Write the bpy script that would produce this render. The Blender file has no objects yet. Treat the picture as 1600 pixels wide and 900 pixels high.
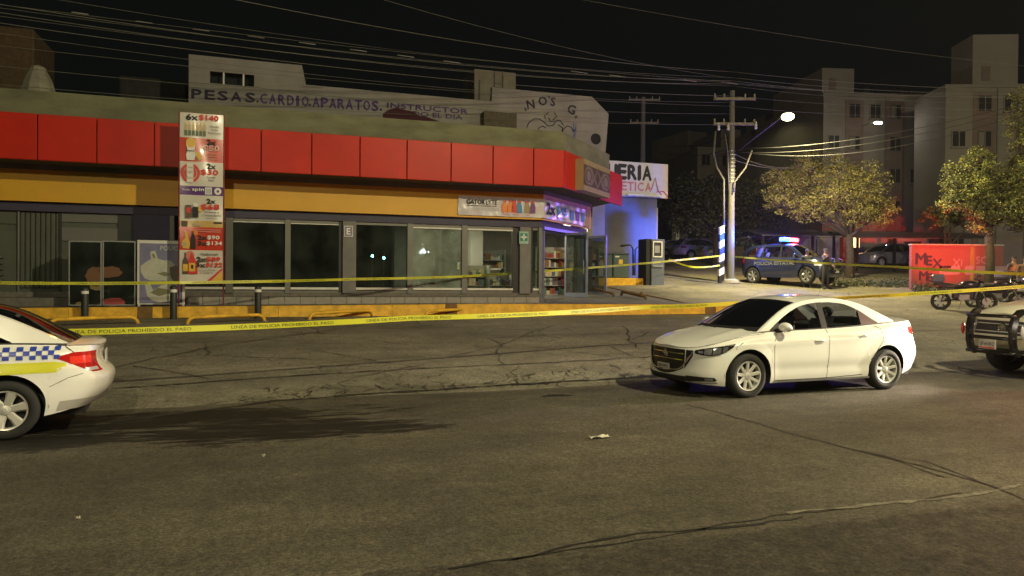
import bpy, math, random
import numpy as np
from mathutils import Vector, Matrix
from mathutils.geometry import tessellate_polygon
random.seed(7)
SC = bpy.context.scene
COL = SC.collection
PI = math.pi
# ---------------------------------------------------------------- camera
F = 1150.0; EYE = 1.65
cam_d = bpy.data.cameras.new('camera'); cam = bpy.data.objects.new('camera', cam_d); COL.objects.link(cam)
cam_d.sensor_width = 36; cam_d.lens = 36*F/1600; cam_d.clip_end = 3000; cam_d.clip_start = .05
CM = Matrix.Rotation(math.radians(89.5), 4, 'X') @ Matrix.Rotation(math.radians(.44), 4, 'Z')
CM.translation = (0, 0, EYE)
cam.matrix_world = CM; SC.camera = cam
# ---------------------------------------------------------------- world, night sky with city glow
W = bpy.data.worlds.new('World'); SC.world = W; W.use_nodes = True
wn = W.node_tree; wn.nodes.clear()
out = wn.nodes.new('ShaderNodeOutputWorld'); bg = wn.nodes.new('ShaderNodeBackground')
sky = wn.nodes.new('ShaderNodeTexSky'); sky.sky_type = 'NISHITA'; sky.sun_disc = False
sky.sun_elevation = math.radians(-4); sky.sun_rotation = math.radians(200); sky.air_density = 1.5; sky.dust_density = 3
addn = wn.nodes.new('ShaderNodeMix'); addn.data_type = 'RGBA'; addn.blend_type = 'ADD'; addn.inputs[0].default_value = 1
mul = wn.nodes.new('ShaderNodeMix'); mul.data_type = 'RGBA'; mul.blend_type = 'MULTIPLY'; mul.inputs[0].default_value = 1
mul.inputs[7].default_value = (.02, .02, .02, 1)
wn.links.new(sky.outputs[0], mul.inputs[6]); wn.links.new(mul.outputs[2], addn.inputs[6])
addn.inputs[7].default_value = (.0018, .0026, .0026, 1)
wn.links.new(addn.outputs[2], bg.inputs[0]); bg.inputs[1].default_value = 1.0
wn.links.new(bg.outputs[0], out.inputs[0])
SC.view_settings.view_transform = 'Standard'; SC.view_settings.look = 'None'
SC.view_settings.exposure = .12; SC.view_settings.gamma = 1
SC.cycles.use_denoising = True; SC.cycles.denoising_prefilter = 'ACCURATE'
SC.cycles.max_bounces = 6; SC.cycles.transparent_max_bounces = 12; SC.cycles.volume_bounces = 0
SC.cycles.sample_clamp_indirect = 4; SC.cycles.caustics_reflective = False; SC.cycles.caustics_refractive = False
SC.cycles.volume_step_rate = 4
# a very weak moon stands in for the sun
sd = bpy.data.lights.new('moon', 'SUN'); sd.energy = .012; sd.angle = math.radians(.5); sd.color = (.75, .85, 1)
so = bpy.data.objects.new('moon', sd); COL.objects.link(so); so.rotation_euler = (math.radians(40), 0, math.radians(30))
LAMP_KEY = 10500; LAMP_SIDE = 4600; LAMP_FAR = 7500
# ---------------------------------------------------------------- frames and helpers
TH = math.radians(18.7); c_, s_ = math.cos(TH), math.sin(TH)
def uv2w(u, v): return (u*c_ - v*s_, u*s_ + v*c_)
def w2uv(x, y): return (x*c_ + y*s_, -x*s_ + y*c_)
R3 = CM.to_3x3()
def ray(px, py):
    d = R3 @ Vector(((px-800)/F, (450-py)/F, -1)); u, v = w2uv(d.x, d.y); return Vector((u, v, d.z))
E0 = Vector((0, 0, EYE))
def pv(px, py, V): d = ray(px, py); return E0 + d*(V/d.y)
def pu(px, py, U): d = ray(px, py); return E0 + d*(U/d.x)
def pd(px, py, Y):
    d = R3 @ Vector(((px-800)/F, (450-py)/F, -1)); k = Y/d.y; u, v = w2uv(d.x*k, d.y*k); return Vector((u, v, EYE+d.z*k))
def clamp(x, a=0., b=1.): return max(a, min(b, x))
def g(u, v):
    z = .062*clamp(v-10.6, 0, 10.4) + .08*max(0, min(v, 110)-21)
    return z + .021*clamp(u-8, 0, 70)*clamp((v-11)/8)
def pg(px, py, dz=0):
    d = ray(px, py); lo = 3.; hi = 3.
    f = lambda t: (E0.z + d.z*t) - g(d.x*t, d.y*t) - dz
    while f(hi) > 0 and hi < 400: lo = hi; hi += .5
    for _ in range(40):
        m = (lo+hi)/2
        if f(m) > 0: lo = m
        else: hi = m
    return E0 + d*lo
OFF = {}
def thing(name, label, cat, p=(0, 0, 0), rot=None, group=None):
    """an Empty at the thing's base; p in street coordinates"""
    o = bpy.data.objects.new(name, None); COL.objects.link(o)
    x, y = uv2w(p[0], p[1]); o.location = (x, y, p[2]); o.empty_display_size = .3
    o.rotation_euler = (0, 0, TH if rot is None else rot)
    o['label'] = label; o['category'] = cat
    if group: o['group'] = group
    OFF[o.name] = (p[0], p[1], p[2]) if rot is None else (0, 0, 0)
    return o
def tag(o, label, cat, group=None):
    o['label'] = label; o['category'] = cat
    if group: o['group'] = group
    return o
def copytree(o, **kw):
    def rec(a, par):
        b = a.copy(); COL.objects.link(b); OFF[b.name] = OFF.get(a.name, (0, 0, 0))
        if par: b.parent = par; b.matrix_parent_inverse = a.matrix_parent_inverse
        for ch in a.children: rec(ch, b)
        return b
    b = rec(o, None)
    for k, v in kw.items(): b[k] = v
    return b
class M:
    def __init__(s): s.v = []; s.f = []; s.m = []; s.cur = 0
    def add(s, vs, fs, m=None):
        n = len(s.v); s.v += [tuple(p) for p in vs]
        for f in fs: s.f.append(tuple(i+n for i in f)); s.m.append(s.cur if m is None else m)
        return s
    def poly(s, pts, m=None): return s.add(pts, [tuple(range(len(pts)))], m)
    def box(s, x0, x1, y0, y1, z0, z1, m=None):
        vs = [(x, y, z) for z in (z0, z1) for y in (y0, y1) for x in (x0, x1)]
        return s.add(vs, [(0, 2, 3, 1), (4, 5, 7, 6), (0, 1, 5, 4), (2, 6, 7, 3), (0, 4, 6, 2), (1, 3, 7, 5)], m)
    def bbox(s, x0, x1, y0, y1, z0, z1, b=.01, m=None):
        """box with chamfered edges"""
        b = min(b, (x1-x0)*.49, (y1-y0)*.49, (z1-z0)*.49); vs = []; idx = {}
        for i, (sx, x) in enumerate(((1, x0), (-1, x1))):
            for j, (sy, y) in enumerate(((1, y0), (-1, y1))):
                for k, (sz, z) in enumerate(((1, z0), (-1, z1))):
                    idx[i, j, k] = len(vs)
                    vs += [(x, y+sy*b, z+sz*b), (x+sx*b, y, z+sz*b), (x+sx*b, y+sy*b, z)]
        I = lambda i, j, k, a: idx[i, j, k]+a
        fs = []
        for i in (0, 1): fs.append((I(i,0,0,0), I(i,1,0,0), I(i,1,1,0), I(i,0,1,0)))
        for j in (0, 1): fs.append((I(0,j,0,1), I(1,j,0,1), I(1,j,1,1), I(0,j,1,1)))
        for k in (0, 1): fs.append((I(0,0,k,2), I(1,0,k,2), I(1,1,k,2), I(0,1,k,2)))
        for i in (0, 1):
            for j in (0, 1): fs.append((I(i,j,0,0), I(i,j,0,1), I(i,j,1,1), I(i,j,1,0)))
            for k in (0, 1): fs.append((I(i,0,k,0), I(i,0,k,2), I(i,1,k,2), I(i,1,k,0)))
        for j in (0, 1):
            for k in (0, 1): fs.append((I(0,j,k,1), I(0,j,k,2), I(1,j,k,2), I(1,j,k,1)))
        for q in idx.values(): fs.append((q, q+1, q+2))
        return s.add(vs, fs, m)
    def tube(s, pts, r, n=8, m=None, cap=True):
        pts = [Vector(p) for p in pts]; rr = r if isinstance(r, (list, tuple)) else [r]*len(pts)
        vs = []; fs = []; prev = None
        for i, p in enumerate(pts):
            t = (pts[min(i+1, len(pts)-1)] - pts[max(i-1, 0)]).normalized()
            if prev is None:
                a = Vector((0, 0, 1)) if abs(t.z) < .9 else Vector((1, 0, 0)); prev = t.cross(a).normalized()
            e = (prev - t*prev.dot(t)).normalized(); prev = e; h = t.cross(e)
            for k in range(n):
                a = 2*PI*k/n; vs.append(p + (e*math.cos(a)+h*math.sin(a))*rr[i])
        for i in range(len(pts)-1):
            for k in range(n):
                k2 = (k+1) % n; fs.append((i*n+k, i*n+k2, (i+1)*n+k2, (i+1)*n+k))
        if cap: fs.append(tuple(range(n))[::-1]); fs.append(tuple(range((len(pts)-1)*n, len(pts)*n)))
        return s.add(vs, fs, m)
    def lathe(s, prof, ctr=(0, 0, 0), n=16, axis='z', m=None, cap=True):
        vs = []; fs = []
        for r, h in prof:
            for k in range(n):
                a = 2*PI*k/n; x, y = r*math.cos(a), r*math.sin(a)
                p = (x, y, h) if axis == 'z' else (x, h, y) if axis == 'y' else (h, x, y)
                vs.append(tuple(p[i]+ctr[i] for i in range(3)))
        for i in range(len(prof)-1):
            for k in range(n): k2 = (k+1) % n; fs.append((i*n+k, i*n+k2, (i+1)*n+k2, (i+1)*n+k))
        if cap and prof[0][0] > 1e-4: fs.append(tuple(range(n))[::-1])
        if cap and prof[-1][0] > 1e-4: fs.append(tuple(range((len(prof)-1)*n, len(prof)*n)))
        return s.add(vs, fs, m)
    def grid(s, fn, nu, nv, m=None, skip=None):
        vs = [fn(i/nu, j/nv) for j in range(nv+1) for i in range(nu+1)]
        fs = [(j*(nu+1)+i, j*(nu+1)+i+1, (j+1)*(nu+1)+i+1, (j+1)*(nu+1)+i) for j in range(nv) for i in range(nu) if not (skip and skip(i, j))]
        return s.add(vs, fs, m)
    def ball(s, c, r, n=12, k=8, m=None):
        rx, ry, rz = r if isinstance(r, (tuple, list)) else (r, r, r)
        def fn(a, b):
            ph = PI*(b-.5); t = 2*PI*a
            return (c[0]+rx*math.cos(ph)*math.cos(t), c[1]+ry*math.cos(ph)*math.sin(t), c[2]+rz*math.sin(ph))
        return s.grid(fn, n, k, m)
    def prism(s, pts, vec, holes=(), m=None, back=True):
        """planar polygon (3D points) with holes, pushed along vec"""
        vec = Vector(vec); loops = [[Vector(p) for p in pts]] + [[Vector(p) for p in h] for h in holes]
        flat = [p for l in loops for p in l]; tris = tessellate_polygon(loops); n = len(flat)
        s.add(flat, [tuple(t) for t in tris], m)
        if vec.length > 0:
            if back: s.add([p+vec for p in flat], [tuple(t)[::-1] for t in tris], m)
            for l in loops:
                k = len(l); s.add(l+[p+vec for p in l], [(i, (i+1) % k, (i+1) % k+k, i+k) for i in range(k)], m)
        return s
    def text(s, txt, org, h, right=(1, 0, 0), up=(0, 0, 1), bold=0., w=None, m=None, align='CENTER', lift=.003, thick=0, slant=0):
        """flat lettering; h cap height, w forces total width; org = centre of the line"""
        cu = bpy.data.curves.new('t', 'FONT'); cu.body = txt; cu.size = 1; cu.offset = 0; cu.resolution_u = 2; cu.extrude = 0
        cu.fill_mode = 'FRONT'; cu.shear = slant
        ob = bpy.data.objects.new('t', cu); COL.objects.link(ob); bpy.context.view_layer.update()
        me = bpy.data.meshes.new_from_object(ob.evaluated_get(bpy.context.evaluated_depsgraph_get()))
        bpy.data.objects.remove(ob); bpy.data.curves.remove(cu)
        P = [v.co.copy() for v in me.vertices]
        if not P: return s
        x0 = min(p.x for p in P); x1 = max(p.x for p in P); y0 = min(p.y for p in P); y1 = max(p.y for p in P)
        sy = h/max(y1-y0, .01) if txt.upper() == txt else h/.72; sx = sy if w is None else w/(x1-x0)
        cx = {'CENTER': (x0+x1)/2, 'LEFT': x0, 'RIGHT': x1}[align]; cy = (y0+y1)/2
        r = Vector(right).normalized(); u = Vector(up).normalized(); nn = r.cross(u); o = Vector(org)+nn*lift
        fs = [tuple(f.vertices) for f in me.polygons]; b = bold*min(sx, sy)*1.1
        for i, (dx, dy) in enumerate([(0, 0)] if bold < .008 else [(0, 0), (b, .3*b), (-b, -.3*b), (.3*b, b), (-.3*b, -b)]):
            s.add([o + nn*.0004*i + r*((p.x-cx)*sx+dx) + u*((p.y-cy)*sy+dy) for p in P], fs, m)
        bpy.data.meshes.remove(me); return s
    def mesh(s, name, mats, off=(0, 0, 0), smooth=False):
        me = bpy.data.meshes.new(name)
        me.from_pydata([(a-off[0], b-off[1], c-off[2]) for a, b, c in s.v], [], s.f)
        for mt in (mats if isinstance(mats, (list, tuple)) else [mats]): me.materials.append(mt)
        if any(s.m): me.polygons.foreach_set('material_index', s.m)
        if smooth:
            me.polygons.foreach_set('use_smooth', [True]*len(s.f))
            if smooth is not True: me.set_sharp_from_angle(angle=math.radians(smooth))
        me.update(); return me
    def part(s, par, name, mats, smooth=False, label=None, kind=None):
        off = OFF.get(par.name, (0, 0, 0)); o = bpy.data.objects.new(name, s.mesh(name, mats, off, smooth)); COL.objects.link(o)
        o.parent = par; OFF[o.name] = off
        if label: o['label'] = label
        if kind: o['kind'] = kind
        return o
    def top(s, name, mats, smooth=False, kind=None, p=(0, 0, 0)):
        o = bpy.data.objects.new(name, s.mesh(name, mats, p, smooth)); COL.objects.link(o)
        x, y = uv2w(p[0], p[1]); o.location = (x, y, p[2]); o.rotation_euler = (0, 0, TH); OFF[o.name] = p
        if kind: o['kind'] = kind
        return o
# ---------------------------------------------------------------- materials
def nod(t, k, **kw):
    n = t.nodes.new(k)
    for a, b in kw.items(): setattr(n, a, b)
    return n
def mat(name, col, rough=.6, metal=0, var=.12, vs=3., bump=0., bs=60., coat=0, emit=0, ecol=None, spec=.5, stretch=None):
    m = bpy.data.materials.new(name); m.use_nodes = True; t = m.node_tree; b = t.nodes['Principled BSDF']
    b.inputs['Base Color'].default_value = (*col, 1); b.inputs['Roughness'].default_value = rough
    b.inputs['Metallic'].default_value = metal; b.inputs['Specular IOR Level'].default_value = spec
    if coat: b.inputs['Coat Weight'].default_value = coat; b.inputs['Coat Roughness'].default_value = .04
    if emit: m.cycles.emission_sampling = 'NONE'; b.inputs['Emission Color'].default_value = (*(ecol or col), 1); b.inputs['Emission Strength'].default_value = emit
    if var or bump:
        tc = nod(t, 'ShaderNodeTexCoord'); mp = nod(t, 'ShaderNodeMapping'); t.links.new(tc.outputs['Object'], mp.inputs[0])
        if stretch: mp.inputs['Scale'].default_value = stretch
    if var:
        n = nod(t, 'ShaderNodeTexNoise'); n.inputs['Scale'].default_value = vs; n.inputs['Detail'].default_value = 6
        n.inputs['Roughness'].default_value = .65
        t.links.new(mp.outputs[0], n.inputs[0])
        r = nod(t, 'ShaderNodeMapRange'); r.inputs[1].default_value = .3; r.inputs[2].default_value = .7
        r.inputs[3].default_value = 1-var; r.inputs[4].default_value = 1+var*.6; t.links.new(n.outputs[0], r.inputs[0])
        x = nod(t, 'ShaderNodeMix', data_type='RGBA', blend_type='MULTIPLY'); x.inputs[0].default_value = 1
        x.inputs[6].default_value = (*col, 1); t.links.new(r.outputs[0], x.inputs[7]); t.links.new(x.outputs[2], b.inputs[0])
    if bump:
        n2 = nod(t, 'ShaderNodeTexNoise'); n2.inputs['Scale'].default_value = bs; n2.inputs['Detail'].default_value = 4
        t.links.new(mp.outputs[0], n2.inputs[0])
        bu = nod(t, 'ShaderNodeBump'); bu.inputs['Strength'].default_value = bump; bu.inputs['Distance'].default_value = .01
        t.links.new(n2.outputs[0], bu.inputs['Height']); t.links.new(bu.outputs[0], b.inputs['Normal'])
    return m
def glassmat(name, tint=(.75, .8, .78), refl=1.0, rough=.01, film=0., filmcol=(.2, .25, .22)):
    m = bpy.data.materials.new(name); m.use_nodes = True; t = m.node_tree; t.nodes.clear()
    o = nod(t, 'ShaderNodeOutputMaterial'); tr = nod(t, 'ShaderNodeBsdfTransparent'); tr.inputs[0].default_value = (*tint, 1)
    gl = nod(t, 'ShaderNodeBsdfGlossy'); gl.inputs['Roughness'].default_value = rough
    fr = nod(t, 'ShaderNodeFresnel'); fr.inputs[0].default_value = 1.5
    k = nod(t, 'ShaderNodeMath', operation='MULTIPLY_ADD'); k.inputs[1].default_value = refl; k.inputs[2].default_value = .03*refl
    t.links.new(fr.outputs[0], k.inputs[0])
    mx = nod(t, 'ShaderNodeMixShader'); t.links.new(k.outputs[0], mx.inputs[0]); t.links.new(gl.outputs[0], mx.inputs[2])
    if film:
        df = nod(t, 'ShaderNodeBsdfDiffuse'); df.inputs[0].default_value = (*filmcol, 1)
        tc = nod(t, 'ShaderNodeTexCoord'); n = nod(t, 'ShaderNodeTexNoise'); n.inputs['Scale'].default_value = 1.3; n.inputs['Detail'].default_value = 8
        t.links.new(tc.outputs['Object'], n.inputs[0])
        r = nod(t, 'ShaderNodeMapRange'); r.inputs[1].default_value = .35; r.inputs[2].default_value = .75; r.inputs[3].default_value = film*.3; r.inputs[4].default_value = film*1.6
        t.links.new(n.outputs[0], r.inputs[0])
        m2 = nod(t, 'ShaderNodeMixShader'); t.links.new(r.outputs[0], m2.inputs[0]); t.links.new(tr.outputs[0], m2.inputs[1]); t.links.new(df.outputs[0], m2.inputs[2])
        t.links.new(m2.outputs[0], mx.inputs[1])
    else: t.links.new(tr.outputs[0], mx.inputs[1])
    t.links.new(mx.outputs[0], o.inputs[0]); return m
def srgb(r, g_, b): return tuple(((x/255+.055)/1.055)**2.4 if x > 10 else x/255/12.92 for x in (r, g_, b))
K = {}
K['black'] = mat('black_plastic', (.015, .015, .016), .45, var=.1)
K['rubber'] = mat('tyre_rubber', (.02, .02, .02), .85, bump=.3, bs=90)
K['chrome'] = mat('chrome', (.75, .75, .74), .12, 1, var=0)
K['alloy'] = mat('alloy_wheel', (.62, .61, .58), .35, .25, var=.05)
K['whitepaint'] = mat('white_car_paint', (.80, .80, .77), .30, var=.035, vs=2, coat=1)
K['text_black'] = mat('black_print', (.012, .012, .014), .6, var=0)
K['white'] = mat('white_print', (.78, .78, .76), .5, var=.04)
K['red_print'] = mat('red_print', (.62, .03, .02), .45, var=.04)
K['carglass'] = glassmat('car_glass', (.62, .66, .68), 1.5)
K['lampglass'] = glassmat('lamp_glass', (.9, .9, .92), 1.2)
K['frost'] = mat('lamp_reflector', (.70, .70, .72), .25, .35, var=.2, vs=25)
K['metal'] = mat('galvanised_metal', (.32, .33, .33), .45, .6, var=.2, bump=.1)
K['darkmetal'] = mat('dark_painted_metal', (.03, .035, .035), .5, .2, var=.15)
K['concrete'] = mat('concrete', (.30, .29, .26), .9, var=.25, vs=2, bump=.5, bs=25)
K['interior'] = mat('car_interior_cloth', (.035, .035, .038), .85, var=.15, vs=15)
K['yellowpaint'] = mat('yellow_traffic_paint', (.80, .46, .03), .55, var=.35, vs=4, bump=.3, bs=20)
K['yellowdirty'] = mat('worn_kerb_paint', (.20, .11, .03), .8, var=.4, vs=6, bump=.3)
# ================================================================ ground materials
def asphalt(name, base, stain=False, crack=0., lines=False):
    m = bpy.data.materials.new(name); m.use_nodes = True; t = m.node_tree; b = t.nodes['Principled BSDF']; L = t.links.new
    tc = nod(t, 'ShaderNodeTexCoord'); co = tc.outputs['Object']
    def noise(sc, det=6, src=None, scale=None, ro=.6):
        n = nod(t, 'ShaderNodeTexNoise'); n.inputs['Scale'].default_value = sc; n.inputs['Detail'].default_value = det; n.inputs['Roughness'].default_value = ro
        if scale:
            mp = nod(t, 'ShaderNodeMapping'); mp.inputs['Scale'].default_value = scale; L(src or co, mp.inputs[0]); L(mp.outputs[0], n.inputs[0])
        else: L(src or co, n.inputs[0])
        return n.outputs[0]
    def rng(x, a, b_, c, d):
        r = nod(t, 'ShaderNodeMapRange'); L(x, r.inputs[0])
        for i, q in enumerate((a, b_, c, d)): r.inputs[i+1].default_value = q
        return r.outputs[0]
    def math_(op, a, b_=None):
        n = nod(t, 'ShaderNodeMath', operation=op)
        for i, q in enumerate((a, b_)):
            if q is None: continue
            if isinstance(q, (int, float)): n.inputs[i].default_value = q
            else: L(q, n.inputs[i])
        return n.outputs[0]
    big = rng(noise(.35, 6), .3, .7, .62, 1.32); streak = rng(noise(1.2, 6, scale=(.12, 1, 1)), .3, .7, .74, 1.22)
    blot = rng(noise(2.2, 8, ro=.75), .35, .68, .76, 1.16)
    fine = math_('MULTIPLY', rng(noise(95, 3), .3, .75, .6, 1.5), rng(noise(38, 3), .3, .7, .50, 1.5)); mid = rng(noise(12, 6), .3, .7, .80, 1.2)
    f = math_('MULTIPLY', math_('MULTIPLY', math_('MULTIPLY', big, streak), math_('MULTIPLY', fine, mid)), blot)
    h = math_('ADD', math_('MULTIPLY', noise(70, 4), 1.), math_('MULTIPLY', noise(16, 4), .6))
    rough = .82
    if stain:
        sx = nod(t, 'ShaderNodeSeparateXYZ'); L(co, sx.inputs[0]); X, Y = sx.outputs[0], sx.outputs[1]
        mask = None
        wob = math_('MULTIPLY', math_('SUBTRACT', noise(2.1, 8, scale=(.45, 2.2, 1), ro=.72), .5), 3.3); wob = math_('ADD', wob, math_('MULTIPLY', math_('SUBTRACT', noise(7, 8, scale=(.3, 1.6, 1), ro=.75), .5), 2.4))
        for (cx, cy, rx, ry) in stain:
            dx = math_('DIVIDE', math_('SUBTRACT', X, cx), rx); dy = math_('DIVIDE', math_('SUBTRACT', Y, cy), ry)
            d = math_('ADD', math_('SQRT', math_('ADD', math_('MULTIPLY', dx, dx), math_('MULTIPLY', dy, dy))), wob)
            k = rng(d, 1.0, 1.1, 1, 0)
            mask = k if mask is None else math_('MAXIMUM', mask, k)
        mask = math_('MINIMUM', mask, rng(noise(2.6, 9, scale=(.4, 2.2, 1), ro=.78), .37, .45, .2, 1))
        f = math_('MULTIPLY', f, rng(mask, 0, 1, 1, .11)); h = math_('MULTIPLY', h, rng(mask, 0, 1, 1, .5))
        L(rng(mask, 0, 1, .82, .62), b.inputs['Roughness'])
        # near lane of older, coarser and cracked asphalt
        edge = math_('ADD', math_('ADD', Y, math_('MULTIPLY', X, -.0)), math_('MULTIPLY', math_('SUBTRACT', noise(1.1, 6, scale=(.5, 1, 1)), .5), 1.1))
        old = rng(edge, 4.05, 4.15, 1, 0)
        rg = rng(noise(7, 7, ro=.75), .35, .65, .50, 1.25)
        f = math_('MULTIPLY', f, math_('ADD', math_('MULTIPLY', old, math_('SUBTRACT', rg, 1)), 1))
        h = math_('ADD', h, math_('MULTIPLY', old, math_('MULTIPLY', noise(9, 8, ro=.8), 5)))
    else: b.inputs['Roughness'].default_value = rough
    if crack:
        for sc, w, amt in ((.33, .012, .25), (1.1, .010, .22), (3.1, .02, .35)):
            vo = nod(t, 'ShaderNodeTexVoronoi', feature='DISTANCE_TO_EDGE'); vo.inputs['Scale'].default_value = sc
            va = nod(t, 'ShaderNodeMix', data_type='RGBA'); va.inputs[0].default_value = .14
            nn = nod(t, 'ShaderNodeTexNoise'); nn.inputs['Scale'].default_value = 2.5; nn.inputs['Detail'].default_value = 6; L(co, nn.inputs[0])
            L(co, va.inputs[6]); L(nn.outputs[1], va.inputs[7]); L(va.outputs[2], vo.inputs[0])
            pres = rng(noise(.45, 2), .5, .58, 0, 1)
            cr = math_('MULTIPLY', rng(vo.outputs[0], 0, w, 1, 0), pres)
            f = math_('MULTIPLY', f, rng(cr, 0, 1, 1, amt))
    mx = nod(t, 'ShaderNodeMix', data_type='RGBA', blend_type='MULTIPLY'); mx.inputs[0].default_value = 1
    mx.inputs[6].default_value = (*base, 1); L(f, mx.inputs[7]); L(mx.outputs[2], b.inputs[0])
    b.inputs['Specular IOR Level'].default_value = .35
    bu = nod(t, 'ShaderNodeBump'); bu.inputs['Strength'].default_value = 1; bu.inputs['Distance'].default_value = .010
    L(h, bu.inputs['Height']); L(bu.outputs[0], b.inputs['Normal']); return m
def spot(px, py): p = pg(px, py); return p.x, p.y
stains = []
for (px, py, rx, ry) in ((120, 662, 2.0, .50), (300, 655, 1.7, .50), (420, 672, 1.35, .55), (545, 668, .8, .22), (600, 672, .65, .18), (60, 690, .8, .5), (868, 619, .22, .1), (440, 648, .5, .10)):
    x, y = spot(px, py); stains.append((x, y, rx, ry))
K['asphalt'] = asphalt('road_asphalt', (.082, .073, .052), stain=stains)
K['lot'] = asphalt('lot_asphalt', (.19, .175, .13), crack=1)
K['soil'] = mat('dark_ground', (.05, .05, .04), .95, bump=.5, bs=8)
K['paving'] = mat('pavement_concrete', (.17, .16, .145), .9, var=.3, vs=1.4, bump=.4, bs=30)
K['tar'] = mat('tar_crack_filler', (.012, .011, .010), .6, var=.2)
def sheet(name, u0, u1, v0, v1, du, dv, mt, dz=0, edge0=None, edge1=None, kind='structure'):
    m = M(); us = np.arange(u0, u1+du/2, du); n = max(2, int((v1-v0)/dv))
    def fn(a, b):
        u = us[0]+(us[-1]-us[0])*a
        a0 = edge0(u) if edge0 else v0; a1 = edge1(u) if edge1 else v1
        v = a0+(a1-a0)*b; return (u, v, g(u, v)+dz)
    m.grid(fn, len(us)-1, n); return m.top(name, mt, kind=kind)
# ground: one sheet to the horizon, built from levels
m = M()
Us = [-300, -120, -60, -30, 0, 4, 8, 12, 20, 30, 45, 60, 78, 120, 300]; Vs = [-300, -100, -40, -10, 0, 5, 10.6, 11, 13, 15, 17, 19, 21, 25, 30, 40, 50, 70, 110, 200, 300]
m.add([(u, v, g(u, v)-.06) for v in Vs for u in Us], [(j*len(Us)+i, j*len(Us)+i+1, (j+1)*len(Us)+i+1, (j+1)*len(Us)+i) for j in range(len(Vs)-1) for i in range(len(Us)-1)])
m.top('ground', K['soil'], kind='structure')
rn = random.Random(3)
jit = [rn.uniform(-1, 1) for _ in range(4000)]
def redge(u):
    px = spot  # ragged line between the new road surface and the lot
    base = float(np.interp(u, [-40, -6, -3.2, 0, 4, 8, 60], [9.7, 9.75, 10.25, 10.45, 10.6, 10.6, 10.6]))
    k = (u+60)*6; i = int(k); f = k-i
    return base + .045*(jit[i]*(1-f)+jit[i+1]*f) + .06*math.sin(u*1.3)
sheet('road', -55, 75, -30, 10.6, .25, 3, K['asphalt'], .008, edge1=redge)
sheet('parking_lot', -55, 13.0, 9.2, 21.1, 1, .52, K['lot'], 0)
sheet('side_street', 13.0, 75, 9.2, 60, 1, 1, K['lot'], 0)
# tar lines and cracks on the surface, part of road/lot
def crackline(par, pts, w, amp, seed, z=.012, name='crack', mt=None):
    r = random.Random(seed); P = [pg(*p) for p in pts]; line = []
    for a, b in zip(P, P[1:]):
        n = max(2, int((b-a).length/.12))
        for i in range(n): line.append(a.lerp(b, i/n))
    line.append(P[-1]); m = M(); vs = []
    off = 0
    for i, p in enumerate(line):
        t = (line[min(i+1, len(line)-1)]-line[max(0, i-1)]).normalized(); nn = Vector((-t.y, t.x, 0)).normalized()
        off = off*.8 + r.uniform(-amp, amp); ww = w*r.uniform(.35, 1.3)
        for sgn in (-1, 1):
            q = p+nn*(off+sgn*ww/2); vs.append((q.x, q.y, g(q.x, q.y)+z))
    m.add(vs, [(2*i, 2*i+1, 2*i+3, 2*i+2) for i in range(len(line)-1)])
    return m.part(par, name, mt or K['tar'])
road = bpy.data.objects['road']; lot = bpy.data.objects['parking_lot']
crackline(road, [(1075, 633), (1180, 662), (1330, 704), (1440, 730), (1560, 764)], .028, .02, 1)
crackline(road, [(1330, 704), (1400, 722), (1470, 748)], .02, .02, 2)
crackline(road, [(1340, 706), (1440, 722), (1540, 762), (1600, 790)], .022, .03, 22)
crackline(road, [(700, 890), (860, 862), (1000, 838), (1140, 830), (1260, 812)], .03, .03, 3)
crackline(road, [(800, 878), (1000, 850), (1230, 805), (1500, 770)], .018, .025, 33)
K['gutter'] = mat('damp_gutter_grime', (.022, .02, .015), .7, var=.5, vs=9)
K['patch'] = mat('worn_lane_paint', (.15, .135, .10), .85, var=.75, vs=13, bump=.4)
crackline(road, [(1230, 804), (1330, 793), (1500, 778), (1600, 757)], .06, .02, 44, .013, 'worn_lane_line', K['patch'])
for i, pts in enumerate([[(175, 608), (350, 596), (620, 578), (850, 567), (1020, 558)], [(175, 575), (330, 543), (560, 510)], [(790, 570), (778, 552), (785, 540), (760, 528)], [(780, 536), (880, 548), (975, 560)], [(700, 560), (780, 540), (840, 515)], [(210, 572), (330, 592)], [(490, 548), (600, 566), (700, 580)], [(975, 510), (985, 532), (1010, 520)], [(980, 530), (1000, 545)]]):
    crackline(lot, pts, .045 if i < 1 else .028, .03, 50+i)
crackline(lot, [(165, 662), (430, 627), (560, 618), (700, 609), (860, 598), (1035, 588)], .10, .02, 77, .014, 'gutter_stain', K['gutter'])
# alligator cracking along the lot's edge
rr = random.Random(9)
for i in range(80):
    px = rr.uniform(560, 1040) if i < 62 else rr.uniform(380, 560); yb = np.interp(px, [380, 700, 1040], [632, 611, 590])
    y0 = yb-rr.uniform(3, 22); a = [(px, y0)]
    for _ in range(3): a.append((a[-1][0]+rr.uniform(-16, 22), a[-1][1]+rr.uniform(-7, 7)))
    crackline(lot, a, rr.uniform(.010, .022), .03, 100+i)
K['litter'] = mat('pale_paper_litter', (.55, .52, .42), .8)
def litter(px, py, lab, sz, seed):
    p = pg(px, py, .015); m = M(); r = random.Random(seed)
    m.grid(lambda a, b: (p.x+(a-.5)*sz*1.8, p.y+(b-.5)*sz*.7, p.z+r.uniform(0, .03)), 5, 3)
    tag(m.top('paper_scrap', K['litter'], p=tuple(p)), lab, 'litter')
litter(936, 684, 'crumpled pale wrapper lying on the middle of the road', .12, 1)
litter(412, 714, 'small scrap of paper at the lower edge of the wet stain', .018, 2)
litter(122, 812, 'tiny pale scrap on the empty road at lower left', .015, 3)
K['leaf_litter'] = mat('dry_leaf', (.25, .2, .1), .8)
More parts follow.
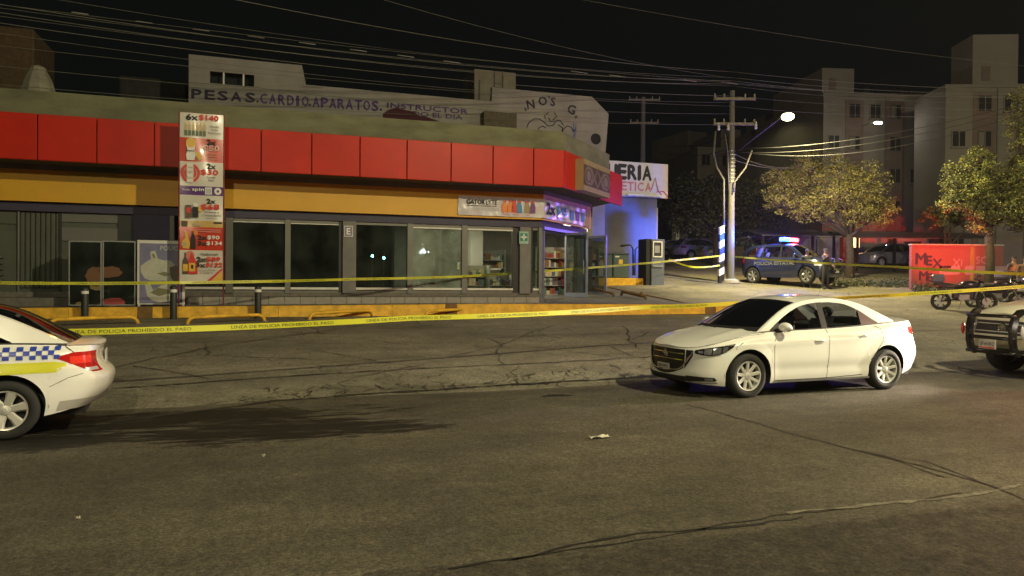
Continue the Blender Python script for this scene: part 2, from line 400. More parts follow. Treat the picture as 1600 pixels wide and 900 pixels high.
# ================================================================ kerb and sidewalks
VK = 20.95
kb = VK+.16
def swz(u, v): return .845 + .015*clamp(u+14, 0, 20)*.4   # store sidewalk top
side = M()
def kerb_line(u):  # front line of the kerb
    if u < 7: return VK
    return VK - .17*(u-7)
KE = 13.9
side.grid(lambda a, b: ((lambda u: (u, kerb_line(u)+.15+(31.5-kerb_line(u))*b, max(swz(u, 0), g(u, kerb_line(u)+.15+(31.5-kerb_line(u))*b)+.10)))(-50+(KE-.15+50)*a)), 128, 20)
sw = side.top('sidewalk', K['paving'], kind='structure')
# yellow kerb stones
kerb = thing('kerb', 'long yellow painted kerb running along the store front to the corner', 'kerb', (0, VK, .6))
def kstone(u0, u1, mt, f=kerb_line, par=kerb):
    m = M(); n = 3
    for i in range(n):
        a = u0+(u1-u0)*i/n+.004*(i == 0); b = u0+(u1-u0)*(i+1)/n-.004*(i == n-1); va, vb = f(a), f(b)
        za, zb = max(swz(a, 0), g(a, va+.2)+.1)+.012, max(swz(b, 0), g(b, vb+.2)+.1)+.012
        vs = [(a, va, g(a, va)-.1), (b, vb, g(b, vb)-.1), (b, vb+.025, zb-.02), (a, va+.025, za-.02), (a, va+.05, za), (b, vb+.05, zb), (b, vb+.17, zb), (a, va+.17, za), (a, va+.17, za-.3), (b, vb+.17, zb-.3)]
        m.add(vs, [(0, 1, 2, 3), (3, 2, 5, 4), (4, 5, 6, 7), (7, 6, 9, 8)])
    m.add([vs[k] for k in (1, 2, 5, 6, 9)], [(0, 1, 2, 3, 4)])
    return m.part(par, 'kerb_stone', mt)
u = -22.
rk = random.Random(5)
while u < 13.6:
    w = 1.55; d = kstone(u, min(u+w, KE), K['yellowpaint']); u += w
    if rk.random() < .16: d = kstone(u, u+.35, K['yellowdirty']); u += .35
# end of the kerb wraps back beside the side street
m = M()
for i in range(9):
    v0 = kerb_line(KE)+i*1.2; v1 = v0+1.19; z0 = max(.9, g(KE, v0)+.11); z1 = max(.9, g(KE, v1)+.11)
    vs = [(KE, v0, z0-.35), (KE, v1, z1-.35), (KE-.03, v1, z1+.012), (KE-.03, v0, z0+.012), (KE-.2, v0, z0+.012), (KE-.2, v1, z1+.012)]
    M().add(vs, [(0, 1, 2, 3), (3, 2, 5, 4)]).part(kerb, 'kerb_stone', K['yellowpaint'] if i > 6 or i < 1 else K['yellowdirty'])
# ================================================================ bollards and wheel stops
def bollard(px, top, bot, lab):
    p = pv(px, bot, VK-.28); z = g(p.x, p.y); h = pv(px, top, VK-.28).z - z; r = .085
    t = thing('bollard', lab, 'bollard', (p.x, p.y, z), group='black bollards in front of the store')
    M().lathe([(r, -.05), (r, h-.13), (r*.98, h-.125)], (p.x, p.y, z), 20).part(t, 'post', K['darkmetal'], 40)
    M().lathe([(r*1.015, h-.16), (r*1.015, h-.085)], (p.x, p.y, z), 20).part(t, 'reflective_band', K['white'], 40)
    M().lathe([(r, h-.09), (r, h-.03), (r*.8, h-.005), (r*.4, h+.008), (0, h+.01)], (p.x, p.y, z), 20).part(t, 'cap', K['darkmetal'], 40)
bollard(132.5, 449, 498, 'black bollard with white band in front of the dark display case')
bollard(271, 447, 498, 'black bollard with white band at the left foot of the price banner')
bollard(403, 447, 496, 'black bollard with white band right of the price banner')
def hoop(x0, y0, x1, y1, lab, r=.045, ky='yellowpaint', lean=0):
    a = pg(x0, y0); b = pg(x1, y1); za, zb = g(a.x, a.y), g(b.x, b.y); H = .17
    t = thing('wheel_stop', lab, 'wheel stop', (a.x, a.y, za), group='yellow pipe wheel stops along the kerb')
    d = (b-a); d.z = 0; L_ = d.length; d.normalize(); pts = []
    for q, h in ((0, -.05), (.02, .06), (.07, H-.04), (.16, H), (L_/2, H+.005), (L_-.16, H), (L_-.07, H-.04), (L_-.02, .06), (L_, -.05)):
        pts.append((a.x+d.x*q, a.y+d.y*q+lean*max(h, 0), za+(zb-za)*q/L_+h))
    M().tube(pts, r, 10).part(t, 'pipe', K[ky], True)
    for e, zz in ((a, za), (b, zb)): M().lathe([(r*2, 0), (r*2, .012), (r, .014)], (e.x, e.y, zz), 12).part(t, 'foot_plate', K['metal'])
hoop(76, 511, 216, 506, 'yellow pipe wheel stop beside the white patrol car')
hoop(292, 507, 414, 502, 'yellow pipe wheel stop below the price banner and the black bollard')
hoop(483, 500, 583, 494, 'yellow pipe wheel stop below the window with green reflections')
hoop(664, 496, 748, 491, 'yellow pipe wheel stop second from the store corner')
hoop(852, 492, 915, 488, 'yellow pipe wheel stop nearest the open store door')
def broken(x0, y0, x1, y1, lab, sd):
    a = pg(x0, y0, .12); b = pg(x1, y1, .12)
    t = thing('wheel_stop', lab, 'wheel stop', (a.x, a.y, a.z))
    d = b-a
    M().tube([a+Vector((0, 0, .0)), a+Vector((.02, 0, .13)), a+d*.1+Vector((0, 0, .15)), a+d*.9+Vector((0, 0, .10)), b+Vector((0, 0, .09)), b], .05, 10).part(t, 'pipe', K['yellowdirty'], True)
    if sd: M().tube([b-d*.2+Vector((0, 0, .1)), b-d*.1+Vector((0, .1, .26))], .045, 10).part(t, 'bent_leg', K['yellowdirty'], True)
broken(925, 456, 959, 463, 'rusty brown wheel stop lying on the paving beside the open door', 0)
broken(971, 462, 1009, 468, 'broken rusty wheel stop with a bent leg on the paving', 1)
# ================================================================ convenience store
K['redpanel'] = mat('red_fascia_panel', (.50, .020, .008), .42, var=.16, vs=.9, spec=.2, bump=.10, bs=2.2)
K['parapet'] = mat('stained_parapet_render', (.16, .165, .10), .92, var=.35, vs=1.5, bump=.4, bs=12, stretch=(.6, .6, 1.6))
K['soffit'] = mat('grey_soffit', (.08, .08, .085), .8)
K['lintel'] = mat('grey_green_lintel', (.16, .165, .14), .8, var=.2)
K['yband'] = mat('yellow_wall_band', (.68, .37, .02), .5, var=.08, vs=1.5, bump=.05, bs=4)
K['navy'] = mat('navy_wall_band', (.045, .042, .085), .6, var=.15)
K['frame'] = mat('grey_window_frame', (.17, .175, .16), .5, .1, var=.1)
K['pilaster'] = mat('grey_wall_render', (.20, .20, .19), .8, var=.2, bump=.2)
K['sill'] = mat('white_window_sill', (.72, .72, .68), .5)
K['plinth'] = mat('speckled_plinth_concrete', (.17, .16, .14), .85, var=.3, vs=8, bump=.3)
K['tile'] = mat('pale_step_tile', (.30, .29, .26), .5, var=.2, vs=5)
K['pane'] = glassmat('store_window_pane', (.50, .55, .52), 1.5, .006, film=.09)
K['pane_clear'] = glassmat('clear_window_pane', (.88, .9, .86), 1.2, .006, film=.04)
K['pane_dirty'] = glassmat('dusty_window_pane', (.75, .78, .74), 1.5, .03, film=.55, filmcol=(.34, .42, .36))
K['greenwall'] = mat('dark_green_grey_shutter', (.085, .095, .075), .6, var=.2, vs=2, bump=.1)
K['indoor_wall'] = mat('indoor_wall', (.30, .30, .26), .8); K['indoor_floor'] = mat('indoor_floor_tile', (.25, .24, .22), .3)
VF, VW, VB = 22.2, 23.65, 23.42
zR1 = pv(300, 194.5, VF).z; zR0 = pv(300, 262.5, VF).z; zP = pv(300, 160.5, VF+.15).z
uC = pv(882, 240, VF).x; uW = pv(845, 400, VW).x; uB = pv(845, 400, VB).x
ZFL = pv(866, 466, VW+.6).z
store = thing('convenience_store', 'low corner shop with red fascia over a yellow band, dark windows and open corner door', 'store', (uW, VW, ZFL))
r2 = math.sqrt(.5)
def chp(u0, v0, t, z, out=0): return (u0+t*r2+out*r2, v0+t*r2-out*r2, z)    # point along the 45 degree corner face
def pch(px, py, u0, v0, out=0):
    d = ray(px, py); n = Vector((r2, -r2, 0)); p0 = Vector((u0, v0, 0))+n*out; k = (p0-E0).dot(n)/d.dot(n); p = E0+d*k
    return p, (p-Vector((u0, v0, 0))).dot(Vector((r2, r2, 0)))
UL = -26.
# roof slab and parapet
tch = pch(955, 240, uC, VF)[1]
m = M()
pts = [(UL, VF+.15), (uC+.0, VF+.15), chp(uC, VF+.15, tch, 0)[:2], (chp(uC, VF+.15, tch, 0)[0], 30.5), (UL, 30.5)]
m.prism([(a, b, zR1-.25) for a, b in pts], (0, 0, zP-zR1+.25), m=0); m.part(store, 'parapet', K['parapet'])
m = M(); pts2 = [(UL, VF+.10), (uC, VF+.10), chp(uC, VF+.10, tch+.5, 0)[:2], (chp(uC, VF, tch+.5, 0)[0], 30.4), (UL, 30.4)]
m.prism([(a, b, zR0+.04) for a, b in pts2], (0, 0, zR1-zR0-.32)); m.part(store, 'canopy_slab', K['soffit'])
# red fascia panels
seams = [-300, -190, -120, -40, 58, 151, 241, 325, 408, 487, 562.5, 636, 705, 770.5, 834, 882]
us = [pv(x, 240, VF).x for x in seams]
for a, b in zip(us, us[1:]):
    M().bbox(a+.012, b-.012, VF, VF+.09, zR0, zR1, .012).part(store, 'fascia_panel', K['redpanel'])
def chbox(m, u0, v0, t0, t1, z0, z1, o0, o1, mi=None):
    vs = [chp(u0, v0, t, z, o) for z in (z0, z1) for o in (o1, o0) for t in (t0, t1)]
    return m.add(vs, [(0, 2, 3, 1), (4, 5, 7, 6), (0, 1, 5, 4), (2, 6, 7, 3), (0, 4, 6, 2), (1, 3, 7, 5)], mi)
t1 = pch(910, 270, uC, VF)[1]; t2 = pch(912, 270, uC, VF, .3)[1]; t3 = pch(953, 280, uC, VF, .3)[1]; t4 = pch(972, 290, uC, VF)[1]
chbox(M(), uC, VF, .01, t1, zR0, zR1, 0, -.09).part(store, 'fascia_panel', K['redpanel'])
chbox(M(), uC, VF, t3-.25, t4, zR0-.02, zR1-.02, .0, -.09).part(store, 'fascia_panel', K['redpanel'])
chbox(M(), uC, VF, t1, t3, zR0+.02, zR1-.02, -.05, -.12).part(store, 'fascia_back', K['darkmetal'])
# corner sign box: cream frame, brown face, letter rings (unlit)
K['signcream'] = mat('cream_sign_acrylic', (.32, .25, .13), .35, var=.1); K['signbrown'] = mat('brown_sign_acrylic', (.085, .045, .04), .3)
K['signgrey'] = mat('unlit_sign_letter', (.22, .19, .16), .4)
zs1 = pch(932, 256, uC, VF, .3)[0].z; zs0 = pch(932, 303, uC, VF, .3)[0].z
sign = thing('corner_sign', 'unlit OXXO box sign with cream border on the shop corner', 'sign', (uC+2, VF+2, zs0))
chbox(M(), uC, VF, t2, t3, zs0, zs1, .30, -.04).part(sign, 'sign_box', K['signcream'])
hh = zs1-zs0; ww = t3-t2
chbox(M(), uC, VF, t2+.0, t3, zs0+hh*.17, zs1-hh*.17, .306, .30).part(sign, 'sign_face', K['signbrown'])
R_ = Vector((r2, r2, 0)); cz = (zs0+zs1)/2
def chv(t, z, o): return Vector(chp(uC, VF, t, z, o))
def ring(tc, rx, ry, wd):
    m = M(); n = 28; vs = []
    for i in range(n):
        a = 2*PI*i/n
        for k in (1, 1-wd): vs.append(chv(t2+ww*tc+rx*k*math.cos(a), cz+ry*k*math.sin(a), .31))
    m.add(vs, [(2*i, 2*i+1, (2*i+3) % (2*n), (2*i+2) % (2*n)) for i in range(n)]); return m
for tc in (.17, .83): ring(tc, ww*.145, hh*.29, .22).part(sign, 'letter', K['signgrey']); ring(tc, ww*.075, hh*.17, 1).part(sign, 'letter_centre', K['signgrey'])
for tc in (.38, .62):
    for sg in (-1, 1):
        m = M(); a = chv(t2+ww*(tc-.12*sg), cz-hh*.29, .3105+.0003*sg); b = chv(t2+ww*(tc+.12*sg), cz+hh*.29, .3105+.0003*sg); w = R_*ww*.018
        m.poly([a-w, a+w, b+w, b-w]).part(sign, 'letter_stroke', K['signgrey'])
# wall under the canopy
zl1 = zR0+.04; zl0 = pv(300, 277, VB).z; zy0 = pv(430, 319.5, VB).z if False else pv(300, 323.5, VB).z; zn0 = pv(300, 338, VW).z
def wallrun(m, v, z0, z1, th=.12, u0=UL, ext=.0, tlen=None):
    t_ = tlen if tlen else 6.
    m.box(u0, uW, v, v+th, z0, z1)
    return m
wallrun(M(), VB-.02, zl0, zl1).part(store, 'lintel_beam', K['lintel'])
wallrun(M(), VB+.0, zy0, zl0).part(store, 'yellow_band', K['yband'])
wallrun(M(), VW-.06, zn0, zy0).part(store, 'navy_band', K['navy'])
chl = pch(921, 335, uW, VB)[1]+.15
chbox(M(), uW, VB, -.0, chl, zl0, zl1, .02, -.12).part(store, 'lintel_beam', K['lintel'])
chbox(M(), uW, VB, -.0, chl, zy0, zl0, .0, -.12).part(store, 'yellow_band', K['yband'])
chbox(M(), uW, VW, -.0, chl-.1, zn0-.15, zy0, -.02, -.14).part(store, 'navy_band', K['navy'])
zw1 = zn0; zw0 = pv(500, 457, VW).z; zsill = pv(500, 449, VW-.04).z
# plinth under the windows, platform in front
uPl = pv(290, 460, VW-1.15).x; zpl = pv(600, 455.5, VW).z
m = M(); m.box(UL, uW, VW-.02, VW+.2, .5, zw0+.0); m.part(store, 'wall_base', K['plinth'])
uE = pv(855, 465, VW-1.0).x
plat_v = VW-1.05; zpt = pv(600, 464.5, plat_v).z; zpb = .86
m = M(); m.prism([(UL, plat_v+.02, zpb-.3), (uE-.3, plat_v+.02, zpb-.3), (uE, plat_v+.30, zpb-.3), (uE, VW, zpb-.3), (UL, VW, zpb-.3)], (0, 0, zpt-zpb+.3-.02)); m.part(store, 'platform', K['plinth'])
# tiles on the step face and the sloping top
nt = 24; x0 = pv(290, 470, plat_v).x
for i in range(nt):
    a = x0+(uE-.3-x0)*i/nt; b = x0+(uE-.3-x0)*(i+1)/nt
    M().bbox(a+.006, b-.006, plat_v, plat_v+.03, zpb-.02, zpt+.004, .006).part(store, 'step_tile', K['tile'])
for i in range(nt):
    a = x0+(uE-.3-x0)*i/nt; b = x0+(uE-.3-x0)*(i+1)/nt
    M().bbox(a+.005, b-.005, plat_v+.035, VW-.03, zpt-.02, zpt+.006, .005).part(store, 'platform_slab', K['plinth'])
# interior floor and back
UB = uW+4.0
cx1, cy1, _ = chp(uW, VW, chl, 0)
m = M(); m.prism([(UL, VW+.1, ZFL-.15), (uW, VW+.1, ZFL-.15), (cx1, cy1, ZFL-.15), (cx1, 30.3, ZFL-.15), (UL, 30.3, ZFL-.15)], (0, 0, .15)); m.part(store, 'shop_floor', K['indoor_floor'])
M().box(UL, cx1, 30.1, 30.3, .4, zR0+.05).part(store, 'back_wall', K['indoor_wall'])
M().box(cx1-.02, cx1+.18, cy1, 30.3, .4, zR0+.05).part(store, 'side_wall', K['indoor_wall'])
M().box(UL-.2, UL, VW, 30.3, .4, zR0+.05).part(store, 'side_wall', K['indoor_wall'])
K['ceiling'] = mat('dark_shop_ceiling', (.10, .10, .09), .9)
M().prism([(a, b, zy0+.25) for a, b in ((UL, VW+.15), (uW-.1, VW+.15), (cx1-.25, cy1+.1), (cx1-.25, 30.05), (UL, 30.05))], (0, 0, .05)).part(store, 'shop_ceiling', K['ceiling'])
uPart = pv(640, 400, VW+.5).x-.3
M().box(uPart, uPart+.1, VW+2.3, 30.1, ZFL, zy0+.25).part(store, 'partition_wall', K['indoor_wall'])
uPart0 = pv(285, 400, VW).x
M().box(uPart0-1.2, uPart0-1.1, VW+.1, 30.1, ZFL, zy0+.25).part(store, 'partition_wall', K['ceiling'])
# windows from the price banner to the corner
def up(px, V=VW): return pv(px, 400, V).x
def window(pa, pb, dirty=False, topw=0, ztop=None, clear=False):
    a, b = up(pa), up(pb); zt = (ztop or zw1); fw = .05
    M().box(a, b, VW+.04, VW+.05, zsill, zt).part(store, 'window_pane', K['pane_dirty' if dirty else 'pane_clear' if clear else 'pane'])
    M().bbox(a, b, VW-.07, VW+.06, zsill-.075, zsill, .008).part(store, 'window_sill', K['sill'])
    M().bbox(a, b, VW-.0, VW+.03, zw0-.02, zsill-.08, .004).part(store, 'spandrel', K['frame'])
    if topw: M().bbox(a, b, VW-.012, VW+.03, zt-.10-topw, zt-.10, .004).part(store, 'top_rail', K['sill'])
    M().bbox(a, b, VW+.0, VW+.05, zt-.095, zt, .004).part(store, 'head_rail', K['frame'])
def mull(pa, pb, V0=-.05, mt='frame', name='mullion', z0=None, z1=None):
    M().bbox(up(pa), up(pb), VW+V0, VW+.12, z0 or zw0-.03, z1 or zw1, .008).part(store, name, K[mt])
window(278, 352, topw=.02); window(364, 445, topw=.03); window(454, 529, topw=.03); window(556, 636); window(645, 721, True, topw=.05); window(730, 801, topw=.05, clear=True)
mull(265, 272, name='mullion'); mull(352, 364); mull(445, 454); mull(529, 537, .02, 'darkmetal'); mull(535, 556, -.09, 'pilaster', 'pilaster'); mull(636, 645); mull(721, 730); mull(801, 811, .03, 'darkmetal'); mull(811, 828, -.09, 'pilaster', 'pilaster')
mull(828, 832, -.0, 'darkmetal'); mull(841, 846, -.06, 'frame')
window(832, 841)
# E sign and green safety symbol
K['signplate'] = mat('white_sign_plate', (.60, .58, .66), .5); K['safegreen'] = mat('safety_green', (.02, .22, .15), .5); K['signgreen'] = mat('pale_green_sign', (.30, .50, .44), .5)
def plate(px0, px1, py0, py1, V, mt): a = pv(px0, py1, V); b = pv(px1, py0, V); return a, b
a, b = plate(537.5, 551.5, 353, 370, VW-.1, 0)
es = thing('letter_sign', 'small square white E sign on the grey pillar between the windows', 'sign', (a.x, VW-.1, a.z))
M().bbox(a.x, b.x, VW-.12, VW-.095, a.z, b.z, .004).part(es, 'plate', K['signplate'])
M().box(a.x+.03, b.x-.03, VW-.123, VW-.1205, a.z+.03, b.z-.03).part(es, 'panel', mat('sign_grey_violet', (.20, .18, .24), .5))
M().text('E', ((a.x+b.x)/2, VW-.123, (a.z+b.z)/2), (b.z-a.z)*.55, bold=.02).part(es, 'lettering', K['white'])
a, b = plate(811, 825.5, 362, 381, VW-.1, 0)
es = thing('safety_sign', 'green and white assembly point sign on the grey pillar by the corner door', 'sign', (a.x, VW-.1, a.z))
M().bbox(a.x, b.x, VW-.12, VW-.095, a.z, b.z, .004).part(es, 'plate', K['signgreen'])
cxm, czm, hw = (a.x+b.x)/2, (a.z+b.z)/2+.02, (b.x-a.x)*.40
M().box(cxm-hw, cxm+hw, VW-.123, VW-.1205, czm-hw, czm+hw).part(es, 'panel', K['safegreen'])
m = M()
for q in range(4):
    dx, dz = ((1, 0), (0, 1), (-1, 0), (0, -1))[q]; px_, pz_ = -dz, dx; y = VW-.1255
    m.poly([(cxm+dx*.02*hw, y, czm+dz*.02*hw), (cxm+dx*.5*hw+px_*.35*hw, y, czm+dz*.5*hw+pz_*.35*hw), (cxm+dx*.5*hw-px_*.35*hw, y, czm+dz*.5*hw-pz_*.35*hw)])
    m.poly([(cxm+dx*.45*hw+px_*.12*hw, y, czm+dz*.45*hw+pz_*.12*hw), (cxm+dx*.9*hw+px_*.12*hw, y, czm+dz*.9*hw+pz_*.12*hw), (cxm+dx*.9*hw-px_*.12*hw, y, czm+dz*.9*hw-pz_*.12*hw), (cxm+dx*.45*hw-px_*.12*hw, y, czm+dz*.45*hw-pz_*.12*hw)])
m.part(es, 'arrows', K['white'])
# left part: big dark glazed bay with ribbed door behind, navy pillar
zlow = pv(60, 484, VW).z
zbt = pv(60, 322, VW).z
def U(px): return pv(px, 400, VW).x
M().box(UL, U(183), VW+.10, VW+.16, .6, zbt).part(store, 'shutter_wall', K['greenwall'])
for k, (pa, pb) in enumerate(((30, 38), (38, 46), (46, 54), (54, 62), (62, 70), (70, 78), (78, 86), (86, 92))):
    M().bbox(U(pa)+.01, U(pb)-.01, VW+.03, VW+.10, pv(60, 450, VW).z, pv(60, 332, VW).z, .02).part(store, 'shutter_rib', K['greenwall'])
M().bbox(U(27), U(30), VW+.0, VW+.1, .7, pv(60, 330, VW).z, .01).part(store, 'door_frame', K['frame'])
M().bbox(U(92), U(95), VW+.0, VW+.1, .7, pv(60, 330, VW).z, .01).part(store, 'door_frame', K['darkmetal'])
M().bbox(U(27), U(95), VW+.0, VW+.1, pv(60, 328.5, VW).z, pv(60, 331, VW).z, .01).part(store, 'door_frame', K['darkmetal'])
M().bbox(U(30), U(93), VW-.0, VW+.1, pv(60, 464.5, VW).z, pv(60, 466.5, VW).z, .004).part(store, 'door_threshold', K['sill'])
for pa, pb, ya, yb in ((95, 184, 327, 349), (95, 184, 357, 378), (-60, 24, 330, 350), (-60, 24, 360, 470)):
    M().bbox(U(pa), U(pb), VW+.06, VW+.10, pv(pb, yb, VW).z, pv(pb, ya, VW).z, .01).part(store, 'shutter_panel', mat('grey_panel_%d' % pa, (.15, .15, .14) if pa > 0 else (.09, .1, .08), .7, var=.1))
M().bbox(U(183), U(208), VW+.05, VW+.2, .6, zbt, .01).part(store, 'recess_wall', K['darkmetal'])
M().bbox(U(208), U(268), VW-.04, VW+.16, .6, zbt, .01).part(store, 'navy_pillar', mat('navy_pillar_paint', (.05, .055, .12), .6))
M().box(UL, U(268), VW-.02, VW+.2, zbt-.0, zn0).part(store, 'navy_band', K['navy'])
for k in range(5):
    M().bbox(U(-30), U(4), VW-.01, VW+.03, pv(0, 400+k*9, VW).z, pv(0, 403+k*9, VW).z, .005).part(store, 'louvre', K['frame'])
# corner doors: two leaves standing open, shelves inside
K['blueframe'] = mat('aluminium_door_frame', (.30, .33, .42), .4, .5)
def doorleaf(pxh, pxe, vh, lab):
    hz0, hz1 = ZFL+.02, ZFL+2.35
    p = pv(pxh, 400, vh); e = pv(pxe, 400, vh-.05)
    return p, e
dp = Vector(chp(uW, VW, .25, 0)); dq = Vector(chp(uW, VW, 2.1, 0)); dr = Vector(chp(uW, VW, 3.95, 0))
for t in (.05, .25, 3.95, 4.15): chbox(M(), uW, VW, t-.04, t+.04, ZFL-.02, zn0-.1, .02, -.08).part(store, 'door_jamb', K['blueframe'])
chbox(M(), uW, VW, 4.15, chl, ZFL-.3, zn0-.1, .0, -.1).part(store, 'corner_wall', K['navy'])
chbox(M(), uW, VW, .25, 3.95, ZFL+2.4, ZFL+2.5, .02, -.08).part(store, 'door_head', K['blueframe'])
chbox(M(), uW, VW, .29, 3.91, ZFL+2.5, zn0-.1, -.02, -.03).part(store, 'transom_pane', K['pane'])
chbox(M(), uW, VW, -.3, chl, ZFL-.5, ZFL, .35, -.1).part(store, 'door_step', K['plinth'])
def leaf(hinge, ang, L_, lab):
    ca, sa = math.cos(ang), math.sin(ang); h0 = ZFL+.03; h1 = ZFL+2.38
    t = thing('door_leaf', '', 'door', (hinge.x, hinge.y, h0)); del t['label']; del t['category']; t.parent = store
    t.location = (hinge.x-OFF[store.name][0], hinge.y-OFF[store.name][1], h0-OFF[store.name][2]); t.rotation_euler = (0, 0, 0)
    OFF[t.name] = (hinge.x, hinge.y, h0)
    if lab: t['label'] = lab
    def pc(m, a, b, z0, z1, w=.025):
        vs = [(hinge.x+ca*x-sa*y, hinge.y+sa*x+ca*y, z) for z in (z0, z1) for y in (-w, w) for x in (a, b)]
        return m.add(vs, [(0, 2, 3, 1), (4, 5, 7, 6), (0, 1, 5, 4), (2, 6, 7, 3), (0, 4, 6, 2), (1, 3, 7, 5)])
    m = M(); pc(m, 0, .07, h0, h1); pc(m, L_-.07, L_, h0, h1); pc(m, .072, L_-.072, h0, h0+.16); pc(m, .072, L_-.072, h1-.08, h1)
    m.part(t, 'leaf_frame', K['blueframe']); pc(M(), .07, L_-.07, h0+.16, h1-.08, .004).part(t, 'leaf_pane', K['pane'])
    m = M(); x = L_-.12
    for sy in (-.07, .07): m.tube([(hinge.x+ca*x-sa*sy, hinge.y+sa*x+ca*sy, z) for z in (h0+.85, h0+1.35)], .014, 8)
    m.part(t, 'pull_handle', K['chrome'])
leaf(dq+Vector((.04, 0, 0)), math.radians(-62), 1.05, None)
leaf(dr, math.radians(-50), 1.05, None)
# shelves with goods behind the doorway and windows
shelfm = mat('shelf_metal', (.35, .35, .32), .5)
goods = [mat('goods_%s' % n, c, .45, var=.1) for n, c in (('red', (.32, .05, .04)), ('yellow', (.5, .4, .12)), ('white', (.6, .6, .52)), ('green', (.10, .22, .16)), ('blue', (.10, .13, .25)), ('brown', (.25, .12, .06)), ('cream', (.6, .52, .36)))]
def shelf(c, w, h, rot, lab, n=5, seed=0, dense=1., grp='product shelves inside the store'):
    t = thing('product_shelf', lab, 'shelf', c, group=None)
    r = random.Random(seed); ca, sa = math.cos(rot), math.sin(rot)
    def q(x, y, z): return (c[0]+ca*x-sa*y, c[1]+sa*x+ca*y, c[2]+z)
    def bx(m, x0, x1, y0, y1, z0, z1, mi=None):
        vs = [q(x, y, z) for z in (z0, z1) for y in (y0, y1) for x in (x0, x1)]
        return m.add(vs, [(0, 2, 3, 1), (4, 5, 7, 6), (0, 1, 5, 4), (2, 6, 7, 3), (0, 4, 6, 2), (1, 3, 7, 5)], mi)
    m = M(); bx(m, 0, .03, 0, .45, 0, h); bx(m, w-.03, w, 0, .45, 0, h); m.part(t, 'upright', shelfm)
    bx(M(), .03, w-.03, .42, .44, 0, h).part(t, 'back_panel', shelfm)
    for k in range(n):
        z = .12+k*(h-.2)/n; bx(M(), .031, w-.031, 0, .419, z-.03, z).part(t, 'shelf_board', shelfm)
        x = .06
        while x < w-.16:
            bw = r.uniform(.07, .15); bh = r.uniform(.12, (h-.2)/n-.06)
            if r.random() < dense: bx(M(), x, x+bw, .02, .3, z+.001, z+bh).part(t, 'product_box', goods[r.randrange(7)])
            x += bw+.012
    return t
shelf((uW+.75, VW+1.9, ZFL), 1.5, 1.9, .15, 'product shelf seen through the open doorway, nearest the left door jamb', seed=1)
shelf((uW+2.9, VW+4.2, ZFL), 1.6, 2.0, .3, 'product shelf seen through the right half of the open doorway', seed=2)
shelf((up(735)+.1, VW+1.3, ZFL), 1.0, 1.15, 0, 'low white shelf of boxes behind the last window before the corner', n=3, seed=3)
shelf((up(772)+.1, VW+.9, ZFL), .9, .85, 0, 'short shelf of cream and yellow boxes behind the last window', n=2, seed=4)
shelf((up(757), 29.3, ZFL), 2.6, 1.9, 0, 'tall shelf against the back wall seen through the last window', seed=6)
shelf((up(655)+.6, VW+2.6, ZFL), 1.6, 1.3, 0, 'shelf standing behind the dusty window with the bright reflection', seed=7)
# counter and coffee machine like shapes behind the window
ct = thing('shop_counter', 'white topped counter standing behind the last shop window', 'counter', (up(750), VW+2.6, ZFL))
M().bbox(up(745), up(815), VW+2.4, VW+3.1, ZFL, ZFL+1.0, .02).part(ct, 'cabinet', K['indoor_wall']); M().bbox(up(744), up(816), VW+2.35, VW+3.15, ZFL+1.0, ZFL+1.05, .01).part(ct, 'counter_top', K['sill'])
pl = thing('cardboard_sign', 'big white round topped sign leaning inside the dusty window', 'sign', (up(702), VW+.35, ZFL))
m = M(); cxs = up(701); rr_ = .38; pts = [(cxs-rr_, VW+.3, ZFL+.02), (cxs+rr_, VW+.3, ZFL+.02)]+[(cxs+rr_*math.cos(a), VW+.3+.02, zsill+.75+.55*math.sin(a)) for a in np.linspace(0, PI, 14)]
m.prism(pts, (0, .02, 0)).part(pl, 'board', K['sill'])
pl = thing('shop_pillar', 'square column inside behind the last window', 'column', (up(790), VW+1.8, ZFL))
M().bbox(up(785), up(785)+.5, VW+2.0+2, VW+2.5+2, ZFL, zy0+.24, .01).part(pl, 'shaft', K['indoor_wall'])
# ceiling strip lamps inside, lit
K['tube_on'] = mat('lit_ceiling_tube', (.9, .95, .8), .5, var=0, emit=5, ecol=(1, .93, .70))
def striplamp(u, v, L_, W_, lab, rot=0):
    t = thing('ceiling_lamp', lab, 'lamp', (u, v, zy0+.2), group='lit ceiling lamps inside the store')
    M().bbox(u-L_/2, u+L_/2, v-.09, v+.09, zy0+.16, zy0+.245, .01).part(t, 'housing', K['sill'])
    M().bbox(u-L_/2+.03, u+L_/2-.03, v-.06, v+.06, zy0+.13, zy0+.158, .008).part(t, 'diffuser', K['tube_on'])
    ld = bpy.data.lights.new('ceiling_lamp_light', 'AREA'); ld.shape = 'RECTANGLE'; ld.size = L_; ld.size_y = .12; ld.energy = W_; ld.color = (1, .92, .68)
    lo = bpy.data.objects.new('ceiling_lamp_light', ld); COL.objects.link(lo); lo.parent = t; lo.location = (0, 0, -.09)
striplamp(up(770), VW+2.2, 1.2, 110, 'lit ceiling lamp inside the store behind the last window')
striplamp(uW+2.6, VW+3.4, 1.2, 22, 'lit ceiling lamp inside the store above the corner doorway')
striplamp(up(705), VW+3.6, 1.2, 90, 'lit ceiling lamp inside the store behind the dusty window')
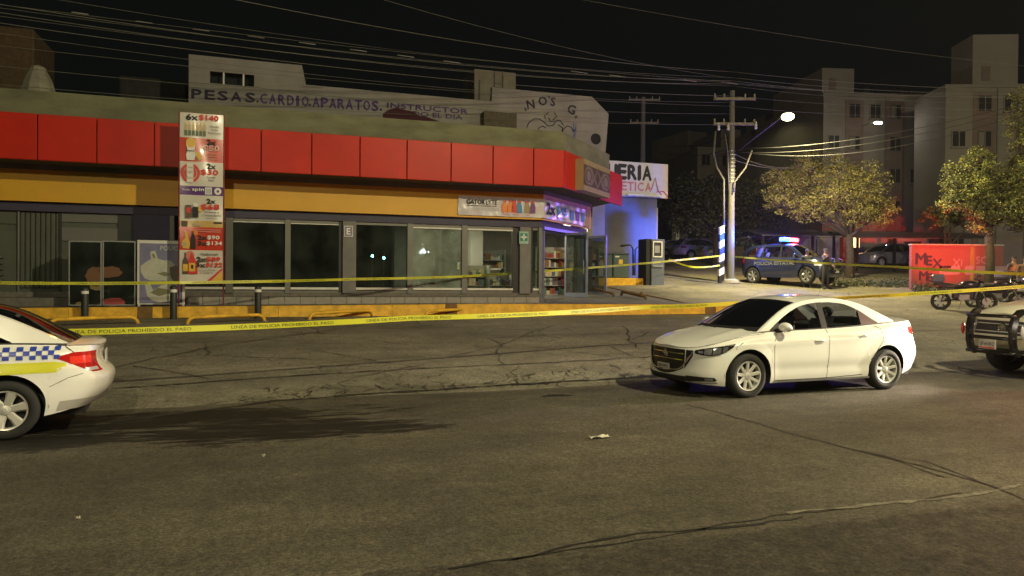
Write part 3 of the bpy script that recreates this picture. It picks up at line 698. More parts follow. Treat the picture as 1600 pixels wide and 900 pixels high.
# ================================================================ electrolyte banner round the corner
K['lona'] = mat('white_vinyl_banner', (.62, .60, .66), .28, var=.06, vs=2, bump=.35, bs=3.5, coat=.4)
VG = VB-.05
ga0 = pv(716, 320, VG).x; gz1 = pv(716, 305, VG).z; gz0 = pv(716, 335.5, VG).z
gb = thing('vinyl_banner', 'long white drinks banner with fruit drinks and 2x price wrapping the shop corner', 'banner', (ga0, VG, gz0))
wv = lambda a, b: .012*math.sin(a*37+b*5)+.008*math.sin(a*11-b*9)
gcorner = uW+.02
m = M(); m.grid(lambda a, b: (ga0+(gcorner-ga0)*a, VG+wv(a, b), gz0+(gz1-gz0)*b), 60, 8)
tg = pch(921, 335, gcorner, VG)[1]
m.grid(lambda a, b: tuple(Vector(chp(gcorner, VG, tg*.9*a, gz0+(gz1-gz0)*b, wv(a+3, b)))), 30, 8); m.part(gb, 'sheet', K['lona'], True)
K['tan'] = mat('tan_board', (.45, .28, .14), .7); chbox(M(), gcorner, VG, tg*.9, tg, gz0-.02, gz1+.02, .02, -.05).part(gb, 'end_board', K['tan'])
gh = gz1-gz0
def gt(s, px, fz, fh, mt, bold=.015, w=None, **kw):
    M().text(s, (pv(px, 400, VG-.03).x, VG-.03, gz0+gh*fz), gh*fh, bold=bold, w=w, lift=.006, **kw).part(gb, 'lettering', mt)
gt('GATOR', 743, .70, .24, K['text_black'], .03, w=.62); gt('LYTE', 767.5, .70, .24, K['text_black'], 0, w=.38)
M().box(pv(729, 400, VG).x, pv(775, 400, VG).x, VG-.032, VG-.029, gz0+gh*.49, gz0+gh*.515).part(gb, 'rule', K['text_black'])
gt('ELECTROLITOS', 759, .36, .13, K['metal'], 0, w=.9)
def bottle(par, x, y, z, h, w, mt, capm, flat=True, t=0):
    m = M(); p = [(-.5, 0), (.5, 0), (.5, .55), (.32, .78), (.32, .86), (-.32, .86), (-.32, .78), (-.5, .55)]
    m.poly([(x+a*w, y, z+b*h) for a, b in p]); m.part(par, 'printed_bottle', mt); M().poly([(x-.3*w, y, z+.87*h), (x+.3*w, y, z+.87*h), (x+.3*w, y, z+h), (x-.3*w, y, z+h)]).part(par, 'printed_cap', capm)
Or = mat('orange_print', (.75, .22, .03), .45); Bl = mat('blue_print', (.03, .22, .45), .45); Pu = mat('purple_print', (.16, .04, .2), .45); Rd = K['red_print']
for px, mt, cp in ((788, Or, Rd), (797, Or, Rd), (803, Rd, Rd), (811, Bl, Rd), (823, K['signcream'], Rd), (832, Pu, Rd)):
    bottle(gb, pv(px, 400, VG-.03).x, VG-.031, gz0+gh*.22, gh*.62, .19, mt, cp)
for i, px in enumerate((790, 806, 825)): gt(('Naranja', 'Ponche', 'Uva')[i], px, .12, .09, K['red_print'], 0)
Vr = Vector((r2, r2, 0))
def gt2(s, t, fz, fh, mt, w=None, bold=.02): M().text(s, tuple(Vector(chp(gcorner, VG, t, gz0+gh*fz, .03))), gh*fh, right=Vr, bold=bold, w=w).part(gb, 'lettering', mt)
gt2('2x', .48, .55, .6, K['text_black'], .75, .05); gt2('$45', 1.5, .55, .5, Bl, 1.0, .03)
for i in range(2): bottle_t = chp(gcorner, VG, 2.4+i*.6, gz0+gh*.2, .03)
for i in range(3):
    m = M(); t0_ = 2.3+i*.55; m.poly([chp(gcorner, VG, t0_, gz0+gh*.2, .032), chp(gcorner, VG, t0_+.35, gz0+gh*.2, .032), chp(gcorner, VG, t0_+.35, gz0+gh*.75, .032), chp(gcorner, VG, t0_, gz0+gh*.75, .032)]).part(gb, 'printed_bottle', (Bl, Pu, Bl)[i])
gt2('ELECTROLITOS', 1.2, .15, .1, K['text_black'], 1.3, 0)
# ================================================================ tall price banner
VP = 21.32
bx0 = pv(281, 300, VP).x; bx1 = pv(348.5, 300, VP).x; bz1 = pv(314, 177.5, VP).z; bz0 = pv(314, 441.5, VP).z; bh = bz1-bz0; bw = bx1-bx0
pb = thing('price_banner', 'tall narrow vertical price banner on two thin red posts in front of the store', 'banner', ((bx0+bx1)/2, VP, .88))
K['redpost'] = mat('thin_red_post', (.22, .02, .03), .5)
for x in (bx0-.02, bx1+.02): M().tube([(x, VP+.02, .86), (x, VP+.02, bz1+.02)], .018, 8).part(pb, 'post', K['redpost'])
for z in (bz0, bz1): M().tube([(bx0-.02, VP+.02, z), (bx1+.02, VP+.02, z)], .012, 6).part(pb, 'crossbar', K['redpost'])
K['vinyl'] = mat('price_banner_vinyl', (.66, .64, .58), .22, var=.04, bump=.3, bs=2.5, coat=.6)
rowc = [(0, .178, 'white'), (.178, .371, 'red'), (.371, .568, 'white'), (.568, .634, 'purple'), (.634, .756, 'white'), (.756, .80, 'gold'), (.80, .873 if False else .862, 'red'), (.862, 1, 'white')]
rowc = [(0, .176, 'white'), (.176, .37, 'red'), (.37, .472, 'white'), (.472, .53, 'white'), (.53, .555, 'white')]
# rows measured down the banner (fraction of height)
ROW = [(177.5, 216, 'vinyl'), (216, 253, 'vred'), (253, 291, 'vinyl'), (291, 305, 'vpurple'), (305, 345, 'vinyl'), (345, 355, 'vgold'), (355, 391, 'vred'), (391, 441.5, 'vinyl')]
K['vred'] = mat('red_banner_vinyl', (.58, .05, .025), .22, var=.04, bump=.3, bs=2.5, coat=.6)
K['vpurple'] = mat('purple_banner_vinyl', (.11, .03, .22), .25, var=.04, coat=.6); K['vgold'] = mat('gold_banner_vinyl', (.62, .42, .12), .25, var=.2, vs=12, coat=.6)
fy = lambda y: bz1-(y-177.5)/(441.5-177.5)*bh
wp = lambda x, z: VP + .014*math.sin(x*5.1+z*1.3)+.01*math.sin(x*2-z*4)
for ya, yb, k in ROW:
    M().grid(lambda a, b: (bx0+bw*a, wp(bx0+bw*a, fy(yb)+(fy(ya)-fy(yb))*b), fy(yb)+(fy(ya)-fy(yb))*b), 10, 5).part(pb, 'banner_section', K[k], True)
yv = VP-.035
def bt(s, fx, y, h, mt, w=None, bold=.02): M().text(s, (bx0+bw*fx, yv, fy(y)), h*bh/264, bold=bold, w=None if w is None else w*bw).part(pb, 'lettering', mt)
def bpoly(pts, mt, name='printed_picture', dy=0): M().poly([(bx0+bw*a, yv-dy, fy(b)) for a, b in pts][::-1]).part(pb, name, mt)
def brect(x0, x1, y0, y1, mt, name='printed_picture', dy=0): bpoly([(x0, y0), (x1, y0), (x1, y1), (x0, y1)], mt, name, dy)
def bcirc(cx, cy, r, mt, ri=0, dy=0, n=20):
    m = M(); q = r*67/66.; vs = []
    for i in range(n):
        a = 2*PI*i/n
        for k in (r, ri): vs.append((bx0+bw*cx+k*bw/67*math.cos(a), yv-dy, fy(cy)+k*bh/264*math.sin(a)))
    m.add(vs, [(2*i, (2*i+2) % (2*n), (2*i+3) % (2*n), 2*i+1) for i in range(n)]).part(pb, 'printed_picture', mt)
B_, Rr, Wt = K['text_black'], K['red_print'], K['white']; dk = mat('dark_print', (.10, .05, .03), .4); ylw = mat('yellow_print', (.72, .45, .05), .4); gr = mat('green_print', (.08, .12, .05), .4); tan = mat('beige_print', (.5, .38, .2), .4); pk = mat('pink_print', (.62, .2, .16), .4)
bt('6x', .27, 184.5, 9, B_, .26, .05); bt('$140', .66, 184.5, 9, Rr, .45, .05)
for i in range(6):
    x = .10+i*.085; brect(x, x+.07, 196, 209, tan); brect(x+.02, x+.05, 192, 195.9, ylw); brect(x, x+.07, 205, 213, gr, dy=.002)
for i, s in enumerate(('Botella', 'Indio', 'Retornable')): bt(s, .80, 197+i*5, 3, B_, (.2, .15, .3)[i], 0)
bpoly([(.14, 226), (.36, 226), (.34, 235), (.36, 243), (.33, 251), (.16, 251), (.14, 243), (.17, 235)], Wt); bcirc(.25, 224, 7.5, ylw, dy=.001); bpoly([(.36, 236), (.46, 240), (.52, 249), (.44, 251), (.36, 243)], ylw, dy=.001); bt('Sixpack', .24, 237, 3.5, B_, .2, .02)
bt('2x', .72, 222, 8, B_, .20, .05); bt('$50', .72, 231.5, 9, Wt, .36, .05); M().text('$50', (bx0+bw*.72, yv-.004, fy(231.5)), 7.6*bh/264, bold=.0, w=.32*bw).part(pb, 'lettering', Rr)
for i in range(3): brect(.62, .85, 239+i*4, 241+i*4, pk)
bcirc(.24, 271, 15, Rr, 11); bcirc(.24, 271, 9.5, Rr, 6, dy=.001); brect(.16, .31, 256, 286, K['sill'], dy=.002)
for i in range(3): bt(('Tecate', 'Light', 'Lata')[i], .235, 262+i*8, 4, dk, .12, 0)
bt('2x', .72, 259.5, 8, B_, .20, .05); bt('$30', .68, 269.5, 9, Rr, .40, .05); bt('Corona', .72, 276.5, 3.5, B_, .2, 0); bt('Cero', .72, 281, 3.5, B_, .14, 0)
bt('spin', .42, 297, 5, Wt, .27, .03); bt('hola', .15, 297, 3, Wt, .16, 0); brect(.58, .74, 292.5, 303.5, K['sill'], dy=.001); brect(.60, .72, 294, 302, K['metal'], dy=.002)
bcirc(.88, 298, 5.5, Wt); bcirc(.88, 298, 2.3, K['vpurple'], dy=.002)
brect(.13, .27, 321, 341, dk); brect(.29, .43, 324, 340, B_); bcirc(.47, 327, 4, ylw); brect(.31, .41, 318, 323, Wt); brect(.15, .25, 325, 333, Rr, dy=.002)
bt('2x', .72, 314, 7, B_, .20, .05); bt('$68', .70, 323.5, 9, Rr, .42, .05); bt('Victoria y', .74, 331.5, 3.5, B_, .34, 0); bt('Corona Extra', .74, 336, 3.5, B_, .42, 0); bt('Lata 355 ml', .74, 340.5, 2.5, B_, .25, 0)
brect(.04, .18, 346, 354, dk, dy=.001); brect(.30, .52, 348, 353, tan); brect(.78, .98, 346.5, 349, B_)
bpoly([(.08, 388), (.05, 378), (.13, 372), (.12, 362), (.18, 362), (.2, 372), (.24, 380), (.22, 389)], ylw); bpoly([(.25, 389), (.25, 373), (.28, 366), (.28, 361), (.33, 361), (.33, 366), (.37, 373), (.37, 389)], B_); bcirc(.36, 363, 4.5, Or); bcirc(.1, 382, 4, tan, dy=.002)
for i, y in enumerate((371, 380)):
    bt(('2x', '3x')[i], .52, y, 6.5, B_, .20, .05); bt(('$90', '$134')[i], (.78, .80)[i], y, 6.5, Wt, (.28, .36)[i], .03)
brect(.4, .95, 358, 359.6, pk); brect(.4, .95, 361, 362.6, pk)
bpoly([(.07, 428), (.07, 408), (.11, 402), (.11, 395), (.15, 395), (.15, 402), (.2, 408), (.2, 428)], dk); bpoly([(.2, 410), (.27, 394), (.40, 410), (.42, 428), (.2, 428)], Rr); bcirc(.24, 399, 7, pk, dy=-.001); brect(.08, .19, 413, 424, ylw, dy=.002); brect(.22, .36, 411, 424, ylw, dy=.002); brect(.26, .32, 414, 420, B_, dy=.003)
for i, y in enumerate((405, 414)):
    bt(('2x', '3x')[i], (.50, .48)[i], y, 7, B_, .21, .05); bt(('$89', '$132')[i], (.78, .80)[i], y, 7, Rr, (.32, .38)[i], .05)
bt('Mega', .56, 397, 2.6, B_, .14, .02); bt('Retornable', .76, 397, 2.6, B_, .26, .02); bt('Corona Extra', .62, 421.5, 3, B_, .4, 0); bt('o Victoria', .62, 425.5, 3, B_, .3, 0)
bpoly([(.62, 439.5), (.99, 418), (.99, 422), (.70, 440.5), (.62, 440.5)], Rr, dy=.001); bpoly([(.72, 440.5), (.99, 423.5), (.99, 440.5)], ylw, dy=.001)
# ================================================================ display cases and poster at the left
VD = 21.95
def casebox(px0, px1, py0, lab):
    a = pv(px0, 480, VD); b = pv(px1, py0, VD)
    t = thing('display_case', lab, 'display case', (a.x, VD, .9))
    M().bbox(a.x, b.x, VD+.03, VD+.75, .9, b.z, .015).part(t, 'cabinet', K['darkmetal'])
    m = M()
    for q in ((a.x, a.x+.03, .93, b.z), (b.x-.03, b.x, .93, b.z), (a.x+.031, b.x-.031, b.z-.03, b.z), (a.x+.031, b.x-.031, .93, .96)): m.box(q[0], q[1], VD, VD+.029, q[2], q[3])
    m.part(t, 'door_frame', K['metal']); M().box(a.x+.03, b.x-.03, VD+.012, VD+.018, .961, b.z-.031).part(t, 'door_pane', K['pane'])
    return t, a.x, b.x, b.z
t, xa, xb, zt = casebox(107, 159, 377, 'left half of the tall dark glass fronted case beside the white poster')
t2_, xa2, xb2, _ = casebox(160, 212, 377, 'right half of the tall dark glass fronted case, next to the white poster')
pz = mat('brown_print', (.16, .07, .03), .5); pkk = mat('dull_red_print', (.35, .06, .06), .5); olv = mat('olive_print', (.2, .16, .05), .5)
yy = VD+.026
def blob(par, cx, cz, rx, rz, mt, y=yy, n=18, sd=1):
    r = random.Random(sd); M().poly([(cx+rx*math.cos(2*PI*i/n)*r.uniform(.85, 1.1), y, cz+rz*math.sin(2*PI*i/n)*r.uniform(.85, 1.1)) for i in range(n)]).part(par, 'printed_picture', mt)
P = lambda px, py: pv(px, py, VD)
yy = VD+.0295
for par, px, py, rx, rz, mt, sd in ((t, 148, 432, .22, .28, pz, 1), (t2_, 172, 425, .28, .16, pz, 2), (t, 150, 448, .15, .1, olv, 3), (t2_, 178, 472, .28, .12, pkk, 4), (t, 125, 475, .12, .06, olv, 5)):
    q = P(px, py); blob(par, q.x, q.z, rx, rz, mt, VD+.010, sd=sd)
a = pv(214, 480, VD-.1); b = pv(289, 376.5, VD-.1)
pt = thing('poster_board', 'white framed blue poster of a pale cap, left of the price banner', 'poster', (a.x, VD-.1, .88))
zb_ = pv(250, 476, VD-.1).z
M().bbox(a.x, b.x, VD-.10, VD-.04, zb_, b.z, .008).part(pt, 'frame', K['sill'])
for x in (a.x+.02, b.x-.06): M().box(x, x+.05, VD-.09, VD-.05, .86, zb_-.001).part(pt, 'leg', K['sill'])
blu = mat('faded_blue_print', (.20, .20, .36), .5, var=.2, vs=3)
x0_, x1_ = pv(218, 400, VD-.1).x, pv(285, 400, VD-.1).x; z0_, z1_ = pv(250, 474, VD-.1).z, pv(250, 380.5, VD-.1).z
M().box(x0_, x1_, VD-.104, VD-.1005, z0_, z1_).part(pt, 'print', blu)
def pp(pts, mt, dy=0): M().poly([((x0_+(x1_-x0_)*x), VD-.107-dy, z1_-(z1_-z0_)*y) for x, y in pts][::-1]).part(pt, 'printed_picture', mt)
pw = mat('pale_print', (.52, .53, .46), .5, var=.15, vs=6); pg_ = mat('greenish_print', (.2, .2, .1), .5)
pp([(.24, .14), (.36, .12), (.42, .25), (.55, .28), (.72, .28), (.82, .35), (.83, .45), (.95, .5), (.95, .68), (.72, .68), (.6, .62), (.25, .62), (.12, .58), (.03, .48), (.03, .38), (.15, .31), (.27, .26)], pw)
pp([(.12, .66), (.22, .64), (.32, .78), (.5, .70), (.72, .66), (.8, .95), (.5, .99), (.3, .95), (.18, .88)], pw, .001)
pp([(.25, .82), (.42, .74), (.62, .76), (.82, .82), (.6, .85), (.45, .88)], pg_, .003); pp([(.28, .18), (.34, .17), (.37, .24), (.33, .25)], pg_, .003); pp([(.4, .50), (.6, .47), (.72, .52), (.6, .55)], pg_, .003); pp([(.7, .40), (.85, .36), (.96, .42), (.96, .66), (.8, .64), (.72, .55)], mat('brown_grey_print', (.13, .11, .09), .5), .004)
M().text('POUCH', (x0_+(x1_-x0_)*.74, VD-.108, z1_-.12), .12, bold=.02, w=.55).part(pt, 'lettering', pw)
# ================================================================ gym building behind the store
K['gymwall'] = mat('pale_gym_wall', (.27, .255, .24), .9, var=.22, vs=.8, bump=.3, bs=10)
VG2 = 31.0
def GP(px, py): return pv(px, py, VG2)
gym = thing('gym_building', 'long pale gym building with painted dark lettering rising behind the store', 'building', (GP(600, 300).x, VG2, 2))
ol = [(295, 82), (472, 104.5), (478, 133), (768, 157), (769, 138.5), (925, 149.5), (951, 178), (946, 240)]
P2 = [GP(*q) for q in ol]; zb_ = 1.4
# squared up: level tops
ztop1 = GP(380, 93).z; z2 = GP(620, 145).z; z3 = GP(850, 144).z
pts = [Vector((P2[0].x, VG2, zb_)), Vector((P2[0].x, VG2, ztop1)), Vector((P2[1].x, VG2, ztop1)), Vector((P2[2].x, VG2, z2)), Vector((P2[3].x, VG2, z2)), Vector((P2[4].x, VG2, z3)), Vector((P2[5].x, VG2, z3)), P2[6], P2[7], Vector((P2[7].x, VG2, zb_))]
w0, w1 = GP(328, 105), GP(397, 137)
hole = [(w0.x, VG2, w1.z), (w1.x, VG2, w1.z), (w1.x, VG2, w0.z-.15), (w0.x, VG2, w0.z-.15)]
vc = GP(931, 217); vr = .26
hole2 = [(vc.x+vr*math.cos(a), VG2, vc.z+vr*math.sin(a)) for a in np.linspace(0, 2*PI, 17)[:-1]]
M().prism(pts, (0, .25, 0), holes=[hole, hole2]).part(gym, 'front_wall', K['gymwall'])
body = [(P2[0].x+.01, zb_), (P2[0].x+.01, ztop1-.3), (P2[1].x-.05, ztop1-.3), (P2[2].x, z2-.3), (P2[4].x+.3, z2-.3), (P2[6].x-.1, z2-.3), (P2[7].x-.06, zb_)]
M().prism([(x, VG2+.6, z) for x, z in body], (0, 9, 0)).part(gym, 'main_block', K['gymwall'])
K['voidblack'] = mat('dark_room', (.01, .01, .012), .8)
M().box(w0.x, w1.x, VG2+.12, VG2+.14, w1.z, w0.z-.15).part(gym, 'window_pane', K['carglass'])
for x in (349.5, 380.5):
    q = GP(x, 120).x; M().box(q-.03, q+.03, VG2+.03, VG2+.11, w1.z+.001, w0.z-.151).part(gym, 'window_mullion', K['sill'])
M().lathe([(vr*.98, 0), (vr*.98, .2), (0, .2)], (vc.x, VG2+.03, vc.z), 20, 'y').part(gym, 'vent_pipe', K['voidblack'])
M().box(GP(480, 150).x, GP(925, 150).x, VG2-.03, VG2-.001, GP(700, 166).z-.02, GP(700, 166).z+.0).part(gym, 'ledge', K['gymwall'])
M().box(P2[0].x, GP(478, 140).x, VG2-.04, VG2-.001, GP(380, 136).z+.0, GP(380, 134.5).z).part(gym, 'ledge', K['gymwall'])
K['paintdark'] = mat('faded_dark_lettering', (.028, .022, .05), .8, var=.3, vs=4); K['paintviolet'] = mat('violet_lettering', (.07, .035, .16), .8, var=.3, vs=4)
def gtx(s, px, py, hpx, mt, wpx=None, bold=.02, slant=0, right=(1, 0, 0), up=(0, 0, 1)):
    c = GP(px, py); sc = (GP(px, py).z-GP(px, py+hpx).z); w = None if wpx is None else GP(px+wpx/2, py).x-GP(px-wpx/2, py).x
    M().text(s, (c.x, VG2-.002, c.z), sc, bold=bold, w=w, right=right, up=up, lift=.004).part(gym, 'lettering', mt)
zt_ = None
for s, xs, k in (('PESAS', (307, 328, 348, 369, 391), 'paintdark'), ('CARDIO', (412, 426, 440, 454, 465, 477), 'paintviolet'), ('APARATOS', (494, 507, 520, 533, 546, 560, 573, 586), 'paintviolet')):
    for ch, x in zip(s, xs): gtx(ch, x, 147+(x-307)*.067, 14 if k == 'paintdark' else 15, K[k], (15 if k == 'paintdark' else 10) if ch != 'I' else 3, .035)
for x in (402.5, 484, 595): gtx('.', x, 152+(x-307)*.067, 3.5, K['paintdark'], 3)
gtx('INSTRUCTOR', 669, 169.5, 8, K['paintviolet'], 126, .03); gtx('TODO EL DIA', 672, 179.5, 7, K['paintviolet'], 102, .03)
for ch, x, y, a, h in (("'", 821, 171, 30, 5), ('N', 829, 163, 12, 13), ('O', 848, 158, 3, 13), ("'", 858, 152, 0, 4), ('S', 864, 159, -5, 13), ('G', 893, 171, -16, 14), ('.', 900, 183, -20, 3.5)):
    a = math.radians(a); gtx(ch, x, y, h, K['paintdark'], None, .03, right=(math.cos(a), 0, math.sin(a)), up=(-math.sin(a), 0, math.cos(a)))
for i, ch in enumerate('UNISEX'): gtx(ch, 898, 193+i*5, 4.5, mat('blue_lettering%d' % i, (.04, .07, .25), .8, var=0) if i == 0 else bpy.data.materials['blue_lettering0'], 4.5, .01)
# painted strongman outline
def curve(pts, r=.022):
    P = [GP(*q) for q in pts]; M().tube([(p.x, VG2-.012, p.z) for p in P], r, 5).part(gym, 'painted_line', K['paintdark'])
for pts in ([(823, 200), (826, 192), (834, 186), (843, 186), (850, 191)], [(840, 206), (842, 200), (848, 197), (853, 200)], [(850, 191), (856, 197), (864, 196), (870, 188), (876, 189), (880, 196)], [(857, 184), (860, 190), (866, 189)], [(852, 186), (851, 180), (857, 176)], [(866, 176), (870, 182), (864, 187)], [(878, 212), (880, 202), (886, 197), (893, 199), (896, 206)], [(872, 195), (879, 200), (878, 206)]): curve(pts)
# maroon patch and dark opening
K['maroon'] = mat('maroon_patch', (.06, .012, .02), .9, var=.4, vs=4)
M().poly([tuple(GP(*q)+Vector((0, -.008, 0))) for q in ((598, 178), (606, 172), (618, 168), (634, 172), (648, 175), (655, 181), (668, 183), (688, 190), (598, 186))]).part(gym, 'paint_patch', K['maroon'])
a, b = GP(751, 199), GP(802, 181)
M().bbox(a.x, b.x, VG2-.5, VG2-.001, a.z-.5, b.z, .02).part(gym, 'brick_box', mat('brown_block', (.10, .085, .055), .9, var=.4, vs=6))
# stair tower on the gym roof
a, b = GP(741, 158), GP(806, 114)
tw = thing('roof_tower', 'small block tower with ladder on the roof of the gym', 'tower', (a.x, VG2+3, z2-.3))
k = 1.12; A = pv(741, 158, VG2+3); B = pv(806, 114, VG2+3)
K['towerwall'] = mat('tower_render', (.20, .185, .15), .9, var=.3, vs=1.5)
M().bbox(A.x, B.x, VG2+3, VG2+5, z2-.3, B.z, .02).part(tw, 'block', K['towerwall'])
m = M()
lx0, lx1 = pv(773, 130, VG2+2.9).x, pv(786, 130, VG2+2.9).x
for x in (lx0, lx1): m.tube([(x, VG2+2.93, z2-.3), (x, VG2+2.93, B.z)], .02, 5)
for i in range(8): z = z2+.1+i*.22; m.tube([(lx0, VG2+2.93, z), (lx1, VG2+2.93, z)], .015, 5)
m.part(tw, 'ladder', K['darkmetal'])
M().box(pv(748, 130, VG2+2.99).x, pv(750, 130, VG2+2.99).x, VG2+2.96, VG2+2.995, z2, pv(748, 125, VG2+2.99).z).part(tw, 'drain_pipe', K['darkmetal'])
# tank and hut far left
A = pv(22, 140, 27); B = pv(97, 140, 27); T = pv(50, 99, 27)
tk = thing('roof_tank', 'pale cone shaped cover on the store roof at far left', 'tank', ((A.x+B.x)/2, 27, zP))
r_ = (B.x-A.x)/2; hh = T.z-zP
M().lathe([(r_, 0), (r_*.92, hh*.3), (r_*.62, hh*.7), (r_*.3, hh*.95), (0, hh)], ((A.x+B.x)/2, 27, zP-.02), 10).part(tk, 'cover', mat('weathered_white_cover', (.26, .25, .19), .8, var=.35, vs=3), 30)
A = pv(-60, 100, 33); B = pv(53, 45, 33)
tk = thing('brick_tower', 'dim brown brick block rising behind the roof at far left', 'tower', (A.x, 33, 2)); M().bbox(A.x-3, B.x, 33, 36, 1.5, B.z, .05).part(tk, 'wall', mat('dim_brown_brick', (.10, .065, .035), .9, var=.4, vs=5))
A = pv(186, 200, 34); B = pv(290, 125, 34)
tk = thing('back_house', 'very dark block house between the roof cover and the gym', 'house', (A.x, 34, 2)); M().bbox(A.x, B.x, 34, 38, 1.5, pv(240, 122, 34).z, .05).part(tk, 'wall', mat('dark_house_wall', (.03, .03, .028), .9, var=.4))
# ================================================================ hairdresser building with sign
VS = 32.0
SP = lambda px, py, V=VS: pv(px, py, V)
sal = thing('salon_building', 'single storey grey walled salon behind the store under a white sign board', 'building', (SP(1000, 400).x, VS, 1.4))
xr = SP(1026, 400).x; zt = SP(980, 303).z
K['salonwall'] = mat('grey_block_wall', (.11, .11, .12), .85, var=.2, vs=1.2, bump=.35, bs=9)
M().bbox(P2[7].x+.1, xr, VS, VS+8, .9, zt, .02).part(sal, 'front_wall', K['salonwall'])
m = M()
for k in range(7): z = 1.6+k*.55; m.box(P2[7].x+.2, xr-.01, VS-.006, VS-.001, z, z+.012)
m.part(sal, 'mortar_lines', mat('mortar_grey', (.14, .14, .145), .9))
M().box(xr-.02, xr+.1, VS+.1, VS+8, 1, zt-.6).part(sal, 'side_wall', K['concrete'])
M().bbox(SP(975, 320).x, SP(1029, 320).x, VS-.35, VS-.001, zt-.12, zt-.02, .01).part(sal, 'canopy_edge', K['sill'])
sb = thing('salon_sign', 'white sign board with black PELUQUERIA and pink ESTETICA on the salon roof', 'sign', (SP(1000, 300).x, VS-.1, zt))
a = SP(925, 310, VS-.15); b = SP(1044, 256, VS-.15); zlo = SP(1010, 308.5, VS-.15).z; zhi = SP(1010, 254.5, VS-.15).z
M().bbox(a.x, b.x, VS-.15, VS-.08, zlo, zhi, .01).part(sb, 'board', mat('white_sign_board', (.66, .64, .70), .5, var=.08, bump=.1))
yb = VS-.152; hgt = zhi-zlo
xl = SP(958, 270, yb).x; xR = SP(1021, 270, yb).x
for i, (ch, px) in enumerate(zip('AIREUQULEP', (1011, 999, 988, 972, 956.5, 940, 925, 910, 896, 880))):
    if px > 935: M().text(ch, (SP(px, 270, yb).x, yb, zlo+hgt*.70), hgt*.40, bold=.045, w=SP(px+6.5, 270, yb).x-SP(px-(6.5 if ch != 'I' else -3.5), 270, yb).x).part(sb, 'lettering', K['text_black'])
pnk = mat('pink_sign_paint', (.55, .20, .26), .6, var=.1)
for i, (ch, px) in enumerate(zip('ACITETSE', (1013, 1001, 993, 985.5, 975, 965, 955, 945))):
    if px > 940: M().text(ch, (SP(px, 270, yb).x, yb, zlo+hgt*.30), hgt*.24, bold=.03, w=SP(px+4.4, 270, yb).x-SP(px-(4.4 if ch != 'I' else -2.8), 270, yb).x).part(sb, 'lettering', pnk)
for pts in (((1018, 296), (1024, 278), (1028, 297), (1034, 305)), ((1026, 300), (1036, 299), (1043, 306), (1040, 311))):
    M().tube([tuple(SP(x, y, yb-.01)) for x, y in pts], .03, 5).part(sb, 'printed_scissors', pnk)
# transformer cabinets on a yellow plinth, booth
VT = 30.0
a = SP(930, 446, VT); b = SP(1016, 434, VT); zg = g(a.x, VT)+.1
pl = thing('cabinet_plinth', 'yellow painted concrete plinth under the two blue grey cabinets', 'plinth', (a.x, VT, zg))
zpl_ = SP(970, 434.5, VT).z
M().bbox(a.x, b.x, VT, VT+1.2, zg-.4, zpl_, .015).part(pl, 'block', K['yellowpaint'])
K['cab'] = mat('blue_grey_cabinet', (.05, .085, .095), .5, var=.12)
for i, (x0, x1, lab) in enumerate(((931, 957, 'left blue grey electrical cabinet on the yellow plinth'), (958, 983, 'right blue grey electrical cabinet with yellow warning label'))):
    c = thing('electrical_cabinet', lab, 'cabinet', (SP(x0, 430, VT+.15).x, VT+.15, zpl_)); A = SP(x0, 397, VT+.15); B = SP(x1, 397, VT+.15)
    M().bbox(A.x, B.x, VT+.15, VT+1.0, zpl_+.002, A.z, .02).part(c, 'body', K['cab']); M().bbox(A.x-.02, B.x+.0, VT+.12, VT+1.02, A.z+.001, A.z+.06, .01).part(c, 'lid', K['cab'])
    M().bbox(A.x+.04, B.x-.04, VT+.135, VT+.149, zpl_+.05, A.z-.05, .004).part(c, 'door', K['cab']); M().box(A.x+.1, A.x+.3, VT+.13, VT+.134, A.z-.14, A.z-.08).part(c, 'name_plate', K['sill'])
    q = SP(x0+12, 409, VT+.13); M().box(q.x-.1, q.x+.1, VT+.129, VT+.1335, q.z-.1, q.z+.1).part(c, 'warning_label', ylw if i else Or)
c = thing('dark_bin', 'black box standing between the open store door and the blue grey cabinets', 'box', (SP(915, 440, VT).x, VT, zg)); M().bbox(SP(914, 440, VT).x, SP(930, 440, VT).x, VT+.1, VT+1., zg, SP(920, 399, VT).z, .02).part(c, 'box_body', K['voidblack']); M().bbox(SP(914, 440, VT).x-.02, SP(930, 440, VT).x+.005, VT+.06, VT+1.03, SP(920, 399, VT).z+.001, SP(920, 399, VT).z+.05, .01).part(c, 'lid', K['darkmetal'])
VX = 29.7
c = thing('meter_booth', 'narrow blue grey booth with a white framed window beside the cabinets', 'booth', (SP(1012, 440, VX).x, VX, zg)); x0, x1 = SP(1010, 440, VX).x, SP(1038, 440, VX).x; z0, z1 = g(x0, VX)+.1, SP(1024, 373.5, VX).z
xm = SP(1018, 400, VX).x
M().bbox(xm, x1, VX, VX+.8, z0-.2, z1, .015).part(c, 'body', mat('blue_grey_booth', (.10, .12, .16), .5, var=.1)); M().bbox(x0, xm-.002, VX+.05, VX+.8, z0-.2, z1, .01).part(c, 'side_panel', K['voidblack'])
m = M(); wa, wb = SP(1020, 400, VX-.02), SP(1035, 376, VX-.02); wz0, wz1 = SP(1027, 402, VX).z, SP(1027, 377, VX).z
for q in ((wa.x, wa.x+.05, wz0, wz1), (wb.x-.05, wb.x, wz0, wz1), (wa.x+.051, wb.x-.051, wz1-.05, wz1), (wa.x+.051, wb.x-.051, wz0, wz0+.05)): m.box(q[0], q[1], VX-.03, VX-.001, q[2], q[3])
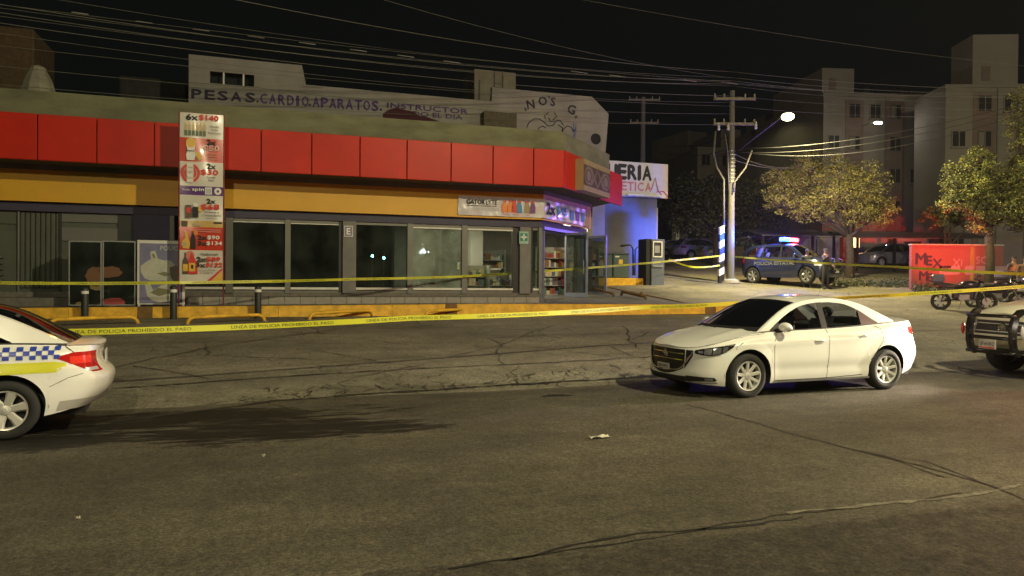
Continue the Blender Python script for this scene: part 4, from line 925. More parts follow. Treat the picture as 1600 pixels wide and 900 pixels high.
m.part(c, 'window_frame', K['sill']); M().box(wa.x+.05, wb.x-.05, VX-.012, VX-.004, wz0+.05, wz1-.05).part(c, 'window_pane', K['text_black']); M().box(wa.x+.1, wb.x-.12, VX-.016, VX-.013, wz0+.2, wz1-.2).part(c, 'meter', K['metal'])
M().bbox(x0+.3, x1-.1, VX-.05, VX-.001, z0+.75, z0+.8, .01).part(c, 'door_handle', K['metal'])
m = M()
cp_ = [SP(984, 383, VT), SP(1000, 381, VT), SP(1004, 388, VT), SP(1004, 430, VT)]; m.tube([(p.x, VT+.9, p.z) for p in cp_], .045, 7)
cp_ = [SP(1010, 384, VT), SP(1005, 389, VT), SP(1004.5, 430, VT)]; m.tube([(p.x+.02, VT+.8, p.z) for p in cp_], .03, 7)
cb = thing('cable_conduit', 'black cable conduits curving down the salon wall beside the booth', 'conduit', (SP(1004, 430, VT).x, VT+.9, zg)); m.part(cb, 'pipe', K['black'], True)
# ================================================================ vehicles
def crom(xs, ys):
    xs = np.array(xs, float); ys = np.array(ys, float)
    d = np.diff(ys)/np.diff(xs); mm = np.zeros_like(ys); mm[1:-1] = (d[:-1]*np.diff(xs)[1:]+d[1:]*np.diff(xs)[:-1])/(xs[2:]-xs[:-2]); mm[0] = d[0]; mm[-1] = d[-1]
    def f(x):
        x = float(min(max(x, xs[0]), xs[-1])); i = int(min(max(np.searchsorted(xs, x)-1, 0), len(xs)-2)); h = xs[i+1]-xs[i]; t = (x-xs[i])/h
        return (2*t**3-3*t*t+1)*ys[i]+(t**3-2*t*t+t)*h*mm[i]+(-2*t**3+3*t*t)*ys[i+1]+(t**3-t*t)*h*mm[i+1]
    return f
def sm(x, a, b): t = clamp((x-a)/(b-a)); return t*t*(3-2*t)
def wheel(car, x, y, R, W_, side, rim='alloy', spokes=8, rr=.66, hub=None):
    """wheel centre (x,y), outer face towards side*y"""
    w = bpy.data.objects.new('wheel', M().lathe([(R*.62, -W_*.35), (R*.62, W_*.1), (R*.12, W_*.1), (0.0, W_*.1)], (x, y, R), 24, 'y').mesh('wheel', K['darkmetal'])) if False else None
    o = side
    def lath(prof, n=40, cap=False): return M().lathe([(r, h*o) for r, h in prof], (x, y, R), n, 'y', cap=cap)
    h = W_/2
    wh = lath([(R*.64, -h*.8), (R*.64, h*.1), (R*.2, h*.12), (0, h*.12)], 28).part(car, 'wheel', K['darkmetal'], 40)
    lath([(R*.66, -h), (R*.9, -h), (R*.985, -h*.8), (R, -h*.45), (R, h*.45), (R*.985, h*.8), (R*.9, h), (R*.78, h*1.03), (R*.69, h*.92), (R*.66, h*.7)], 48).part(wh, 'tyre', K['rubber'], 50)
    lath([(R*.67, h*.75), (R*.665, h*.95), (R*.62, h*.9), (R*.60, h*.5), (R*.60, -h*.5)], 48).part(wh, 'rim', K[rim], 50)
    m = M(); r0, r1 = R*.10, R*.62
    for k in range(spokes):
        a = 2*PI*k/spokes+.2; wd0, wd1 = (.035, .026) if spokes > 7 else (.04, .055)
        wd0 *= R/.31; wd1 *= R/.31
        vs = []
        for rr_, wd, dp in ((r0, wd0, .62), ((r0+r1)/2, (wd0+wd1)/2*.85, .80), (r1, wd1, .92)):
            for sx, dz in ((-1, -.03), (-.6, 0), (.6, 0), (1, -.03)):
                ca, sa = math.cos(a), math.sin(a); px, pz = rr_*ca-sx*wd*sa, rr_*sa+sx*wd*ca
                vs.append((x+px, y+o*(h*dp+dz*.6), R+pz))
        m.add(vs, [(i*4+j, i*4+j+1, i*4+j+5, i*4+j+4) for i in range(2) for j in range(3)])
    m.lathe([(R*.16, h*.4*o), (R*.16, h*.74*o), (R*.12, h*.80*o), (0, h*.81*o)], (x, y, R), 16, 'y'); m.part(wh, 'spokes', K[rim], 40)
    lath([(R*.075, h*.815), (R*.06, h*.84), (0, h*.845)], 12).part(wh, 'hub_cap', K['frost'])
    return wh
class Car:
    def __init__(s, root, sp):
        s.r = root; s.p = sp; L = sp['L']; s.L = L
        o = np.array(sp['outline'], float)   # half outline, front centre to rear centre
        d = np.r_[0, np.cumsum(np.hypot(*np.diff(o, axis=0).T))]; s.T = d[-1]
        s.fx = crom(d, o[:, 0]); s.fy = crom(d, o[:, 1])
        n = 600; s.ts = np.linspace(0, s.T, n); s.xs = np.array([s.fx(t) for t in s.ts]); s.xm = np.maximum.accumulate(s.xs)+np.arange(n)*1e-7
        s.zt = crom(*zip(*sp['shoulder'])); s.zc = crom(*zip(*sp['deck'])); s.wz = crom(*zip(*sp['wz']))
        s.frx = crom(*zip(*sp['front'])); s.rrx = crom(*zip(*sp['rear'])); s.rock = sp.get('rock', .2)
        s.bot = crom(*zip(*sp['bottom'])) if 'bottom' in sp else (lambda x: s.rock)
    def t(s, x): return float(np.interp(x, s.xm, s.ts))
    def S(s, t, z, sgn=-1, off=0):
        """surface of the lower body at outline parameter t and height z"""
        x0, y0 = s.fx(t), max(0, s.fy(t)); L = s.L; zt = s.zt(x0)
        w = s.wz(z); cr = s.p.get('crease', .012)
        cz = s.p.get('crease_z', (.78, .84)); c0 = cz[0]+(cz[1]-cz[0])*x0/L
        y = y0*w*(1 - s.p.get('roll', .07)*sm(z, zt-.11, zt)**2)
        y += cr*(sm(z, c0-.10, c0)-sm(z, c0, c0+.025))*sm(y0, .3, .7)
        c1 = s.p.get('low_crease', .40); y -= .014*math.exp(-((z-c1)/.07)**2)*sm(x0, .9, 1.4)*(1-sm(x0, L-1.4, L-1.1))
        for xc, R in s.p['arches']:   # flared arches
            q = math.hypot(x0-xc, z-s.p['R'])-R
            if -.1 < q < .14: y += .014*(1-abs(q-.0)/.14)*sm(y0, .4, .7)
        fw = max(0, 1-x0/1.0)**1.5; rw = max(0, (x0-(L-.8))/.8)**1.5
        x = x0 + s.frx(z)*fw + s.rrx(z)*rw
        if off:
            e = .004; a = Vector(s.S(t+e, z, sgn))-Vector(s.S(t-e, z, sgn)); b = Vector(s.S(t, z+e, sgn))-Vector(s.S(t, z-e, sgn))
            n = a.cross(b).normalized()*(1 if sgn < 0 else -1)
            if n.y*sgn < 0 and abs(n.y) > .3: n = -n
            elif abs(n.y) <= .3 and n.x*(x0-L/2) < 0: n = -n
            return (x-L/2+n.x*off, y*sgn+n.y*off, z+n.z*off)
        return (x-L/2, y*sgn, z)
    def patch(s, ta, tb, zb, zt, off, name, mt, sides=(-1, 1), nt=16, nz=6, par=None, label=None, thick=True):
        zb = zb if callable(zb) else (lambda a, v=zb: v); zt = zt if callable(zt) else (lambda a, v=zt: v); o = None
        for sg in sides:
            m = M(); m.grid(lambda a, b: s.S(ta+(tb-ta)*a, zb(a)+(zt(a)-zb(a))*b, sg, off), nt, nz)
            o = m.part(par or s.r, name, mt, True, label)
        return o
    def seam(s, pts, off=.0015, w=.009, sides=(-1,), name='door_seam', mt=None):
        for sg in sides:
            m = M(); P = []
            for (xa, za), (xb, zb) in zip(pts, pts[1:]):
                n = max(2, int(math.hypot(xb-xa, zb-za)/.05))
                for i in range(n): P.append((xa+(xb-xa)*i/n, za+(zb-za)*i/n))
            P.append(pts[-1]); vs = []
            for i, (x, z) in enumerate(P):
                a = P[max(0, i-1)]; b = P[min(len(P)-1, i+1)]; d = Vector((b[0]-a[0], b[1]-a[1])).normalized()
                for q in (-1, 1): vs.append(s.S(s.t(x-d.y*w/2*q), z+d.x*w/2*q, sg, off))
            m.add(vs, [(2*i, 2*i+1, 2*i+3, 2*i+2) for i in range(len(P)-1)]); m.part(s.r, name, mt or K['text_black'])
    def build(s, paint, full=True):
        p = s.p; L = s.L; R = p['R']; ts = set(np.linspace(0, s.T, 96).tolist()); A = p['arches']
        for xc, Ra in A:
            for ph in np.linspace(0, PI, 27): ts.add(s.t(xc+Ra*math.cos(ph)))
            ts.add(s.t(xc+Ra)+.0012); ts.add(s.t(xc-Ra)-.0012)
        for x in (p['cowl'], p['deckx']): ts.add(s.t(x)); ts.add(s.t(x)+.001)
        ts = sorted(ts); N = 22; m = M(); bots = []
        def zb(x):
            b = s.bot(x)
            for xc, Ra in A:
                if abs(x-xc) < Ra: b = max(b, R+math.sqrt(max(0, Ra*Ra-(x-xc)**2)))
            return b
        vs = []
        for sg in (-1, 1):
            for t in ts:
                x0 = s.fx(t); b = zb(x0); zt = s.zt(x0); b = min(b, zt-.03)
                for k in range(N+1):
                    q = k/N; q = 1-(1-q)**1.25; vs.append(s.S(t, b+(zt-b)*q, sg))
        C = N+1; n = len(ts); fs = []
        for h in range(2):
            for i in range(n-1):
                for k in range(N):
                    a = (h*n+i)*C+k; f = (a, a+C, a+C+1, a+1); fs.append(f if h == 0 else f[::-1])
        # decks (bonnet and boot), strips across
        Mx = 12
        def deck(i0, i1):
            base = len(vs)
            for i in range(i0, i1+1):
                t = ts[i]; x0 = s.fx(t); e = s.S(t, s.zt(x0), -1)
                for j in range(2*Mx+1):
                    q = -1+j/Mx; zz = e[2]+(s.zc(x0)-e[2])*(1-abs(q)**2.2)
                    ridge = p.get('ridge', .010)*math.exp(-((abs(q)-.62)/.10)**2)*sm(x0, .15, .5)*(1 if x0 < L/2 else 0)
                    bx = e[0] - p.get('bow', .0)*0
                    vs.append((bx, -abs(e[1])*-q if False else abs(e[1])*q, zz+ridge))
            W2 = 2*Mx+1
            for i in range(i1-i0):
                for j in range(2*Mx): a = base+i*W2+j; fs.append((a, a+1, a+W2+1, a+W2))
        ic = min(range(n), key=lambda i: abs(s.fx(ts[i])-p['cowl'])); idk = min(range(n), key=lambda i: abs(s.fx(ts[i])-p['deckx']))
        deck(0, ic); deck(idk, n-1)
        m.add(vs, fs)
        o = m.part(s.r, 'body', paint, 42)
        bm_ = o.modifiers.new('weld', 'WELD'); bm_.merge_threshold = .0008
        # dark wheel housings and floor
        m = M(); yy = p['W']/2-.26
        m.box(.25-L/2, L-.25-L/2, -yy, yy, max(.17, s.rock-.01), .58)
        m.part(s.r, 'underbody', K['black'])
        for xc, Ra in A:
            for sg in (-1, 1):
                mm_ = M(); y0, y1 = sg*(p['W']/2-.30), sg*(p['W']/2-.045)
                mm_.grid(lambda a, b: (xc-L/2+(Ra+.012)*math.cos(PI*a), y0+(y1-y0)*b, R+(Ra+.012)*math.sin(PI*a)), 18, 1); mm_.part(s.r, 'wheel_housing', K['black'])
        s.ax = [a[0]-L/2 for a in A]
    # greenhouse -------------------------------------------------
    def house(s, paint, glass, detail=True):
        p = s.p; L = s.L; gh = p['gh']; Rf = crom(*zip(*gh['rail'])); x0, x1 = gh['rail'][0][0], gh['rail'][-1][0]
        xa, xb = gh['wsx'], gh['rwx']   # windscreen top and rear window top
        s.Rf = Rf
        yb = lambda x: abs(s.S(s.t(x), s.zt(x)-.002)[1])-.012
        tum = gh.get('tum', .36)
        def G(x, z, sg=-1, off=0):
            zz = max(0, z-s.zt(x)); y = yb(x)-tum*zz-.10*zz*zz; return (x-L/2, sg*(y+off), z)
        s.G = G
        def top(x, q, off=0):
            y = abs(G(x, Rf(x))[1]); z = Rf(x); bulge = 0
            k0 = gh.get('bulge', (.22, .12)); 
            if x < xa: bulge = -(k0[0]+(k0[1]-k0[0])*(x-x0)/(xa-x0))
            elif x < xa+.7: bulge = -k0[1]*(1-sm(x, xa, xa+.7))
            elif x > xb: bulge = gh.get('rb', .12)*sm(x, xb-.25, xb+.3)
            elif x > xb-.25: bulge = gh.get('rb', .12)*sm(x, xb-.25, xb+.3)
            crown = gh.get('crown', .055)*sm(x, x0, xa)*(1-sm(x, xb, x1))
            w = 1-q*q
            return (x-L/2+bulge*w, q*y, z+crown*(1-abs(q)**2.6)+off)
        s.top = top
        def band(xs, xe, name, mt, n=14, qa=-1, qb=1, off=0):
            return M().grid(lambda a, b: top(xs+(xe-xs)*b, qa+(qb-qa)*a, off), 20, n).part(s.r, name, mt, True)
        band(x0+.02, xa-.01, 'windscreen', glass, 12, -.955, .955, -.004); band(xa-.005, xb+.005, 'roof', paint, 18)
        rb_ = gh.get('rwend', x1); band(xb+.01, rb_-.02, 'rear_window', glass, 12, -.94, .94, -.004)
        for q in (-1, 1):
            band(x0+.0, xa-.0, 'windscreen_pillar', paint, 12, q, q*.95); band(xb, x1, 'rear_pillar', paint, 12, q, q*.935)
            band(x0+.02, xa-.01, 'windscreen_edge', K['text_black'], 12, q*.955, q*.925, .001)
        band(x0+.02, x0+.10, 'windscreen_edge', K['text_black'], 3, -.95, .95, .0015); band(xa-.05, xa-.008, 'windscreen_edge', K['text_black'], 3, -.92, .92, .0015)
        # side: window band
        Wb = lambda x: s.zt(x)+gh.get('wb', .012); rw = gh.get('railw', .045)
        wt = crom(*zip(*gh['wintop'])); Wt = lambda x: max(Wb(x), min(wt(x), Rf(x)-.012))
        def pan(xs, xe, zb, zt, off, name, mt, n=24, nz=4, sides=(-1, 1)):
            for sg in sides: M().grid(lambda a, b: G(xs+(xe-xs)*a, zb(xs+(xe-xs)*a)+(zt(xs+(xe-xs)*a)-zb(xs+(xe-xs)*a))*b, sg, off), n, nz).part(s.r, name, mt, True)
        s.pan = pan
        wx0, wx1 = gh['win'][0], gh['win'][1]
        pan(x0, x1, lambda x: Wt(x) if wx0 < x < wx1 else s.zt(x)-.01, lambda x: Rf(x), .0, 'roof_rail', paint, 70, 3)
        pan(x0, x1, lambda x: s.zt(x)-.012, lambda x: min(s.zt(x)+gh.get('wb', .012)+.004, Rf(x)), .004, 'belt_moulding', K['text_black'], 50, 1)
        for a, b, nm in gh['glass']: pan(a, b, Wb, lambda x: Wt(x)+.003, -.006, nm, glass)
        for a, b in gh['black']: pan(a, b, Wb, lambda x: Wt(x)+.003, .002, 'door_pillar', gh.get('pillar_mat', K['black']), 6)
        M().grid(lambda a, b: top(xb+.01+(rb_-xb)*b*.06, -.94+1.88*a, .002), 16, 2).part(s.r, 'rear_window_edge', K['text_black'])
        if detail:
            zf = s.rock+.12; yw = p['W']/2-.18; X = lambda x: x-L/2; xd = x0+.25
            M().bbox(X(x0-.15), X(xd+.30), -yw, yw, .55, s.zt(xd)-.05, .05).part(s.r, 'dashboard', K['interior'])
            for sx in (gh['seat'], gh['seat']+.85):
                for sy in ((-.36, .36) if sx == gh['seat'] else (-.38, .38)):
                    m = M(); m.bbox(X(sx), X(sx+.5), sy-.23, sy+.23, .38, .58, .05)
                    m.grid(lambda a, b: (X(sx+.46)+.22*b+.05*math.cos(2*PI*a), sy+.22*math.sin(2*PI*a)*(1-.15*b), .5+.60*b), 12, 4)
                    m.ball((X(sx+.70), sy, 1.17), (.05, .13, .09), 10, 6); m.part(s.r, 'seat', K['interior'], 40)
            M().bbox(X(gh['rwx']+.1), X(min(p['deckx'], s.L-.3)), -yw, yw, .8, s.zt(gh['rwx'])-.02, .02).part(s.r, 'parcel_shelf', K['interior'])
            m = M(); m.tube([(X(xd+.42)+.03*math.cos(a)*0-.10*math.sin(a), .36+.17*math.cos(a), .93+.14*math.sin(a)) for a in np.linspace(0, 2*PI, 19)], .015, 6); m.part(s.r, 'steering_wheel', K['black'], True)
            m = M(); c0 = top(xa-.12, 0); m.ball((c0[0]+.03, 0, c0[2]-.07), (.02, .11, .035), 10, 6); m.part(s.r, 'rear_view_mirror', K['black'], True)
    def mirror(s, x, z, paint, sides=(-1, 1)):
        for sg in sides:
            b = s.S(s.t(x), s.zt(x)-.01, sg); y = b[1]; m = M()
            m.ball((b[0]+.03, y+sg*.13, z), (.075, .115, .07), 16, 10)
            o = m.part(s.r, 'wing_mirror', paint, True)
            M().ball((b[0]+.05, y+sg*.13, z-.012), (.068, .105, .068), 14, 8).part(o, 'mirror_glass', K['chrome'], True)
            M().tube([(b[0]+.0, y-sg*.02, z-.06), (b[0]+.03, y+sg*.08, z-.045)], [.04, .03], 8).part(o, 'mirror_foot', K['black'])
    def handle(s, x, z, sides=(-1, 1), mt=None):
        for sg in sides:
            a = s.S(s.t(x-.09), z, sg, .004); b = s.S(s.t(x+.09), z+.006, sg, .004); c = s.S(s.t(x), z+.003, sg, .03)
            M().tube([a, (a[0]+.02, a[1]+sg*.02, a[2]), c, (b[0]-.02, b[1]+sg*.02, b[2]), b], [.008, .013, .014, .013, .008], 8).part(s.r, 'door_handle', mt or K['whitepaint'], True)
def sedan_outline(L, W, nose=1.0):
    h = W/2
    return [(0, 0), (.012, .25*h), (.05, .47*h), (.13, .68*h), (.27, .86*h), (.52, .955*h), (.9, .99*h), (1.5, h), (L*.5, h), (L-1.3, h), (L-.75, .975*h), (L-.38, .90*h), (L-.16, .76*h), (L-.06, .55*h), (L-.015, .28*h), (L, 0)]
def place(root, px, py, X_front, ang):
    pass
# ---- the white sedan in the road
K['amber'] = mat('amber_lens', (.8, .25, .02), .2, var=0); K['redlens'] = mat('red_lamp_lens', (.45, .015, .012), .12, var=.1, vs=30, coat=1)
K['plate'] = mat('number_plate', (.62, .62, .58), .5, var=0)
L = 4.5
sed = dict(L=L, W=1.75, R=.318, outline=sedan_outline(L, 1.75), arches=[(.86, .385), (3.50, .385)], rock=.20,
  bottom=[(0, .22), (.3, .19), (.6, .17), (1.3, .20), (3.0, .21), (3.9, .24), (4.2, .30), (4.5, .36)],
  shoulder=[(0, .70), (.12, .725), (.3, .78), (.6, .85), (1.0, .915), (1.3, .935), (2.0, .955), (2.8, .985), (3.4, 1.02), (3.8, 1.045), (4.1, 1.06), (4.35, 1.065), (4.5, 1.05)],
  deck=[(0, .72), (.12, .76), (.3, .825), (.6, .90), (1.0, .975), (1.3, 1.0), (3.4, 1.09), (3.8, 1.105), (4.1, 1.11), (4.38, 1.105), (4.5, 1.07)],
  wz=[(.15, .93), (.22, .955), (.35, .985), (.5, 1.0), (.68, 1.0), (.8, .992), (.9, .972), (1.0, .945), (1.12, .91)],
  front=[(.15, .10), (.24, .02), (.32, 0), (.45, .02), (.55, .035), (.66, .05), (.75, .10), (.9, .25)],
  rear=[(.2, -.2), (.35, -.09), (.48, -.01), (.62, 0), (.75, -.06), (.95, -.12), (1.05, -.09), (1.1, -.10)],
  cowl=1.20, deckx=3.70, crease_z=(.74, .90), ridge=.012,
  gh=dict(rail=[(1.10, .935), (1.35, 1.09), (1.65, 1.255), (1.95, 1.36), (2.3, 1.41), (2.6, 1.42), (2.95, 1.385), (3.25, 1.30), (3.52, 1.185), (3.78, 1.07)], wsx=1.93, rwx=2.98,
    wintop=[(1.30, .96), (1.5, 1.09), (1.7, 1.20), (1.95, 1.30), (2.3, 1.355), (2.6, 1.36), (2.9, 1.315), (3.12, 1.22), (3.32, 1.10), (3.43, 1.04)], win=(1.30, 3.43),
    glass=[(1.50, 2.27, 'front_window'), (2.40, 3.04, 'rear_door_window')], black=[(1.30, 1.49), (2.28, 2.39)], seat=1.95, tum=.34, crown=.05))
sc_root = thing('white_sedan', 'white four door sedan stopped on the road facing left, door windows open to view', 'car', (0, 0, 0), rot=math.radians(21.4))
sc_root['label'] = 'white four door sedan standing on the road in front of the corner, facing left'
FW = pd(1166, 589, 10.55); wx, wy = uv2w(FW.x, FW.y)
# local front wheel (near side) = (.86-L/2, -.79)
al = math.radians(21.4); lx, ly = .86-L/2, -.80
sc_root.location = (wx-(lx*math.cos(al)-ly*math.sin(al)), wy-(lx*math.sin(al)+ly*math.cos(al)), .008)
C1 = Car(sc_root, sed); C1.build(K['whitepaint']); C1.house(K['whitepaint'], K['carglass'])
for x in (.86, 3.50):
    for sg in (-1, 1): wheel(sc_root, x-L/2, sg*.765, .318, .20, sg, spokes=9)
C1.pan(3.07, 3.42, lambda x: C1.zt(x)+.012, lambda x: max(C1.zt(x)+.013, min(crom(*zip(*sed['gh']['wintop']))(x), C1.Rf(x)-.012))+.003, .002, 'quarter_trim', mat('brown_quarter_trim', (.10, .065, .06), .35))
C1.mirror(1.42, 1.01, K['whitepaint']); C1.handle(2.12, .80); C1.handle(2.98, .85)
C1.seam([(1.33, .22), (1.30, .5), (1.30, .80), (1.40, .945)]); C1.seam([(2.30, .22), (2.32, .6), (2.33, .965)]); C1.seam([(3.14, .48), (3.24, .60), (3.42, .78), (3.40, .95), (3.30, 1.0)]); C1.seam([(1.33, .235), (2.3, .235), (3.0, .26)]); C1.seam([(.62, .70), (.62, .74), (.75, .80)])
M().grid(lambda a, b: Vector(C1.S(C1.t(1.3+1.85*a), .20+.03*b, -1, .004)), 20, 1).part(sc_root, 'sill_trim', K['metal'])
tn = C1.t(.125)   # y about .59
# grille: dark V shape with chrome frame
def gz(a): return .42+.0*a
C1.patch(0, C1.t(.05), lambda a: .31+.10*a**2, lambda a: .675+.0*a, .004, 'grille', K['black'], nt=12, nz=10)
C1.patch(C1.t(.055), C1.t(.10), lambda a: .40+.20*a, lambda a: .672, .0045, 'grille', K['black'], nt=8, nz=6)
for z in (.52, .61): C1.patch(0, C1.t(.045), z, z+.012, .010, 'grille_bar', K['chrome'], nt=10, nz=1)
for sg in (-1, 1):
    P_ = [C1.S(C1.t(x), z, sg, .012) for x, z in ((.10, .66), (.08, .59), (.06, .50), (.042, .425), (.025, .385))]+[C1.S(.12, .365, sg, .012), C1.S(.0, .360, sg, .012)]
    M().tube(P_, .014, 6).part(sc_root, 'grille_frame', K['chrome'], True)
m = M(); c = Vector(C1.S(0, .60, 1)); m.lathe([(.045, .0), (.055, -.008), (.062, -.002), (.05, .0)], (c.x-.008, 0, .60), 20, 'x'); m.box(c.x-.015, c.x-.012, -.06, .06, .592, .608); m.part(sc_root, 'badge', K['chrome'])
C1.patch(0, C1.t(.10), .215, .30, .006, 'lower_intake', K['black'], nt=10, nz=3)
C1.patch(C1.t(.07), C1.t(.36), lambda a: .235+.02*a, lambda a: .315-.012*a-.03*(a > .95), .0055, 'fog_recess', K['black'], nt=14, nz=3)
C1.patch(C1.t(.22), C1.t(.31), .255, .295, .012, 'fog_lamp', K['lampglass'], nt=6, nz=3); C1.patch(C1.t(.22), C1.t(.31), .258, .29, .009, 'fog_reflector', K['frost'], nt=6, nz=3)
C1.patch(C1.t(.06), C1.t(.37), .222, .235, .010, 'chrome_strip', K['chrome'], nt=14, nz=1)
# headlamps
hb = lambda a: .635-.035*math.sin(PI*a)+.135*a**3; ht = lambda a: .675+.105*a**.8
C1.patch(C1.t(.11), C1.t(.60), hb, ht, .003, 'headlamp', K['black'], nt=20, nz=5)
C1.patch(C1.t(.125), C1.t(.60), hb, ht, .010, 'headlamp_lens', K['lampglass'], nt=20, nz=5)
for x0, x1, za, zb_ in ((.135, .18, .64, .672), (.19, .265, .622, .708), (.28, .385, .618, .725), (.41, .48, .66, .745)): C1.patch(C1.t(x0), C1.t(x1), za, zb_, .006, 'lamp_bowl', K['frost'], nt=5, nz=4)
C1.patch(C1.t(.13), C1.t(.56), lambda a: hb(a)+.006, lambda a: hb(a)+.014, .007, 'chrome_strip', K['chrome'], nt=16, nz=1)
pc = Vector(C1.S(0, .42, -1)); plt = M(); plt.bbox(pc.x-.028, pc.x-.018, -.155, .155, .375, .455, .003); o = plt.part(sc_root, 'number_plate', K['plate'])
M().text('UKN-38-52', (pc.x-.029, 0, .415), .045, right=(0, -1, 0), up=(0, 0, 1), w=.25, bold=.01).part(o, 'lettering', K['text_black'])
# tail lamps, wipers, antenna
C1.patch(C1.t(4.08), C1.t(4.42), lambda a: .86-.06*a, lambda a: .965+.03*a, .006, 'tail_lamp', K['redlens'], nt=12, nz=4)
for y0, y1 in ((-.60, -.05), (.0, .52)):
    pts = [C1.top(1.12+.06*i, (y0+(y1-y0)*i/4)/.78, .012) for i in range(5)]; M().tube([(p[0], y0+(y1-y0)*i/4, C1.top(1.12+.012*i, (y0+(y1-y0)*i/4)/.8)[2]+.015) for i, p in enumerate(pts)], .008, 5).part(sc_root, 'wiper', K['black'])
M().tube([C1.top(2.9, 0, .0), Vector(C1.top(2.9, 0, .0))+Vector((.10, 0, .15))], .004, 5).part(sc_root, 'antenna', K['black'])
C1.seam([(1.18, .915), (.9, .89), (.6, .845), (.35, .79), (.2, .752)], name='bonnet_seam', sides=(-1, 1), w=.005)
# ---- patrol car, left edge
L2 = 4.4
pat = dict(L=L2, W=1.73, R=.30, outline=sedan_outline(L2, 1.73), arches=[(.86, .365), (3.46, .365)], rock=.20,
  bottom=[(0, .22), (.3, .19), (.6, .17), (1.3, .20), (3.0, .21), (3.85, .22), (4.1, .26), (4.4, .34)],
  shoulder=[(0, .72), (.3, .78), (.6, .84), (1.0, .90), (1.3, .92), (2.0, .93), (2.8, .95), (3.4, .96), (3.8, .945), (4.1, .93), (4.3, .925), (4.4, .91)],
  deck=[(0, .74), (.3, .82), (.6, .89), (1.0, .96), (1.3, .98), (3.4, .99), (3.8, .98), (4.1, .97), (4.3, .965), (4.4, .94)],
  wz=sed['wz'], front=sed['front'], rear=[(.2, -.26), (.3, -.14), (.42, -.03), (.50, 0), (.60, 0), (.68, -.07), (.85, -.11), (.96, -.07), (1.0, -.07)], cowl=1.2, deckx=3.92, crease_z=(.6, .72), crease=.010, roll=.10,
  gh=dict(rail=[(1.10, .92), (1.35, 1.06), (1.65, 1.22), (1.95, 1.33), (2.3, 1.39), (2.7, 1.39), (3.1, 1.335), (3.4, 1.24), (3.7, 1.10), (3.98, .955)], wsx=1.93, rwx=3.1,
    wintop=[(1.30, .94), (1.5, 1.06), (1.7, 1.17), (1.95, 1.27), (2.3, 1.33), (2.7, 1.33), (3.0, 1.27), (3.2, 1.17), (3.4, 1.03), (3.5, .98)], win=(1.30, 3.5),
    glass=[(1.50, 2.27, 'front_window'), (2.38, 3.0, 'rear_door_window'), (3.05, 3.44, 'quarter_window')], black=[(1.30, 1.49), (2.28, 2.37), (3.005, 3.045)], seat=1.95, tum=.34, crown=.05))
al = math.radians(26.0)
pr = thing('patrol_car', 'white patrol car with blue checkers and yellow stripe at the left edge', 'car', (0, 0, 0), rot=al)
RW = pd(9, 655, 7.45); wx, wy = uv2w(RW.x, RW.y); lx, ly = 3.46-L2/2, -.79
pr.location = (wx-(lx*math.cos(al)-ly*math.sin(al)), wy-(lx*math.sin(al)+ly*math.cos(al)), .008)
C2 = Car(pr, pat); C2.build(K['whitepaint']); C2.house(K['whitepaint'], glassmat('tinted_rear_glass', (.12, .12, .13), .7))
for x in (.86, 3.46):
    for sg in (-1, 1): wheel(pr, x-L2/2, sg*.755, .30, .20, sg, spokes=6, rim='hubcap' if 'hubcap' in K else 'alloy')
C2.patch(C2.t(3.93), C2.T-.50, lambda a: .80-.16*min(1, a*1.5)**1.2, lambda a: .825+.035*min(1, a*3), .004, 'tail_lamp', K['redlens'], nt=18, nz=6)
C2.patch(C2.t(4.20), C2.T-.56, lambda a: .655, lambda a: .69, .007, 'reversing_lamp', K['frost'], nt=8, nz=2)
C2.patch(C2.t(4.06), C2.t(4.28), lambda a: .74, lambda a: .82, .007, 'lamp_bowl', mat('bright_red_lens', (.8, .05, .03), .1, var=.2, vs=60), nt=8, nz=2)
bl = mat('blue_checker_film', (.03, .06, .40), .35); yl = mat('yellow_stripe_film', (.62, .62, .04), .35, var=.05)
ck = .058
for i in range(0, 62):
    x = 3.90-i*ck
    for r_i in range(3):
        if (i+r_i) % 2 == 0 and x > .9: C2.patch(C2.t(x), C2.t(x+ck), .805+r_i*.041, .805+(r_i+1)*.041, .007, 'checker', bl, sides=(-1,), nt=2, nz=2)
C2.patch(C2.t(.9), C2.t(4.02), lambda a: .665+.055*sm(a, .96, 1), lambda a: .775-.02*sm(a, .96, 1), .002, 'side_stripe', yl, sides=(-1,), nt=50, nz=3)
C2.seam([(3.98, .955), (4.0, .92), (4.1, .86)], name='boot_seam'); C2.seam([(3.84, .52), (4.0, .60), (4.15, .635)], name='bumper_seam', w=.005); C2.seam([(3.05, .46), (3.2, .62), (3.42, .80), (3.36, .93)])
C2.patch(C2.t(3.95), C2.T, lambda a: .255+.06*a, lambda a: .36+.03*a, .003, 'bumper_skirt', mat('grey_bumper_skirt', (.42, .41, .38), .4), nt=20, nz=3)
C2.handle(2.95, .86)
m = M(); q = C2.top(3.9, -.62, .02); ar = mat('lit_amber_lamp', (1, .35, .02), .4, var=0, emit=14, ecol=(1, .30, .03))
# amber beacon glowing inside the rear window
q = C2.top(3.72, -.62, -.05); M().ball((q[0], q[1], q[2]-.03), (.035, .05, .025), 10, 6).part(pr, 'amber_lamp', ar)
ld = bpy.data.lights.new('amber_light', 'POINT'); ld.energy = 2.5; ld.color = (1, .4, .05); ld.shadow_soft_size = .04; lo = bpy.data.objects.new('amber_light', ld); COL.objects.link(lo); lo.parent = pr; lo.location = (q[0]+.12, q[1], q[2]+.12)
q = Vector(C2.S(C2.T, .76, 1)); M().box(q.x+.012, q.x+.022, -.16, .16, .69, .83).part(pr, 'number_plate', K['plate'])
